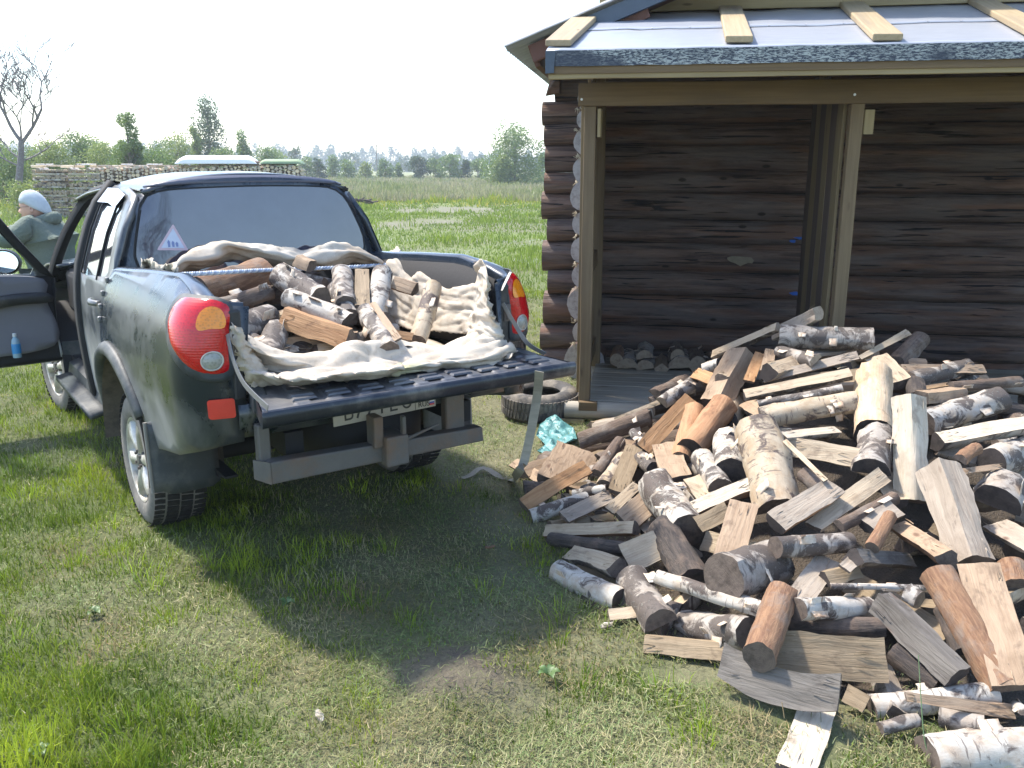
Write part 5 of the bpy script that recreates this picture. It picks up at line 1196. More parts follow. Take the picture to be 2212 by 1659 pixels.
def place_piece(A, B, w_, kind, bark, wd_, end='n', tilt=.35, roll=0., label='', group=None, name='firewood_piece', bend=0., bendy=0., twist=0., taper=0., taper2=None, cat='firewood', parent=None):
    """A is the near end whose cut face may show, B the far end, w_ the full width in metres"""
    A = Vector(A); B = Vector(B); NP[0] += 1; L = (A-B).length; X = (A-B).normalized(); mid = (A+B)/2
    cam_ = (Vector((0, 0, CH))-mid).normalized(); up = Vector((0, 0, 1)); o_ = (cam_*(1-tilt)+up*tilt); Z = (o_-X*o_.dot(X)).normalized()
    Y = Z.cross(X).normalized()
    if kind == 'Q':      # bark side of a quarter looks down, towards the viewer
        if Y.z > 0: X2 = -X; Y = -Y; X = X2
    if roll: Rm = Matrix.Rotation(R(roll), 3, X); Z = Rm @ Z; Y = Rm @ Y
    M = Matrix((X, Y, Z)).transposed().to_4x4()
    hz = {'R': -.9, 'H': -.1, 'B': -.85, 'Q': -.1, 'W': -.4, 'P': -.1, 'S': 0}[kind]*w_/2
    M.translation = mid+Z*hz
    me = log_piece(name, L, w_/2, kind, 1000+NP[0]*7, bend, bendy, twist, taper, taper2=taper2)
    if name == 'firewood_piece': name = {'R': 'round_log', 'H': 'half_log', 'B': 'half_log', 'P': 'split_board'}.get(kind, 'split_log')
    o = obj(name, me, [BK[bark], WD[wd_], EG[end]], parent, 38); o.matrix_world = M
    if cat: tag(o, label, cat, group)
    if cat and len(label.split()) > 16: print('LONG', label)
    gq = random.Random(NP[0]*13+5)
    if kind in 'RB' and bark in 'wWgyd' and 'deep' not in label and 'far side' not in label and L > .2:     # loose bark curling off the log
        for _ in range(gq.choice((1, 2, 2, 3))):
            a0 = R(gq.uniform(20, 150)); da = R(gq.uniform(18, 45))*gq.choice((-1, 1)); x0 = gq.uniform(-.42, .36)*L; xl = gq.uniform(.025, .09); rr = w_/2*.86; rows = []
            for i in range(7):
                t = i/6; a_ = a0+da*t; r_ = rr*(1.10+.10*t+.5*t**2.5*gq.uniform(.7, 1)); xw = xl*(1-.25*t)
                rows.append([(x0+xw*q+.006*noise.noise(Vector((t*6, q*5, NP[0]))), r_*math.cos(a_), r_*math.sin(a_)+(hz-hz)) for q in (-.5, -.17, .17, .5)])
            mm = MB(); mm.grid(rows); oc = obj('bark_curl', mm.mesh('bark_curl'), M_CURL, o, 180); solidify(oc, .0015, 0)
    if kind in 'HQWP' and 'deep' not in label and L > .2:      # torn splinters along an end
        mm = MB(); ns_ = gq.randrange(4, 11)
        for _ in range(ns_):
            e_ = gq.choice((-1, 1)); x0 = e_*L/2*gq.uniform(.7, 1.0); y0 = gq.uniform(-.45, .45)*w_; l_ = gq.uniform(.015, .05); zt = .002+.006*gq.random()
            mm.add([(x0-e_*l_, y0-.002, .001), (x0-e_*l_, y0+.002, .001), (x0+e_*l_*.5, y0+gq.uniform(-.006, .006), zt+.004), (x0-e_*l_*.4, y0, zt+.002)], [(0, 1, 2), (0, 3, 1), (1, 3, 2), (0, 2, 3)])
        obj('splinter', mm.mesh('splinter'), WD[wd_], o, kind='stuff')
    return o

# ---- shape of the heap: height falls from a ridge to its outline on the ground
RIDGE = [((1.05, 5.45), .50), ((1.75, 5.15), .99), ((2.35, 4.95), .88), ((3.1, 4.75), .66), ((4.2, 4.4), .5)]
def heap_h(x, y):
    if not inside(FOOT, x, y): return 0.
    df_ = 9; n = len(FOOT)
    for i in range(n):
        a = FOOT[i]; b = FOOT[(i+1) % n]; ex, ey = b[0]-a[0], b[1]-a[1]; t = max(0, min(1, ((x-a[0])*ex+(y-a[1])*ey)/(ex*ex+ey*ey))); df_ = min(df_, math.hypot(x-a[0]-t*ex, y-a[1]-t*ey))
    dr = 9; zr = 0
    for (a, za), (b, zb_) in zip(RIDGE, RIDGE[1:]):
        ex, ey = b[0]-a[0], b[1]-a[1]; t = max(0, min(1, ((x-a[0])*ex+(y-a[1])*ey)/(ex*ex+ey*ey))); d = math.hypot(x-a[0]-t*ex, y-a[1]-t*ey)
        if d < dr: dr = d; zr = za+(zb_-za)*t
    q = df_/(df_+dr+1e-6); return max(.06, zr*q**.9) if df_ > .1 else .06*df_/.1
def surf(px, py, lift=0.):
    d = ray(px, py); k0 = 1.8; zc = 1.9; last = None
    while zc < 7.5:
        P = cC+d*zc
        if P[2] <= heap_h(P[0], P[1])+lift or P[2] <= .02: break
        zc += .02
    return zc
CROPS = {'1': (4.267, 1080.1, 907.3), '2': (4.267, 1468.9, 622.1), '3': (4.267, 1693.6, 708.5), '4': (4.267, 1296.1, 950.5), '5': (4.267, 1693.6, 993.7), '6': (4.267, 1296.1, 1270.2), '7': (4.267, 1693.6, 1270.2), '8': (4.267, 1088.7, 622.1),
         't': (3.459, 483.9, 518.4), 'b': (3.657, 259.2, 345.6)}
def cp(c, x, y): s, ox, oy = CROPS[c]; return ox+x/s, oy+y/s
HG = 'split firewood lying in the big heap'
# crop, near end x y, far end x y, width, kind, bark, wood, end, tilt, extra, label
H = [
('8', 690,1400, 1340,1160, 165,'B','d','t','n',.3,{}, 'dark brown bark-covered split on the left shoulder of the heap beside the turquoise rag'),
('8', 1020,1215, 1430,1050, 46,'P','d','c','n',.3,{}, 'narrow pale stick behind the dark brown split at the left shoulder of the heap'),
('8', 1470,1030, 1800,820, 130,'B','w','c','c',.3,{}, 'small grey birch billet pointing up at the left slope under the reddish bark flake'),
('8', 1290,1480, 1730,1010, 150,'P','o','o','n',.1,{'bend':.03}, 'bright orange split slab on the left slope of the heap'),
('8', 1740,1420, 2060,1010, 260,'R','o','o','d',.3,{}, 'orange-brown peeled round log with its dark sawn end facing down, on the upper left slope'),
('2', 330,1020, 590,540, 300,'W','b','t','d',.25,{}, 'thick tan split with a ridge down its middle, left of the heap top'),
('8', 1640,1530, 1770,1060, 190,'B','o','o','n',.2,{'bend':.05}, 'smooth orange curved bark piece below the peeled orange round log'),
('8', 1960,850, 1750,770, 120,'P','o','o','n',.2,{}, 'reddish bark flake on the left edge of the heap top'),
('2', 290,600, 880,340, 105,'Q','g','c','c',.5,{}, 'long cream split sloping up to the left of the heap peak'),
('2', 840,380, 1230,190, 190,'W','w','y','c',.5,{}, 'grey split with a pointed top, highest piece of the heap'),
('2', 915,420, 1790,440, 215,'R','g','c','c',.3,{'taper':-.05}, 'round log with mottled grey bark and pale sawn end across the heap top'),
('2', 890,560, 1230,640, 130,'B','g','c','c',.3,{}, 'short billet with a cream end just under the top round log'),
('2', 760,830, 1640,610, 95,'P','w','y','n',.5,{}, 'bluish grey split slat lying under the top round log'),
('2', 850,720, 1190,620, 190,'Q','w','c','d',.4,{}, 'birch quarter with a dark triangular end under the heap top'),
('2', 590,960, 1570,760, 135,'Q','g','c','d',.55,{}, 'long cream split with a dark end, lying level below the heap top'),
('2', 720,1060, 1500,910, 80,'B','g','y','n',.4,{}, 'grey bark stick right under the long level cream split'),
('2', 740,1170, 1640,1010, 215,'B','y','t','n',.35,{}, 'patchy yellowish bark slab, second below the level cream split'),
('2', 1660,640, 2110,400, 58,'P','d','c','d',.3,{'taper':.3}, 'thin splintered stake sticking out to the upper right of the heap'),
('2', 1790,1230, 1790,680, 335,'R','p','c','d',.2,{'rough':1}, 'bright peeled orange-cream round log hanging down over the upper middle of the heap'),
('3', 1075,470, 850,250, 200,'H','d','c','n',.5,{}, 'half log with a dark round end right behind the bright peeled round log'),
('2', 1450,1290, 950,1340, 125,'Q','w','C','n',.6,{}, 'short pointed birch split under the patchy bark slab'),
('2', 970,1450, 1640,1560, 190,'P','g','c','n',.3,{}, 'wide cream board-like split in the centre of the heap, partly under a curled bark piece'),
('2', 470,1590, 450,1290, 300,'R','W','c','d',.35,{}, 'short white birch round with a dark hollow-looking end, left of centre'),
('2', 890,1960, 700,1200, 420,'B','y','t','n',.2,{}, 'large yellowish bark-covered half log in the middle of the heap'),
('4', 1085,370, 920,80, 225,'R','w','c','d',.3,{}, 'white birch round standing left of the short white birch round'),
('3', 820,1230, 880,900, 330,'B','g','n','d',.2,{}, 'grey-brown half log with curled orange bark under the bright peeled round log'),
('3', 1190,1580, 1150,610, 300,'W','b','C','n',.2,{}, 'tall bright split with a long crack standing in the upper right of the heap'),
('3', 1430,980, 2330,830, 210,'Q','w','C','d',.6,{}, 'big white split with a dark slanted end at the right side of the heap'),
('3', 1350,800, 2040,590, 250,'R','w','y','n',.35,{}, 'white and grey birch round lying on the right part of the heap'),
('3', 1310,600, 1680,560, 180,'W','g','t','n',.35,{}, 'grey-tan split with open grain left of the right-hand birch round'),
('3', 1090,360, 1850,360, 120,'Q','g','t','n',.4,{}, 'tan split at the back of the heap right of the splintered stake'),
('3', 1200,440, 1730,320, 160,'B','g','t','n',.35,{}, 'grey bark split in front of the tan split at the back right of the heap'),
('3', 1560,520, 2200,470, 110,'B','d','t','n',.35,{}, 'brown rough split at the back, above the right-hand birch round'),
('3', 1230,600, 1200,440, 175,'R','k','k','d',.3,{}, 'short sooty grey stub right of the half log with the dark round end'),
('3', 2010,1175, 2330,1060, 290,'R','w','n','d',.2,{}, 'round log with a cracked dark end at the right picture edge of the heap'),
('3', 1640,1320, 2000,1270, 60,'P','g','t','n',.4,{}, 'thin slat under the cracked round log at the right'),
('3', 2010,1500, 2080,1340, 420,'B','g','k','d',.1,{}, 'dark half log showing its wide end at the right side of the heap'),
('3', 1640,1180, 1790,1070, 130,'B','b','t','n',.3,{}, 'small brown curved bark chunk under the big white split'),
('5', 1720,880, 1400,0, 410,'W','g','y','n',.2,{'taper':.06}, 'very large grey and white ridged split in the right half of the heap'),
('5', 1930,570, 2350,800, 240,'P','g','y','n',.5,{}, 'pale bluish split at the right picture edge, middle height'),
('5', 770,580, 1050,430, 190,'H','d','y','d',.4,{}, 'grey half split beside the small orange stub in the right half'),
('5', 830,770, 990,480, 130,'R','b','o','n',.25,{}, 'small orange-brown stub leaning in the right half of the heap'),
('5', 1480,840, 1060,570, 200,'Q','b','t','n',.4,{}, 'grey-tan quarter left of the very large ridged split'),
('4', 1630,750, 2170,400, 230,'H','o','y','d',.4,{}, 'smooth grey split with a dark end in the middle of the heap'),
('5', 270,600, 930,130, 170,'P','g','c','n',.4,{'twist':.6}, 'twisted cream slat with dark dots beside the smooth grey split'),
('5', 520,590, 1040,320, 130,'B','d','n','n',.3,{}, 'dark bark stick behind the twisted cream slat'),
('5', 650,720, -30,760, 205,'R','g','c','n',.35,{}, 'level birch log with grey streaked bark in the middle of the heap'),
('4', 1260,1140, 1700,1010, 420,'R','g','t','n',.3,{}, 'stubby birch log with a dark knot hole in the middle of the heap'),
('4', 1120,1290, 1330,560, 270,'P','o','t','n',.3,{}, 'pinkish tan cracked slab standing left of the knot-hole log'),
('4', 1290,1410, 1330,1290, 150,'P','o','c','n',.3,{}, 'short cream block under the knot-hole log'),
('4', 840,1210, 560,730, 320,'B','k','n','d',.3,{}, 'black-brown split with light streaks, left of centre'),
('4', 770,730, 460,290, 330,'R','W','c','n',.3,{}, 'bright birch round with its dark end down right, left of centre'),
('4', 1380,380, 850,610, 190,'Q','b','C','t' if False else 'n',.6,{}, 'white smooth split crossing right of the bright birch round'),
('4', 990,520, 860,330, 190,'P','b','c','n',.4,{}, 'cream split tucked behind the bright birch round'),
('1', 1010,830, 1270,590, 105,'P','b','c','n',.4,{}, 'narrow cream slat left of the wide grey-tan split'),
('1', 1150,930, 1420,700, 240,'P','b','t','n',.35,{}, 'wide grey-tan split left of the bright birch round'),
('1', 410,1000, 1225,965, 160,'Q','b','c','n',.45,{}, 'clean pale rectangular split with brown bark under it, at the left foot of the heap'),
('1', 1050,1300, 640,1200, 225,'Q','g','c','n',.45,{}, 'short birch quarter with a square dark end at the left foot'),
('1', 1150,1270, 1480,1130, 300,'P','b','c','n',.4,{}, 'cream split with a small knot left of the black-brown split'),
('1', 1070,1600, 490,1370, 225,'R','W','c','d',.35,{}, 'birch round with one dark patch on the grass at the left front'),
('4', 530,1610, 260,1180, 320,'B','g','n','n',.25,{}, 'gnarled grey and black birch log at the left front'),
('4', 510,1230, 1500,1540, 150,'B','W','c','n',.35,{}, 'long slender birch split lying across the front above the standing orange log'),
('6', 1500,530, 1700,-50, 300,'R','b','o','n',.2,{}, 'smooth reddish orange round log standing at the front of the heap'),
('4', 1790,1490, 2120,1080, 240,'P','g','y','n',.4,{}, 'plain grey slab right behind the standing reddish orange log'),
('7', 840,135, 190,150, 210,'R','W','c','n',.35,{}, 'cream birch log with torn bark right of the standing orange log'),
('7', 930,340, 40,330, 190,'B','k','n','n',.35,{}, 'dark log with scraps of white bark under the cream birch log'),
('7', 945,650, -90,590, 400,'H','W','n','n',.05,{}, 'big olive-brown half log with a white bark edge at the lower front'),
('7', 1610,760, 860,80, 300,'W','k','k','d',.35,{}, 'long dark grey ridged split sloping down at the lower right'),
('7', 2040,880, 1390,-200, 320,'B','b','n','n',.25,{}, 'long brown bark-covered split leaning at the lower right'),
('7', 2140,890, 1790,-240, 370,'P','g','t','n',.3,{}, 'large pale board-like split standing at the lower right'),
('6', 400,520, 1330,580, 210,'Q','g','n','n',.3,{}, 'mossy split with a round orange knot lying on the grass at the front'),
('6', 2200,960, 1110,650, 330,'P','g','k','n',.1,{'bendy':-.085}, 'broad curved dark grey slab lying at the very front of the heap'),
('6', 1800,1800, 2040,1020, 330,'P','o','C','n',.5,{}, 'bright clean slab lying on the grass at the bottom picture edge'),
('6', 80,270, 400,190, 160,'Q','d','c','n',.6,{}, 'small cream chunk on the grass left of the gnarled birch log'),
('6', 700,290, 1290,350, 300,'R','g','n','n',.3,{}, 'short birch log with a broken brown face at the front left'),
('7', 830,1070, 1970,930, 230,'R','W','c','n',.35,{}, 'white birch log lying low at the lower right behind a thin green stalk'),
('7', 1130,1000, 2120,1140, 110,'P','W','t','n',.3,{'taper':.25}, 'torn wedge of birch with a white tip lying over the low white birch log'),
('7', 890,1390, 1250,1220, 130,'B','g','t','n',.3,{}, 'little piece of dark and white bark on the grass near the thin green stalk'),
('7', 1430,1170, 1840,1250, 190,'B','g','n','n',.3,{}, 'dark ragged split under the torn birch wedge'),
('7', 1370,1570, 2480,1480, 450,'R','W','c','n',.4,{}, 'thick white birch log lying in the bottom right picture corner'),
('7', 760,1070, 560,960, 170,'P','d','n','n',.2,{}, 'brown slab end sticking out right of the curved dark slab'),
('5', 560,990, 690,880, 120,'P','g','y','n',.4,{}, 'small bluish grey chip under the level birch log'),
('5', 1190,900, 700,860, 180,'Q','g','k','d',.35,{}, 'dark cracked birch split under the small orange stub'),
('5', 1235,1260, 1120,1190, 170,'R','w','c','c',.3,{}, 'short log with a cream round end behind the dark ridged split'),
('5', 1300,1170, 430,1150, 60,'B','w','c','n',.4,{}, 'thin birch strip behind the cream birch log'),
('5', 2120,1100, 2060,900, 280,'B','b','n','n',.2,{}, 'brown split between the pale board-like split and the picture edge'),
('1', 225,900, 810,420, 150,'H','b','o','n',.25,{'bend':.02}, 'orange-edged split fanning out at the far left of the heap'),
('1', 560,560, 720,240, 400,'H','w','t','n',.1,{}, 'wide tan half log with a torn white upper edge at the far left'),
('1', 290,930, 820,700, 140,'B','W','c','n',.35,{}, 'white birch split lying in front of the orange-edged split'),
('1', 600,890, 1030,680, 140,'P','w','y','n',.4,{}, 'grey slat beside the white birch split at the left'),
('1', 660,670, 970,620, 90,'B','W','c','n',.4,{}, 'small white birch scrap above the white birch split'),
('1', 900,470, 1120,160, 130,'B','d','n','n',.25,{}, 'dark bark stick leaning at the left shoulder'),
('1', 980,570, 1170,310, 170,'B','y','c','n',.25,{}, 'cream birch split leaning right of the dark bark stick'),
('1', 1090,650, 1240,230, 170,'P','d','n','n',.25,{}, 'brown split leaning right of the cream birch split'),
('1', 500,610, 120,440, 115,'P','b','t','n',.4,{}, 'tan plank end reaching out of the heap towards the hanging strap'),
('1', 230,700, 420,640, 210,'B','k','n','d',.3,{}, 'black chunk under the tan plank end at the far left'),
('1', 1640,510, 1510,200, 250,'P','b','t','n',.3,{}, 'tan split below the bright orange slab'),
('1', 1400,400, 1280,300, 150,'R','g','n','d',.3,{}, 'dark mossy log end behind the leaning brown split'),
('1', 440,1130, 1130,1170, 130,'B','k','n','n',.3,{}, 'black bark strip under the pale rectangular split'),
('2', 630,850, 740,590, 100,'P','o','o','n',.2,{}, 'reddish splinter between the ridged tan split and the birch quarter'),
('2', 790,760, 840,560, 100,'P','b','t','n',.2,{}, 'pinkish split end under the top round log'),
('2', 200,740, 340,690, 110,'B','W','c','n',.3,{}, 'white curl of birch bark at the left of the heap top'),
('4', 2080,370, 1700,0, 46,'P','o','c','n',.3,{}, 'long thin pale splinter crossing the yellowish half log'),
('4', 2030,420, 1850,280, 150,'B','d','n','n',.3,{}, 'dark bark split behind the smooth grey split'),
('7', 2230,1120, 2130,1040, 110,'B','w','c','n',.3,{}, 'white birch scrap at the right picture edge, low down'),
('4', 900,780, 1180,640, 170,'P','d','n','d',.3,{}, 'brown shaded split below the white smooth split'),
('5', 400,1080, 700,1000, 170,'Q','k','n','d',.2,{}, 'dark split in the hollow right of the plain grey slab'),
('7', 1000,560, 1420,880, 240,'B','k','k','d',.2,{}, 'black split in the shade under the dark grey ridged split'),
('7', 1480,140, 1640,560, 200,'B','k','n','d',.2,{}, 'dark round log between the two long splits at the lower right'),
('8', 1180,1300, 1300,1420, 90,'B','w','c','n',.3,{}, 'white and brown bark scrap left of the bright orange slab'),
]
LIFT = {'smooth reddish orange round log standing': .24, 'long slender birch split': .10, 'gnarled grey': .07, 'dark knot hole': .13, 'pinkish tan cracked': .07, 'bright birch round with its dark end down right': .13,
 'large yellowish': .09, 'bright peeled orange-cream': .14, 'tall bright split': .12, 'very large grey': .13, 'big white split': .07, 'big olive-brown': .07, 'cream birch log with torn': .08, 'broad curved dark': .17, 'smooth grey split with': .11,
 'long brown bark-covered': .09, 'large pale board-like': .11, 'long dark grey ridged': .09, 'short white birch round': .05, 'clean pale rectangular': .09, 'small orange-brown stub': .12, 'level birch log': .07, 'thick tan split': .07,
 'torn wedge': .06, 'long thin pale splinter': .12, 'orange-brown peeled': .06, 'grey-brown half log with curled': .05, 'round log with mottled': .04, 'long cream split with a dark end': .04, 'short birch quarter': .05}
for i, (c, ax, ay, bx2, by2, w_, kd, bk, wd2, en, ti, ex, lb) in enumerate(H):
    a = cp(c, ax, ay); b = cp(c, bx2, by2); s = CROPS[c][0]; wp = w_/s
    lf = next((v for k_, v in LIFT.items() if k_ in lb), 0.)
    za, zb = surf(*a), surf(*b); mx, my = (a[0]+b[0])/2, (a[1]+b[1])/2; zm = min(surf(mx, my), (za+zb)/2+.05)
    dz = za-zb
    ex = dict(ex); ex.pop('rough', None)
    l0 = (Vector(at_depth(*a, zm))-Vector(at_depth(*b, zm))).length
    Lt = .36+.05*random.random()
    best = None
    for q in np.linspace(-.42, .42, 85):
        A = at_depth(*a, zm+q/2); B = at_depth(*b, zm-q/2); L = np.linalg.norm(A-B)
        cost = (max(0, Lt-L)*1.0+max(0, L-.50)*2)**1+abs(q-dz)*.45 if l0 > .2 else abs(q-dz)+max(0, .22-L)+max(0, L-.5)
        if en == 'd' and kd == 'R' and q > 0: cost += .15
        if best is None or cost < best[0]: best = (cost, A, B)
    _, A, B = best
    W_ = wp*zm/FOC; lift = .02
    A = np.array(A); B = np.array(B)
    lo_ = min(A[2], B[2])
    if lf:
        W_ *= 1-lf/zm; A = A+(cC-A)/np.linalg.norm(cC-A)*lf; B = B+(cC-B)/np.linalg.norm(cC-B)*lf
    zf = max(W_*.35, .055)
    if A[2] < zf: A[2] = zf
    if B[2] < zf: B[2] = zf
    place_piece(A, B, W_, kd, bk, wd2, en, ti, 0, lb, HG, **ex)
# knots and curls on some pieces are parts of the heap's look: loose bark curls
# ---- pieces lying deeper in the heap, seen through the gaps
g = random.Random(21); cnt = 0
deep = ('darker split lying deep in the heap, glimpsed between the upper pieces')
while cnt < 150:
    x = g.uniform(.0, 3.9); y = g.uniform(2.6, 6.0); h = heap_h(x, y)
    if h < .07: continue
    cnt += 1; lay = g.uniform(.07, .17)
    z = max(.05, h-lay); a = g.uniform(0, 6.28); p_ = g.uniform(-.25, .25); L = g.uniform(.33, .42)
    dirv = Vector((math.cos(a)*math.cos(p_), math.sin(a)*math.cos(p_), math.sin(p_)))*L/2
    kd = g.choice('RBHQWPQH'); A = Vector((x, y, z))+dirv; B = Vector((x, y, z))-dirv
    for P_ in (A, B):
        hh = heap_h(P_.x, P_.y)-.09; P_.z = max(.045, min(P_.z, hh if hh > .05 else .05))
    bk_ = g.choice('wggddky'); wd_ = g.choice('ctynn'); pq = project((A+B)/2)
    lr = 'far left' if pq[0] < 1340 else 'left' if pq[0] < 1560 else 'middle' if pq[0] < 1780 else 'right' if pq[0] < 2000 else 'far right'; ud = 'upper' if pq[1] < 930 else 'middle' if pq[1] < 1180 else 'lower'
    nm_ = {'w': 'birch', 'g': 'grey birch', 'd': 'dark brown', 'k': 'sooty', 'y': 'yellowish'}[bk_]; sh_ = {'R': 'round', 'B': 'half log', 'H': 'half log', 'Q': 'quarter', 'W': 'wedge', 'P': 'slab'}[kd]
    place_piece(A, B, g.uniform(.08, .13), kd, bk_, wd_, g.choice('nnd'), g.uniform(.2, .9), g.uniform(-60, 60), '%s %s deep in gaps at the %s %s of the heap' % (nm_, sh_, ud, lr+' part' if lr != 'middle' else 'centre'), HG)
# dark litter like crumbled bark, added inside the heap so its gaps look dark
def heap_fill():
    cx_, cy_ = 2.2, 4.4; FO = []
    for k, (x, y) in enumerate(resample(FOOT, 90, True)):
        q = .90+.09*noise.noise(Vector((x*2.5, y*2.5, 7)))+.05*noise.noise(Vector((x*9, y*9, 7))); FO.append((cx_+(x-cx_)*q, cy_+(y-cy_)*q))
    m = panel(FO, lambda x, y: (x, y, .012+.02*abs(noise.noise(Vector((x*5, y*5, 1))))+max(0, heap_h(x, y)-.26)*.9), .09)
    obj('dark_gap_fill', m.mesh('dark_gap_fill'), simple('dark_gap_fill', (.075, .058, .042), .95, nz=.6, sc=14, bump=.8, dist=.03), None, 180, kind='stuff', label='dark layer like crumbled bark, added inside the firewood heap to darken its gaps')
heap_fill()
# ---- heap back and right side, beyond the picture edge and facing the shed
back = 'plain split lying on the far side of the heap towards the woodshed'
for k in range(14):
    x = g.uniform(1.0, 3.9); y = g.uniform(5.0, 5.9); h = heap_h(x, y)
    if h < .07: continue
    a = g.uniform(0, 6.28); dirv = Vector((math.cos(a), math.sin(a), g.uniform(-.3, .1)))*.19
    place_piece(Vector((x, y, h-.04))+dirv, Vector((x, y, h-.04))-dirv, g.uniform(.08, .12), g.choice('RBHQW'), g.choice('wgdy'), g.choice('cty'), 'n', .8, g.uniform(-30, 30), back, HG)
# ---- pieces kept on the woodshed floor
SHR = [(.12, .060, 'R', 'd'), (.27, .085, 'B', 'w'), (.44, .075, 'B', 'g'), (.58, .060, 'W', 'w'), (.74, .080, 'B', 'g'), (.92, .070, 'R', 'd'), (1.10, .07, 'B', 'd'), (1.30, .075, 'H', 'g')]
lbs = ['reddish round log on the woodshed floor, leftmost of the row against the wall', 'half log with a pale bark rim, second of the row on the woodshed floor', 'half log with loose bark, third of the row on the woodshed floor', 'pointed birch split, fourth of the row on the woodshed floor', 'thick half log with a tan end, fifth of the row on the woodshed floor', 'round log at the right end of the visible row on the woodshed floor', 'half log of the woodshed row behind the heap top', 'flat-up half log of the woodshed row behind the heap top, last to the right']
SPX = [(1333, 777, 28, 'R', 'b'), (1354, 800, 46, 'B', 'w'), (1391, 812, 40, 'B', 'g'), (1428, 800, 32, 'W', 'w'), (1468, 793, 50, 'B', 'g'), (1504, 798, 38, 'R', 'd'), (1545, 800, 42, 'B', 'd'), (1590, 800, 44, 'H', 'g')]
for (px, py, wpx, kd, bk), lb in zip(SPX, lbs):
    q = on_plane(px, py, BO+bv*1.10, bv); r = wpx*((q-cC)@cF)/FOC/2; q[2] = max(q[2], .16+r*(.9 if kd == 'R' else .1)); top_ = q+np.array([0, 0, r*.8])
    place_piece(top_, top_+bv*.38, r*2, kd, bk, 't', 'c', .97, random.uniform(-12, 12), lb, 'firewood row on the woodshed floor')
for px, py, wpx, kd, bk, lb in ((1390, 774, 38, 'B', 'w', 'half log with a white bark rim in the second layer of the woodshed row'), (1462, 768, 30, 'R', 'd', 'small round log on top of the woodshed row, right of the middle')):
    q = on_plane(px, py, BO+bv*1.14, bv); r = wpx*((q-cC)@cF)/FOC/2; top_ = q+np.array([0, 0, r*.8]); place_piece(top_, top_+bv*.36, r*2, kd, bk, 't', 'c', .97, 10, lb, 'firewood row on the woodshed floor')

# ================================================================ load of the truck
def bedp(px, py, extra=0.):      # picture point on the sloping top of the load, in world space
    P0 = tw(0, -1.1, .99+extra); P1 = np.array([0, 0, 1.])-td_*.30; P1 /= np.linalg.norm(P1)
    return on_plane(px, py, P0, P1)
LG = 'split firewood loaded in the truck bed'
T = [
('b', 630,960, 1150,800, 270,'R','b','o','n',.5,.02, {}, 'big reddish brown log at the upper left of the truck load, partly behind the rope'),
('b', 780,1140, 1190,1010, 150,'B','d','n','n',.4,.0, {}, 'dark brown billet under the big reddish log in the truck bed'),
('b', 830,1320, 1230,1180, 250,'R','g','c','n',.4,.0, {}, 'pale grey birch log at the left side of the truck load, above the tarp fold'),
('b', 1555,1030, 1240,840, 215,'R','W','o','n',.4,.10, {}, 'white birch log with a brown sawn end lying on top of the truck load'),
('b', 1790,1240, 1300,1040, 180,'B','W','c','d',.4,.07, {}, 'white birch half log with a dark end under the top birch log in the truck'),
('b', 1790,1400, 1270,1220, 210,'Q','g','o','n',.15,.03, {}, 'brown split with a clean face in the middle of the truck load'),
('b', 1500,810, 1390,760, 130,'W','b','t','n',.4,.06, {}, 'small brown split end behind the top birch log in the truck'),
('b', 1780,1080, 1750,830, 175,'B','g','c','n',.3,.06, {}, 'upright cream and grey split right of the top birch log'),
('b', 1800,1180, 1700,960, 150,'R','w','c','n',.3,.03, {}, 'short mottled birch piece between the top birch log and the upright splits'),
('t', 1030,480, 1030,210, 110,'P','d','n','n',.3,.05, {}, 'dark split standing left of the upright white birch in the truck'),
('t', 1120,560, 1190,200, 165,'B','W','c','n',.3,.05, {}, 'upright white birch half log in the right part of the truck load'),
('t', 1420,350, 1260,300, 120,'Q','b','t','d',.3,.05, {}, 'short tan block against the tarp in the right part of the truck load'),
('t', 1450,720, 1570,310, 135,'B','y','t','n',.3,.06, {}, 'bark-covered split leaning against the tarp at the right of the truck load'),
('t', 1220,770, 1040,480, 150,'R','w','c','n',.3,.04, {}, 'birch log pointing at the tarp fold near the middle of the truck load'),
('t', 1290,740, 1090,470, 80,'P','b','t','n',.3,.05, {}, 'reddish split lying along the birch log near the middle of the truck load'),
('t', 1410,720, 1220,690, 60,'P','o','o','n',.3,.0, {}, 'reddish bark strip on the truck bed near the tarp fold'),
('t', 330,810, 400,600, 190,'R','g','n','n',.3,.0, {}, 'brown mottled log end at the lower left of the truck load'),
('t', 580,790, 700,700, 180,'B','k','n','d',.4,-.08, {}, 'dark split deep in the truck load under the brown split'),
('t', 260,760, 180,700, 120,'B','g','t','n',.4,-.05, {}, 'small mottled chunk left of the brown mottled log end in the truck'),
('t', 900,790, 700,800, 60,'P','w','c','n',.4,-.06, {}, 'pale chip on the truck bed right behind the tarp fold'),
]
for (c, ax, ay, bx2, by2, w_, kd, bk, wd2, en, ti, li, ex, lb) in T:
    a = cp(c, ax, ay); b = cp(c, bx2, by2); s = CROPS[c][0]
    A = bedp(*a, li); B = bedp(*b, li); L = np.linalg.norm(A-B)
    if L > .46: # steeper than the load surface: keep the far end nearer
        mid = (A+B)/2; zm = (mid-cC)@cF; best = None
        for q in np.linspace(-.5, .5, 101):
            A2 = at_depth(*a, zm+q/2); B2 = at_depth(*b, zm-q/2); L2 = np.linalg.norm(A2-B2); cost = abs(L2-.42)+abs(q-((A-B)@cF))*.2
            if best is None or cost < best[0]: best = (cost, A2, B2)
        _, A, B = best
    zm = (((A+B)/2)-cC)@cF
    place_piece(A, B, w_/s*zm/FOC, kd, bk, wd2, en, ti, 0, lb, LG, **ex)
g = random.Random(5)
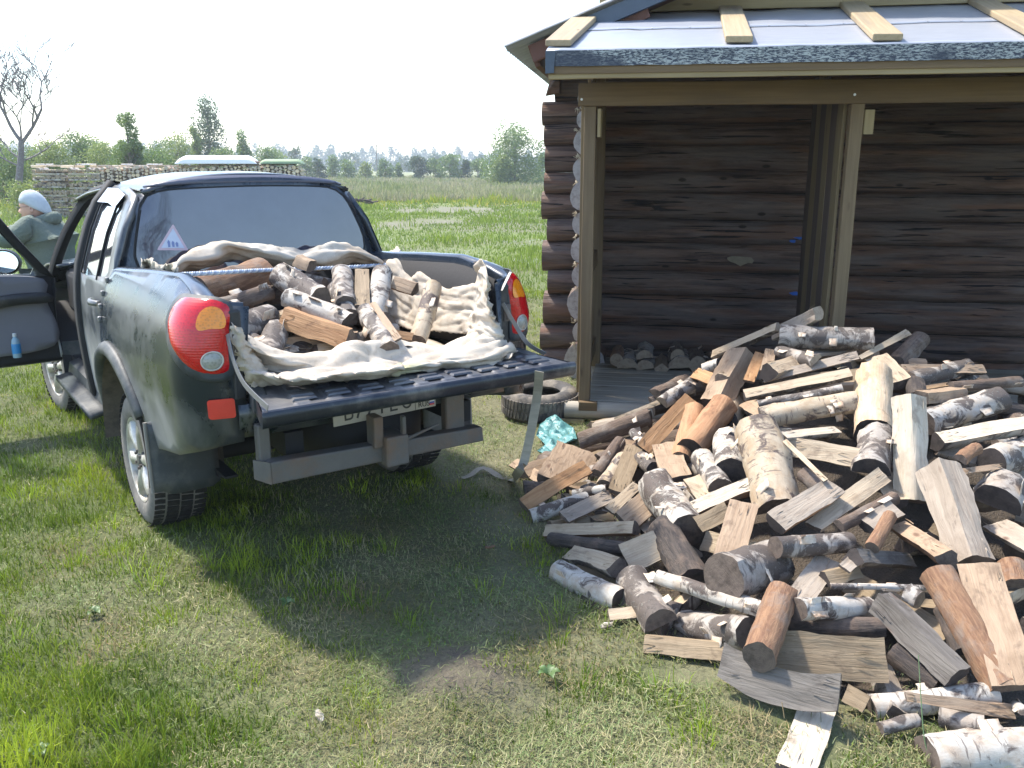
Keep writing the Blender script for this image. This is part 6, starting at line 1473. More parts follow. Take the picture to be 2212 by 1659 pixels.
for k in range(34):
    x = g.uniform(-.5, .30); y = g.uniform(-.95, .2); z = .93+(y+1.1)*.24+g.uniform(-.04, .03)-(.05 if x > .2 else 0); a = g.uniform(0, 6.28); d = Vector((math.cos(a), math.sin(a), g.uniform(-.15, .25)))*.17
    P = Vector(tw(x, y, z)); place_piece(P+d, P-d, g.uniform(.07, .11), kd_ := g.choice('RBQWH'), bk_ := g.choice('ggddkw'), g.choice('tnn'), g.choice('nd'), .7, g.uniform(-50, 50), '%s %s low in the truck load, %s of bed, near %s' % ({'g': 'grey birch', 'd': 'dark brown', 'k': 'sooty', 'w': 'birch'}[bk_], {'R': 'round', 'B': 'half log', 'H': 'half log', 'Q': 'quarter', 'W': 'wedge'}[kd_], 'left side' if x < -.25 else 'middle' if x < .05 else 'right side', 'tailgate' if y < -.55 else 'rope' if y < -.15 else 'cab'), LG)
# ================================================================ canvas sheet in the truck bed, rope, strap, rag
def canvas_mat():
    a = NT('dirty_cream_canvas'); p = a.pos(); n1 = a.noise(p, 5, 5, .6); n2 = a.noise(p, 17, 5, .65)
    c = a.mix(a.ramp(n1, [(.35, 0.), (.7, 1.)]), (.52, .47, .395), (.40, .335, .26))
    c = a.mix(a.math('MULTIPLY', a.ramp(n2, [(.52, 0.), (.68, 1.)]), .45), c, (.25, .18, .12))
    gq = tw(-.02, -1.26, 1.0); d = a.n('ShaderNodeVectorMath', operation='DISTANCE'); a.put(d, 0, p); a.put(d, 1, tuple(gq)); gr = a.ramp(a.math('ADD', d.outputs['Value'], a.math('MULTIPLY', n2, .12)), [(.10, .6), (.20, 0.)])
    c = a.mix(gr, c, (.30, .33, .12))
    wv = a.noise(p, 260, 2); return a.bsdf(c, .9, a.bump(a.math('ADD', a.math('MULTIPLY', wv, .25), a.math('MULTIPLY', a.noise(p, 34, 5, .65), .35)), .5, .008))
M_CANVAS = canvas_mat()
def loft(curves, nu, nv, fold=.006, fs=9., seed=0, edge=.0):
    """smooth sheet through a list of 3-D curves, with small folds"""
    C = [np.array(smooth_curve(c, nu)) for c in curves]; rows = []
    for j in range(nu):
        col = smooth_curve([tuple(c[j]) for c in C], nv) if len(C) > 2 else resample([tuple(c[j]) for c in C], nv)
        rows.append([np.array(p) for p in col])
    G = np.array(rows); out = G.copy()
    for i in range(nu):
        for k in range(nv):
            du = G[min(i+1, nu-1), k]-G[max(i-1, 0), k]; dv = G[i, min(k+1, nv-1)]-G[i, max(k-1, 0)]; n = np.cross(du, dv); ln = np.linalg.norm(n)
            if ln > 1e-9: n /= ln
            p = G[i, k]; u = i/nu
            v_ = k/nv; wq = v_*3.2+1.6*noise.noise(Vector((u*3.2, v_*1.4, seed+4)))+u*.9
            a = fold*1.7*((1-2*abs((wq % 1)-.5))**1.6-.5)*(.45+.9*abs(noise.noise(Vector((u*4, v_*2, seed+8)))))
            wr = u*fs*.9+v_*2.5+1.3*noise.noise(Vector((u*4, v_*3, seed+14))); a += fold*1.5*((1-abs(2*(wr % 1)-1))**2-.35)*max(0, noise.noise(Vector((u*5.5, v_*2.2, seed+21)))*2.2)
            rg_ = lambda s_: (1-min(1, abs(noise.noise(Vector((p[0]*s_+seed, p[1]*s_*.8, p[2]*s_*1.3)))*2.6)))**2.2
            cr_ = lambda su, sv, q_: (1-min(1, abs(noise.noise(Vector((u*su+.35*v_, v_*sv+.8*noise.noise(Vector((u*3, v_*2, q_))), seed+q_))))*3.0))**1.8
            a += fold*(1.5*(cr_(3.2, 5.5, 31)-.3)+.8*(cr_(6, 11, 47)-.3)+.10*(rg_(11)-.3))
            out[i, k] = p+n*a
            if edge and k in (0, nv-1): out[i, k, 2] += edge*noise.noise(Vector((u*30, k, seed)))
    m = MB(); m.grid([[tuple(p) for p in r] for r in out]); return m
def W_(p): return tuple(tw(*p))
def TGx(px, py, h=.0): P0 = tw(*tgp(.5, .5, h)); n = tr_*tgn.x+td_*tgn.y+np.array([0, 0, tgn.z]); return tuple(on_plane(px, py, P0, n))
def PY_(px, py, y): return tuple(on_plane(px, py, TO+td_*y, td_))
def PXr(px, py, x): return tuple(on_plane(px, py, TO+tr_*x, tr_))
def c_(c, pts): return [cp(c, *q) for q in pts]
# front roll over the tailgate hinge
topf = [PY_(*q, -1.00) for q in c_('t', [(60, 640), (160, 740), (300, 815), (480, 840), (800, 795), (1150, 765), (1400, 748), (1560, 790), (1750, 770), (1890, 690), (2010, 640)])]
insf = [tuple(tw(-.68+1.36*t, -.95, .86)) for t in np.linspace(0, 1, 11)]
crest = [PY_(*q, -1.13) for q in c_('t', [(60, 660), (150, 790), (330, 870), (520, 920), (850, 935), (1150, 925), (1330, 920), (1480, 870), (1700, 800), (1900, 730), (2100, 730)])]
bulge = [TGx(*q, .055) for q in c_('t', [(80, 830), (220, 930), (480, 985), (700, 1005), (1000, 1000), (1240, 965), (1420, 925), (1600, 890), (1800, 880), (2010, 850), (2150, 800)])]
mid_ = [TGx(*q, .030) for q in c_('t', [(120, 960), (260, 1010), (500, 1035), (720, 1045), (1000, 1030), (1260, 1000), (1460, 965), (1640, 935), (1850, 915), (2050, 880), (2170, 815)])]
bot = [TGx(*q, .006) for q in c_('t', [(190, 1100), (330, 1075), (520, 1080), (740, 1062), (1020, 1045), (1280, 1015), (1520, 990), (1680, 950), (1880, 940), (2060, 915), (2195, 830)])]
tarp = empty('canvas_sheet', tuple(tw(0, -.6, .9)), 0, label='dirty cream canvas lining the truck bed and folded over the open tailgate under the firewood', cat='canvas sheet')
MI = Matrix.Translation(Vector(tw(0, -.6, .9))).inverted()
def tadd(name, m, par=tarp):
    m.v = [tuple(MI @ Vector(v)) for v in m.v]; o = obj(name, m.mesh(name), M_CANVAS, par, 180); return solidify(o, .0022, 0)
tadd('front_fold', loft([insf, topf, crest, bulge, mid_, bot], 160, 60, .013, 8, 1, .02))
# second rolled edge lying on the gate
r1 = [TGx(*q, .05) for q in c_('t', [(150, 950), (380, 1000), (640, 1010), (900, 985), (1200, 945), (1330, 930)])]
r2 = [TGx(*q, .075) for q in c_('t', [(150, 985), (390, 1035), (650, 1040), (910, 1010), (1210, 975), (1340, 950)])]
r3 = [TGx(*q, .02) for q in c_('t', [(170, 1060), (400, 1075), (660, 1068), (920, 1045), (1220, 1020), (1350, 985)])]
tadd('rolled_edge', loft([r1, r2, r3], 90, 20, .010, 10, 3, .015))
# left upright end of the sheet by the lamp
l0 = [PY_(*q, -1.10) for q in c_('t', [(35, 640), (45, 760), (70, 900), (190, 1095)])]; l1 = [PY_(*q, -1.16) for q in c_('t', [(95, 645), (120, 760), (160, 920), (260, 1090)])]; l2 = [PY_(*q, -1.08) for q in c_('t', [(150, 680), (190, 800), (260, 900), (400, 1060)])]
tadd('left_fold', loft([l0, l1, l2], 30, 12, .012, 9, 5))
# right side: thrown over the side rail, hanging to the floor
ra_ = [PXr(*q, .735) for q in c_('t', [(1215, 125), (1300, 62), (1370, 190), (1440, 175), (1580, 235), (1700, 300), (1790, 255), (1890, 160), (1935, 150), (1970, 160)])]
rb_ = [PXr(*q, .66) for q in c_('t', [(1215, 160), (1300, 180), (1360, 270), (1450, 260), (1560, 310), (1700, 355), (1800, 345), (1880, 330), (1930, 420), (1975, 470)])]
rc_ = [PXr(*q, .63) for q in c_('t', [(1200, 400), (1260, 420), (1350, 470), (1430, 480), (1560, 500), (1680, 520), (1790, 520), (1860, 520), (1900, 560), (1940, 600)])]
rd_ = [PXr(*q, .60) for q in c_('t', [(1190, 610), (1260, 620), (1340, 650), (1430, 680), (1550, 680), (1660, 690), (1780, 700), (1830, 700), (1880, 730), (1930, 760)])]
tadd('right_side', loft([ra_, rb_, rc_, rd_], 100, 50, .007, 7, 7, .01))
# corner panel sweeping from the rail down to the gate corner
k0 = [PXr(*q, .66) for q in c_('t', [(1880, 165), (1880, 330), (1850, 520), (1820, 700)])]
k1 = [PY_(*q, -1.02) for q in c_('t', [(1935, 150), (1930, 400), (1900, 600), (1850, 770)])]
k2 = [PY_(*q, -1.15) for q in c_('t', [(1975, 330), (1985, 500), (2040, 680), (1990, 850)])]
k3 = [TGx(*q, .03) for q in c_('t', [(1960, 560), (2070, 660), (2165, 780), (2150, 880)])]
tadd('right_corner', loft([k0, k1, k2, k3], 60, 44, .010, 8, 9))
# loop of cloth bunched at the rail by the cab
b0 = [PXr(*q, .76) for q in c_('t', [(1210, 130), (1260, 80), (1300, 58), (1345, 100), (1395, 185)])]; b1 = [PXr(*q, .71) for q in c_('t', [(1225, 165), (1265, 120), (1300, 105), (1330, 150), (1370, 215)])]; b2 = [PXr(*q, .68) for q in c_('t', [(1250, 180), (1290, 200), (1310, 190), (1335, 230), (1350, 260)])]
tadd('bunched_loop', loft([b0, b1, b2], 26, 12, .016, 16, 11))
# back edge standing up against the rear window
e0 = [PY_(*q, .18) for q in c_('b', [(395, 880), (470, 760), (600, 700), (740, 655), (860, 640), (1000, 650), (1150, 668), (1300, 685), (1450, 690), (1580, 668), (1720, 660), (1860, 690), (1980, 735), (2090, 800)])]
e1 = [PY_(*q, .10) for q in c_('b', [(430, 890), (520, 800), (640, 780), (760, 760), (850, 690), (1000, 700), (1150, 735), (1300, 770), (1450, 785), (1600, 790), (1720, 770), (1850, 730), (1970, 770), (2070, 830)])]
e2 = [PY_(*q, .26) for q in c_('b', [(450, 900), (560, 860), (680, 860), (760, 830), (880, 800), (1000, 800), (1150, 820), (1300, 850), (1450, 860), (1600, 860), (1720, 850), (1850, 820), (1950, 830), (2060, 860)])]
tadd('back_edge', loft([e0, e1, e2], 110, 18, .012, 8, 13, .012))
f0 = [PXr(*q, -.70) for q in c_('b', [(155, 800), (240, 785), (330, 850), (420, 830), (450, 880)])]; f1 = [PXr(*q, -.66) for q in c_('b', [(165, 840), (240, 835), (320, 880), (420, 870), (450, 900)])]; f2 = [PXr(*q, -.60) for q in c_('b', [(180, 870), (250, 870), (330, 910), (430, 900), (470, 930)])]
tadd('left_back_scrap', loft([f0, f1, f2], 24, 10, .014, 14, 15))
# floor of the sheet under the load
rows = [[tuple(tw(x, y, .885+.012*noise.noise(Vector((x*6, y*6, 2)))+.06*max(0, abs(x)-.5))) for x in np.linspace(-.64, .62, 40)] for y in np.linspace(-.98, .22, 40)]
m = MB(); m.grid(rows); tadd('sheet_floor', m)
rows = [[tuple(tw(-.63-.03*t, y, .9+.33*t+.02*noise.noise(Vector((y*6, t*4, 2))))) for y in np.linspace(-1.0, .2, 30)] for t in np.linspace(0, 1, 8)]
m = MB(); m.grid(rows); tadd('left_side', m)
# chips and bark rubbish on the bed
g = random.Random(2); m = MB()
for k in range(140):
    c = Vector(tw(g.uniform(-.45, .45), g.uniform(-.99, -.6), .905+g.uniform(0, .02))); a = g.uniform(0, 6.28); l = g.uniform(.008, .03); w2 = g.uniform(.004, .012); d = Vector((math.cos(a), math.sin(a), g.uniform(-.2, .2))); e = Vector((-math.sin(a), math.cos(a), g.uniform(-.3, .3)))
    m.add([c-d*l-e*w2, c+d*l-e*w2, c+d*l+e*w2, c-d*l+e*w2, c+Vector((0, 0, .006))], [(0,1,4),(1,2,4),(2,3,4),(3,0,4),(3,2,1,0)])
obj('bark_rubbish', m.mesh('bark_rubbish'), BK['b'], kind='stuff', label='bark crumbs and chips on the canvas in the truck bed')

# ---- twisted rope from rail to rail
A = Vector(PXr(*cp('b', 480, 905), -.70)); B = Vector(PXr(*cp('b', 1205, 868), -.10)); C = Vector(PXr(*cp('b', 2150, 820), .70))
path = [np.array(p) for p in smooth_curve([tuple(A), tuple(B), tuple((B*.4+C*.6)-Vector((0, 0, .006))), tuple(C)], 420)]
rope = empty('rope', tuple(A), 0, label='blue-white twisted rope stretched across the truck bed over the firewood', cat='rope')
dirv = (C-A).normalized(); s1 = dirv.cross(Vector((0, 0, 1))).normalized(); s2 = s1.cross(dirv)
for k, colr in enumerate(((.42, .50, .62), (.30, .36, .46), (.60, .64, .68))):
    m = MB(); m.tube([Vector(p)-A+(s1*math.cos(i*.42+k*2.094)+s2*math.sin(i*.42+k*2.094))*.0055 for i, p in enumerate(path)], .0058, 6)
    obj('strand', m.mesh('strand'), simple('rope_strand_%d' % k, colr, .7, nz=.3, sc=60, bump=.4), rope, 180)

# ---- webbing strap hanging from the gate to the ground
g0 = np.array(PY_(*(1165, 812), -1.50)); pts = [g0+np.array([0, 0, .02])]
for q in ((1161, 850), (1152, 905), (1141, 960), (1131, 1000), (1118, 1022)): pts.append(at_depth(*q, (g0-cC)@cF+.05))
pts = [np.array(p) for p in pts]
for p in pts[3:]: p[2] = max(p[2], .03)
gnd = [gp(1104, 1036, .02), gp(1080, 1030, .02), gp(1052, 1013, .03), gp(1035, 1012, .035), gp(1018, 1026, .015), gp(998, 1033, .01)]
path = smooth_curve([tuple(p) for p in pts+gnd], 70); nr = []
for i in range(70):
    t = i/70; nr.append(Vector((-.25, -1, .1)) if t < .5 else Vector((-.25*(1-t)*2, -(1-t)*2+.05, .3+(t-.5)*2)))
st = strip(path, .040, nr, .003); obj('strap', st.mesh('strap'), board_mat('dirty_webbing', (.22, .20, .15), (.28, .25, .19), (.14, .12, .09)), None, 50, label='flat grey-brown webbing strap hanging from the tailgate corner and curling on the grass', cat='strap')

# ---- turquoise rag by the heap
def rag():
    c = gp(1185, 955); g = random.Random(6); rows = []
    P_ = [(1158, 950), (1166, 928), (1195, 918), (1240, 938), (1246, 962), (1205, 975), (1190, 992), (1160, 985), (1178, 968)]
    W = [gp(*q)[:2] for q in P_]; m = panel([tuple(p) for p in W], lambda x, y: (x, y, .02+.055*abs(noise.noise(Vector((x*14, y*9, 3))))+.05*max(0, 1-((x-W[2][0])/.12)**2-((y-W[2][1])/.2)**2)+.02*noise.noise(Vector((x*40, y*40, 5)))), .015)
    a = NT('turquoise_film'); n = a.noise(a.pos(), 30, 4); mt = a.bsdf(a.mix(n, (.06, .20, .20), (.13, .29, .29)), .35, a.bump(a.noise(a.pos(), 70, 4), .6, .01), Subsurface_Weight=.0)
    obj('turquoise_rag', m.mesh('turquoise_rag'), mt, None, 60, label='crumpled turquoise plastic rag lying on the grass by the corner of the heap', cat='rag')
rag()
# ---- loose things: green stalk, bark chips
m = MB(); s0 = gp(2010, 1630); s0 = np.array([gp(2008, 1640)[0], gp(2008, 1640)[1], 0]); dd = (s0-cC)@cF
m.tube(smooth_curve([tuple(s0), tuple(at_depth(1996, 1590, dd)), tuple(at_depth(1989, 1500, dd)), tuple(at_depth(1984, 1415, dd))], 14), list(np.linspace(.0022, .0012, 14)), 5)
obj('grass_stalk', m.mesh('grass_stalk'), simple('stalk_green', (.16, .24, .11), .6), None, 180, label='single thin pale green grass stalk standing in front of the white birch log', cat='grass stalk')
g = random.Random(12); chipspots = [(1310, 1350, 'flat white bark chip on the grass left of the small cream chunk'), (1060, 1180, 'brown bark chip lying in the shade between truck and heap'), (690, 1545, 'small pale bark chip in the middle of the lawn')]
for px, py, lb in chipspots:
    c = gp(px, py, .03); sz_ = .03; m = MB(); vs = [(sz_*math.cos(a)*g.uniform(.7, 1.4), sz_*.5*math.sin(a)*g.uniform(.7, 1.2), .004*g.random()) for a in np.linspace(0, 6.28, 9)[:-1]]
    m.add(vs+[(x, y, z-.006) for x, y, z in vs], [tuple(range(8)), tuple(range(8, 16))[::-1]]+[(k, 8+k, 8+(k+1) % 8, (k+1) % 8) for k in range(8)])
    o = obj('bark_chip', m.mesh('bark_chip'), BK['W' if 'white' in lb or 'pale' in lb else 'b'], label=lb, cat='bark chip'); o.location = c; o.rotation_euler = (.1, -.2, g.uniform(0, 6))
# broad leaves in the turf
def rosette(px, py, lb, n=5, s=.035):
    c = gp(px, py, .015); t = empty('leafy_weed', tuple(c), g.uniform(0, 6), label=lb, cat='weed')
    for k in range(n):
        a = 6.28*k/n+g.uniform(-.3, .3); m = MB(); rows = []
        for i in range(6):
            u = i/5; w2 = s*.42*math.sin(math.pi*min(1, u*.9+.08)); r = s*(.15+1.1*u); rows.append([(r*math.cos(a)-q*w2*math.sin(a), r*math.sin(a)+q*w2*math.cos(a), .012+.02*math.sin(u*2.6)-.006*(1-abs(q))) for q in (-1, 0, 1)])
        m.grid(rows); obj('leaf', m.mesh('leaf'), simple('weed_leaf', (.07, .125, .035), .5, nz=.2, sc=30), t, 180)
rosette(1185, 1462, 'low weed with rounded leaves in front of the heap, right of the bare mound'); rosette(205, 1330, 'low rounded weed in the green grass left of the rear wheel', 4, .03); rosette(85, 1740/1.157+130, 'low weed at the bottom left of the lawn', 5, .03); rosette(620, 1310, 'small pale weed in the middle of the lawn', 4, .03)

# ================================================================ distant firewood stack
def far_stack():
    c0 = gp(80, 470); F0 = c0[1]; d = ray(80, 470); X0 = d[0]*F0/d[1]
    st = empty('firewood_stack', (X0, F0, 0), R(8), label='long tall stack of split firewood with crisscross ends behind the truck roof', cat='firewood stack')
    mw = wood('pale_stack_wood', (.74, .61, .44), (.80, .69, .53), (.50, .38, .25), .4, False); mb = bark_birch('stack_bark', (.62, .58, .54), (.12, .09, .08), .3); Hs = 1.8; g = random.Random(3)
    def bil(p, d, L, r, kd, nm='billet'):
        me = log_piece(nm, L, r, kd, g.randrange(9999)); o = obj(nm, me, [mb, mw, EG['c']], st, 40); X = Vector(d).normalized(); Z = Vector((0, 0, 1)); Y = Z.cross(X); M = Matrix((X, Y, Z)).transposed().to_4x4(); M.translation = p; o.matrix_local = M; return o
    cw = 1.10
    for q in range(2):
        lay = 0; z = .06; 
        while z < Hs:
            if lay % 2 == 0:
                for j in range(2): bil(Vector((q*(cw+.12)+cw/2, .1+j*.75, z)), (1, 0, 0), cw, .075, 'H' if g.random() < .5 else 'B', 'crib_log')
            else:
                for j in range(7): bil(Vector((q*(cw+.12)+.08+j*.158, .45, z)), (0, 1, 0), .9, .072, g.choice('RHQ'), 'crib_log')
            z += .125; lay += 1
    # long run of stacked billets with their split ends outward
    V = MB(); x = 2*(cw+.12)
    LEN = 9.5
    for _q in range(400):
        LEN = _q*.05
        if project([X0+LEN*math.cos(R(8)), F0+LEN*math.sin(R(8)), Hs])[0] > 652: break
    while x < LEN:
        z = .07
        while z < Hs+.03*math.sin(x):
            r = g.uniform(.06, .085); kx = x+g.uniform(-.03, .03); n = g.choice((3, 4, 6)); a0 = g.uniform(0, 6.28)
            ring = [(kx+r*math.cos(a0+6.283*k/n), z+r*.9*math.sin(a0+6.283*k/n)) for k in range(n)]; y0 = g.uniform(-.03, .04)
            V.add([(p[0], y0, p[1]) for p in ring]+[(p[0], y0+.9, p[1]) for p in ring], [tuple(range(n))]+[(k, (k+1) % n, n+(k+1) % n, n+k) for k in range(n)], g.choice((0, 0, 1, 1, 1)))
            z += r*1.75
        x += .15
    obj('stacked_billets', V.mesh('stacked_billets'), [simple('end_pale', (.66, .52, .36), .9, nz=.4, sc=9), simple('end_grey', (.48, .40, .32), .9, nz=.4, sc=9)], st, kind='stuff')
    for k in range(int(LEN/.255)-1): bil(Vector((.1+k*.255, .45+g.uniform(-.1, .1), Hs+.05)), (1, g.uniform(-.3, .3), 0), g.uniform(.4, .6), .05, g.choice('HBQ'), 'top_billet')
    # white cover and camouflage cover lying on top
    def cover(xa, xb, h, mat, name, lb):
        rows = []
        for i in range(25):
            t = i/24; rr = min(1, (min(t, 1-t)*9))**.5; rows.append([(xa+(xb-xa)*t, .45+.55*math.cos(a), Hs+.10+h*rr*max(0, math.sin(a))**.6*(1+.05*noise.noise(Vector((t*9, a*2, 1))))) for a in np.linspace(math.pi, 0, 13)])
        m = MB(); m.grid(rows); o = obj(name, m.mesh(name), mat, None, 180, label=lb, cat='cover'); o.location = st.location; o.rotation_euler = st.rotation_euler
        return o
    def xat(px):
        lo_, hi_ = 0, 20
        for _ in range(40):
            md = (lo_+hi_)/2; P = np.array([X0+md*math.cos(R(8)), F0+md*math.sin(R(8)), Hs])
            if project(P)[0] < px: lo_ = md
            else: hi_ = md
        return md
    cover(xat(378), xat(556), .30, simple('white_sheet', (.80, .80, .80), .4, nz=.05), 'white_cover', 'white rounded cover lying on the long firewood stack behind the truck roof')
    cover(xat(560), xat(655), .17, simple('green_mottled_sheet', (.22, .30, .17), .7, nz=.5, sc=2), 'green_cover', 'flat green mottled cover on the right end of the long firewood stack')
    c = xat(500); m = MB(); m.tube([(c+x_, .05, Hs+.16+.02*math.sin(x_*4)) for x_ in np.linspace(-.1, 1.6, 12)], .045, 8); o = obj('brown_roll', m.mesh('brown_roll'), simple('brown_cloth', (.20, .12, .09), .8), None, 180, label='thin brown roll lying against the white cover on the firewood stack', cat='roll'); o.location = st.location; o.rotation_euler = st.rotation_euler
far_stack()
# dark branch pile in the meadow
c = gp(908/1.157*1.157*.0+787, 443); m = MB(); g = random.Random(9)
for k in range(14):
    a = g.uniform(0, 6.28); p = Vector((g.uniform(-.5, .5), g.uniform(-.3, .3), g.uniform(.05, .3))); m.tube([p, p+Vector((math.cos(a)*.5, math.sin(a)*.3, g.uniform(-.1, .2)))], [.05, .03], 5)
o = obj('branch_pile', m.mesh('branch_pile'), BK['k'], None, 180, label='small dark heap of branches on the meadow beside the bare path', cat='branch pile'); o.location = c
# ================================================================ person by the open door
def person():
    F_ = 7.3; d = ray(100, 470); X = d[0]*F_/d[1]
    t = empty('person', (X, F_, 0), 0, label='person in a pale blue knitted cap and grey-green hooded jacket behind the open truck door', cat='person')
    def skin(name, V, E_, Rr, mat, root=0, sub=2, par=t):
        me = bpy.data.meshes.new(name); me.from_pydata(V, E_, []); o = bpy.data.objects.new(name, me); COL.objects.link(o); o.parent = par
        me.materials.append(mat); sm = o.modifiers.new('skin', 'SKIN'); 
        if not me.skin_vertices: me.attributes
        for i, r in enumerate(Rr): sv = me.skin_vertices[0].data[i]; sv.radius = (r, r) if not hasattr(r, '__len__') else r
        me.skin_vertices[0].data[root].use_root = True; sm.use_smooth_shade = True
        s2 = o.modifiers.new('sub', 'SUBSURF'); s2.levels = s2.render_levels = sub; return o
    M_SKIN = simple('skin', (.55, .33, .25), .55, nz=.08); M_JK = simple('grey_green_jacket', (.135, .165, .135), .9, nz=.15, sc=7, bump=.5, dist=.02)
    M_TR = simple('dark_trousers', (.05, .055, .065), .9); M_CAP = simple('pale_blue_cap', (.50, .55, .57), .9, nz=.1, sc=30, bump=.5); M_BT = simple('boots', (.03, .028, .025), .7)
    # looks towards -x (left); +y away from the camera. leans a little to the left
    V = [(0, 0, .88), (-.01, 0, 1.05), (-.04, 0, 1.22), (-.06, 0, 1.33), (-.09, 0, 1.40),      # pelvis, waist, chest, upper chest, neck
         (-.03, -.09, .86), (-.01, -.10, .48), (.02, -.10, .09), (-.11, -.10, .04),
         (-.03, .09, .86), (-.05, .10, .48), (-.03, .10, .09), (-.16, .10, .04),
         (-.06, -.17, 1.32), (-.22, -.24, 1.22), (-.42, -.20, 1.27), (-.50, -.18, 1.29),
         (-.06, .17, 1.32), (-.26, .22, 1.24), (-.46, .18, 1.28), (-.54, .16, 1.30)]
    E_ = [(0,1),(1,2),(2,3),(3,4),(0,5),(5,6),(6,7),(7,8),(0,9),(9,10),(10,11),(11,12),(3,13),(13,14),(14,15),(15,16),(3,17),(17,18),(18,19),(19,20)]
    body = skin('body', V, E_, [(.15, .15), (.145, .155), (.15, .165), (.12, .13), .06, .09, .065, .05, .045, .09, .065, .05, .045, .05, .04, .038, .033, .05, .04, .038, .033], M_SKIN, 0)
    # jacket: its own shell over trunk and arms, fuller than the body
    jv = [(0.02, 0, .86), (.02, 0, 1.02), (-.02, 0, 1.20), (-.045, 0, 1.33), (-.055, 0, 1.385), (-.05, -.17, 1.33), (-.20, -.25, 1.215), (-.42, -.205, 1.265), (-.05, .17, 1.33), (-.24, .23, 1.23), (-.46, .185, 1.275)]
    je = [(0,1),(1,2),(2,3),(3,4),(3,5),(5,6),(6,7),(3,8),(8,9),(9,10)]
    skin('jacket', jv, je, [(.19, .19), (.185, .195), (.185, .195), (.145, .15), (.085, .085), .10, .078, .058, .10, .078, .058], M_JK, 1)
    hv = [(-.01, -.09, 1.37), (.055, -.05, 1.385), (.08, 0, 1.39), (.055, .05, 1.385), (-.01, .09, 1.37), (-.08, .075, 1.35), (-.11, 0, 1.335), (-.08, -.075, 1.35)]
    skin('hood', hv, [(i, i+1) for i in range(7)]+[(7, 0)], [.045, .055, .06, .055, .045, .035, .03, .035], M_JK, 2)
    tv = [(0, 0, .86), (-.03, -.09, .84), (-.01, -.10, .48), (.02, -.10, .11), (-.03, .09, .84), (-.05, .10, .48), (-.03, .10, .11)]
    skin('trousers', tv, [(0,1),(1,2),(2,3),(0,4),(4,5),(5,6)], [(.165, .165), .10, .078, .07, .10, .078, .07], M_TR, 0)
    for sy, x0 in ((-.10, .02), (.10, -.03)): skin('boot', [(x0, sy, .12), (x0, sy, .055), (x0-.13, sy, .04)], [(0,1),(1,2)], [.062, .06, .045], M_BT, 1)
    # head in profile to the left
    h = empty('head', (-.10, 0, 1.475)); h.parent = t; h.rotation_euler = (0, R(-6), R(8))
    rows = []; N = 26
    for i in range(22):
        ph = math.pi*(i+.5)/22; z = .118*math.cos(ph); row = []
        for k in range(N):
            a = 2*math.pi*k/N; rx = .095*math.sin(ph); ry = .074*math.sin(ph); x = rx*math.cos(a); y = ry*math.sin(a)
            if x < 0:
                fz = z; prof = .012*math.exp(-((fz+.062)/.02)**2)+.014*math.exp(-((fz+.095)/.018)**2)+.008*math.exp(-((fz-.035)/.02)**2)-.006*math.exp(-((fz-.008)/.012)**2)
                prof += .030*math.exp(-((fz+.022)/.018)**2)*math.exp(-(y/.016)**2)
                x -= prof*math.exp(-(y/.05)**2)
                if z < -.03: x += .0
            if z < -.05: x *= 1-.1*((-.05-z)/.07); y *= 1-.35*((-.05-z)/.07)
            row.append((x, y, z))
        rows.append(row)
    m = MB(); m.grid(rows, 0, True); m.add(rows[0], [tuple(range(N))[::-1]]); m.add(rows[-1], [tuple(range(N))]); obj('face', m.mesh('face'), M_SKIN, h, 180)
    m = MB(); m.tube([(0, 0, -.17), (.01, 0, -.06)], [.055, .052], 12); obj('neck', m.mesh('neck'), M_SKIN, h, 180)
    for s in (-1, 1):
        m = MB(); m.grid([[(.012+.016*q*math.cos(a), s*(.070+.010*(1-q)), -.012+.030*q*math.sin(a)) for a in np.linspace(0, 6.283, 13)[:-1]] for q in (.2, .7, 1.)], 0, True); solidify(obj('ear', m.mesh('ear'), M_SKIN, h, 180), .006)
        m = MB(); m.grid([[(-.088+.0, s*.030+.010*q*math.cos(a), .006+.006*q*math.sin(a)) for a in np.linspace(0, 6.283, 11)[:-1]] for q in (.1, 1.)], 0, True); obj('eye', m.mesh('eye'), M_DARK, h)
    m = MB(); m.tube([(-.097, -.02, -.062), (-.103, 0, -.061), (-.097, .02, -.062)], .004, 6); obj('mouth', m.mesh('mouth'), simple('lip', (.42, .17, .15), .5), h, 180)
    # spectacles
    m = MB()
    m.tube([(-.108, -.012, .006), (-.110, 0, .010), (-.108, .012, .006)], .0015, 5)
    for s in (-1, 1):
        m.tube([(-.106+.006*abs(math.cos(a)), s*.034+.020*math.cos(a), .004+.015*math.sin(a)) for a in np.linspace(0, 6.283, 17)], .0016, 5, caps=False); m.tube([(-.100, s*.054, .010), (-.04, s*.074, .010), (.01, s*.074, .006)], .0016, 5)
    obj('spectacles', m.mesh('spectacles'), simple('dark_frame', (.05, .04, .05), .4), h, 180)
    # knitted cap, full at the back
    rows = []
    for i in range(14):
        q = i/13; row = []
        for k in range(28):
            a = 2*math.pi*k/28; ph = math.pi*.5*(1-q); r = math.cos(ph*.98)
            x = .104*math.cos(a)*r+.012; y = .086*math.sin(a)*r; z = .026+.115*math.sin(ph)
            tilt = -.70*max(x, -.035)*q; z += tilt+(.0 if q < .99 else -.012)
            if x > 0: x *= 1.20; z -= .012*(x/.1)
            bl = 1+.03*noise.noise(Vector((a*2, q*4, 1))); row.append((x*bl, y*bl, z))
        rows.append(row)
    m = MB(); m.grid(rows, 0, True); m.add(rows[0], [tuple(range(28))]); solidify(obj('knitted_cap', m.mesh('knitted_cap'), M_CAP, h, 180), .008, 1)
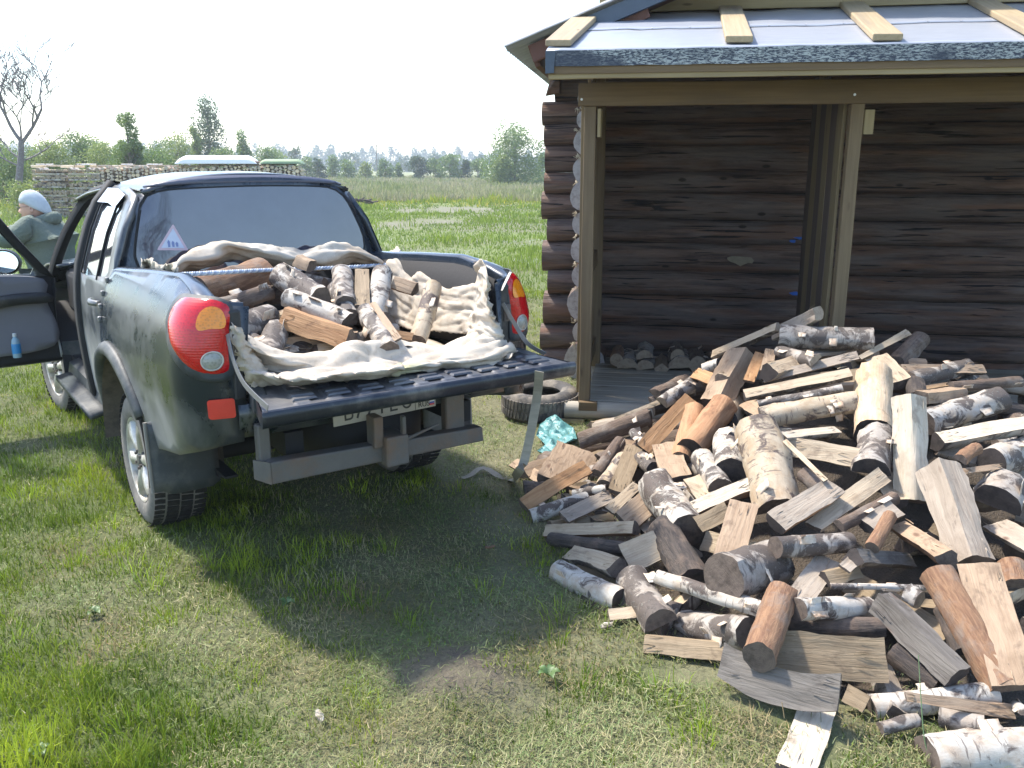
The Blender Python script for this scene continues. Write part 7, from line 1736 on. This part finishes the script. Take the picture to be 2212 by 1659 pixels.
    # hands resting on the wing of the truck: palm, four fingers and a thumb each
    for s, hx, hz_ in ((-1, -.50, 1.29), (1, -.54, 1.30)):
        hy = -.18 if s < 0 else .16
        hd = empty('hand', (hx, hy, hz_)); hd.parent = t; hd.rotation_euler = (0, R(8), 0)
        skin('palm', [(.02, 0, 0), (-.03, 0, 0), (-.075, 0, -.004)], [(0,1),(1,2)], [(.03, .02), (.040, .018), (.038, .014)], M_SKIN, 0, 2, hd)
        for k, ln in enumerate((.068, .078, .073, .056)):
            y0 = -.028+.019*k; skin('finger', [(-.070, y0, -.003), (-.075-ln*.45, y0*1.15, -.006), (-.075-ln*.78, y0*1.2, -.018), (-.075-ln, y0*1.2, -.030)], [(0,1),(1,2),(2,3)], [.009, .0085, .008, .0065], M_SKIN, 0, 1, hd)
        skin('thumb', [(-.02, s*.028, -.004), (-.045, s*.050, -.012), (-.075, s*.058, -.018)], [(0,1),(1,2)], [.012, .0105, .008], M_SKIN, 0, 1, hd)
person()
# ================================================================ bottle in the pocket of the open door
def bottle():
    M = truck.matrix_world if False else None
    h0 = np.array(tw(-.80, 2.36, 0)); a = TY-R(DA); ax = np.array([math.sin(a), -math.cos(a), 0]); n = np.array([math.cos(a), math.sin(a), 0])
    P = on_plane(38, 770, h0-n*.13, n) if False else None
    q = on_plane(38, 772, h0, n); c = q+(np.array([0, 0, CH])-q)*.025
    t = empty('bottle', tuple(c), 0, label='small bottle with pale cap and blue label in the open door pocket', cat='bottle')
    m = lathe([(0, 0), (.026, 0), (.028, .01), (.028, .10), (.022, .125), (.011, .14), (.011, .15), (0, .15)], 20); obj('bottle_body', m.mesh('bottle_body'), simple('blueish_bottle', (.25, .38, .46), .2), t, 40)
    m = lathe([(.0285, .03), (.0288, .095), (.0285, .096)], 20); obj('bottle_label', m.mesh('bottle_label'), simple('blue_label', (.02, .22, .50), .4), t, 40)
    m = lathe([(0, .145), (.013, .145), (.013, .165), (0, .168)], 14); obj('cap', m.mesh('cap'), simple('pale_cap', (.6, .62, .62), .4), t, 40)
bottle()
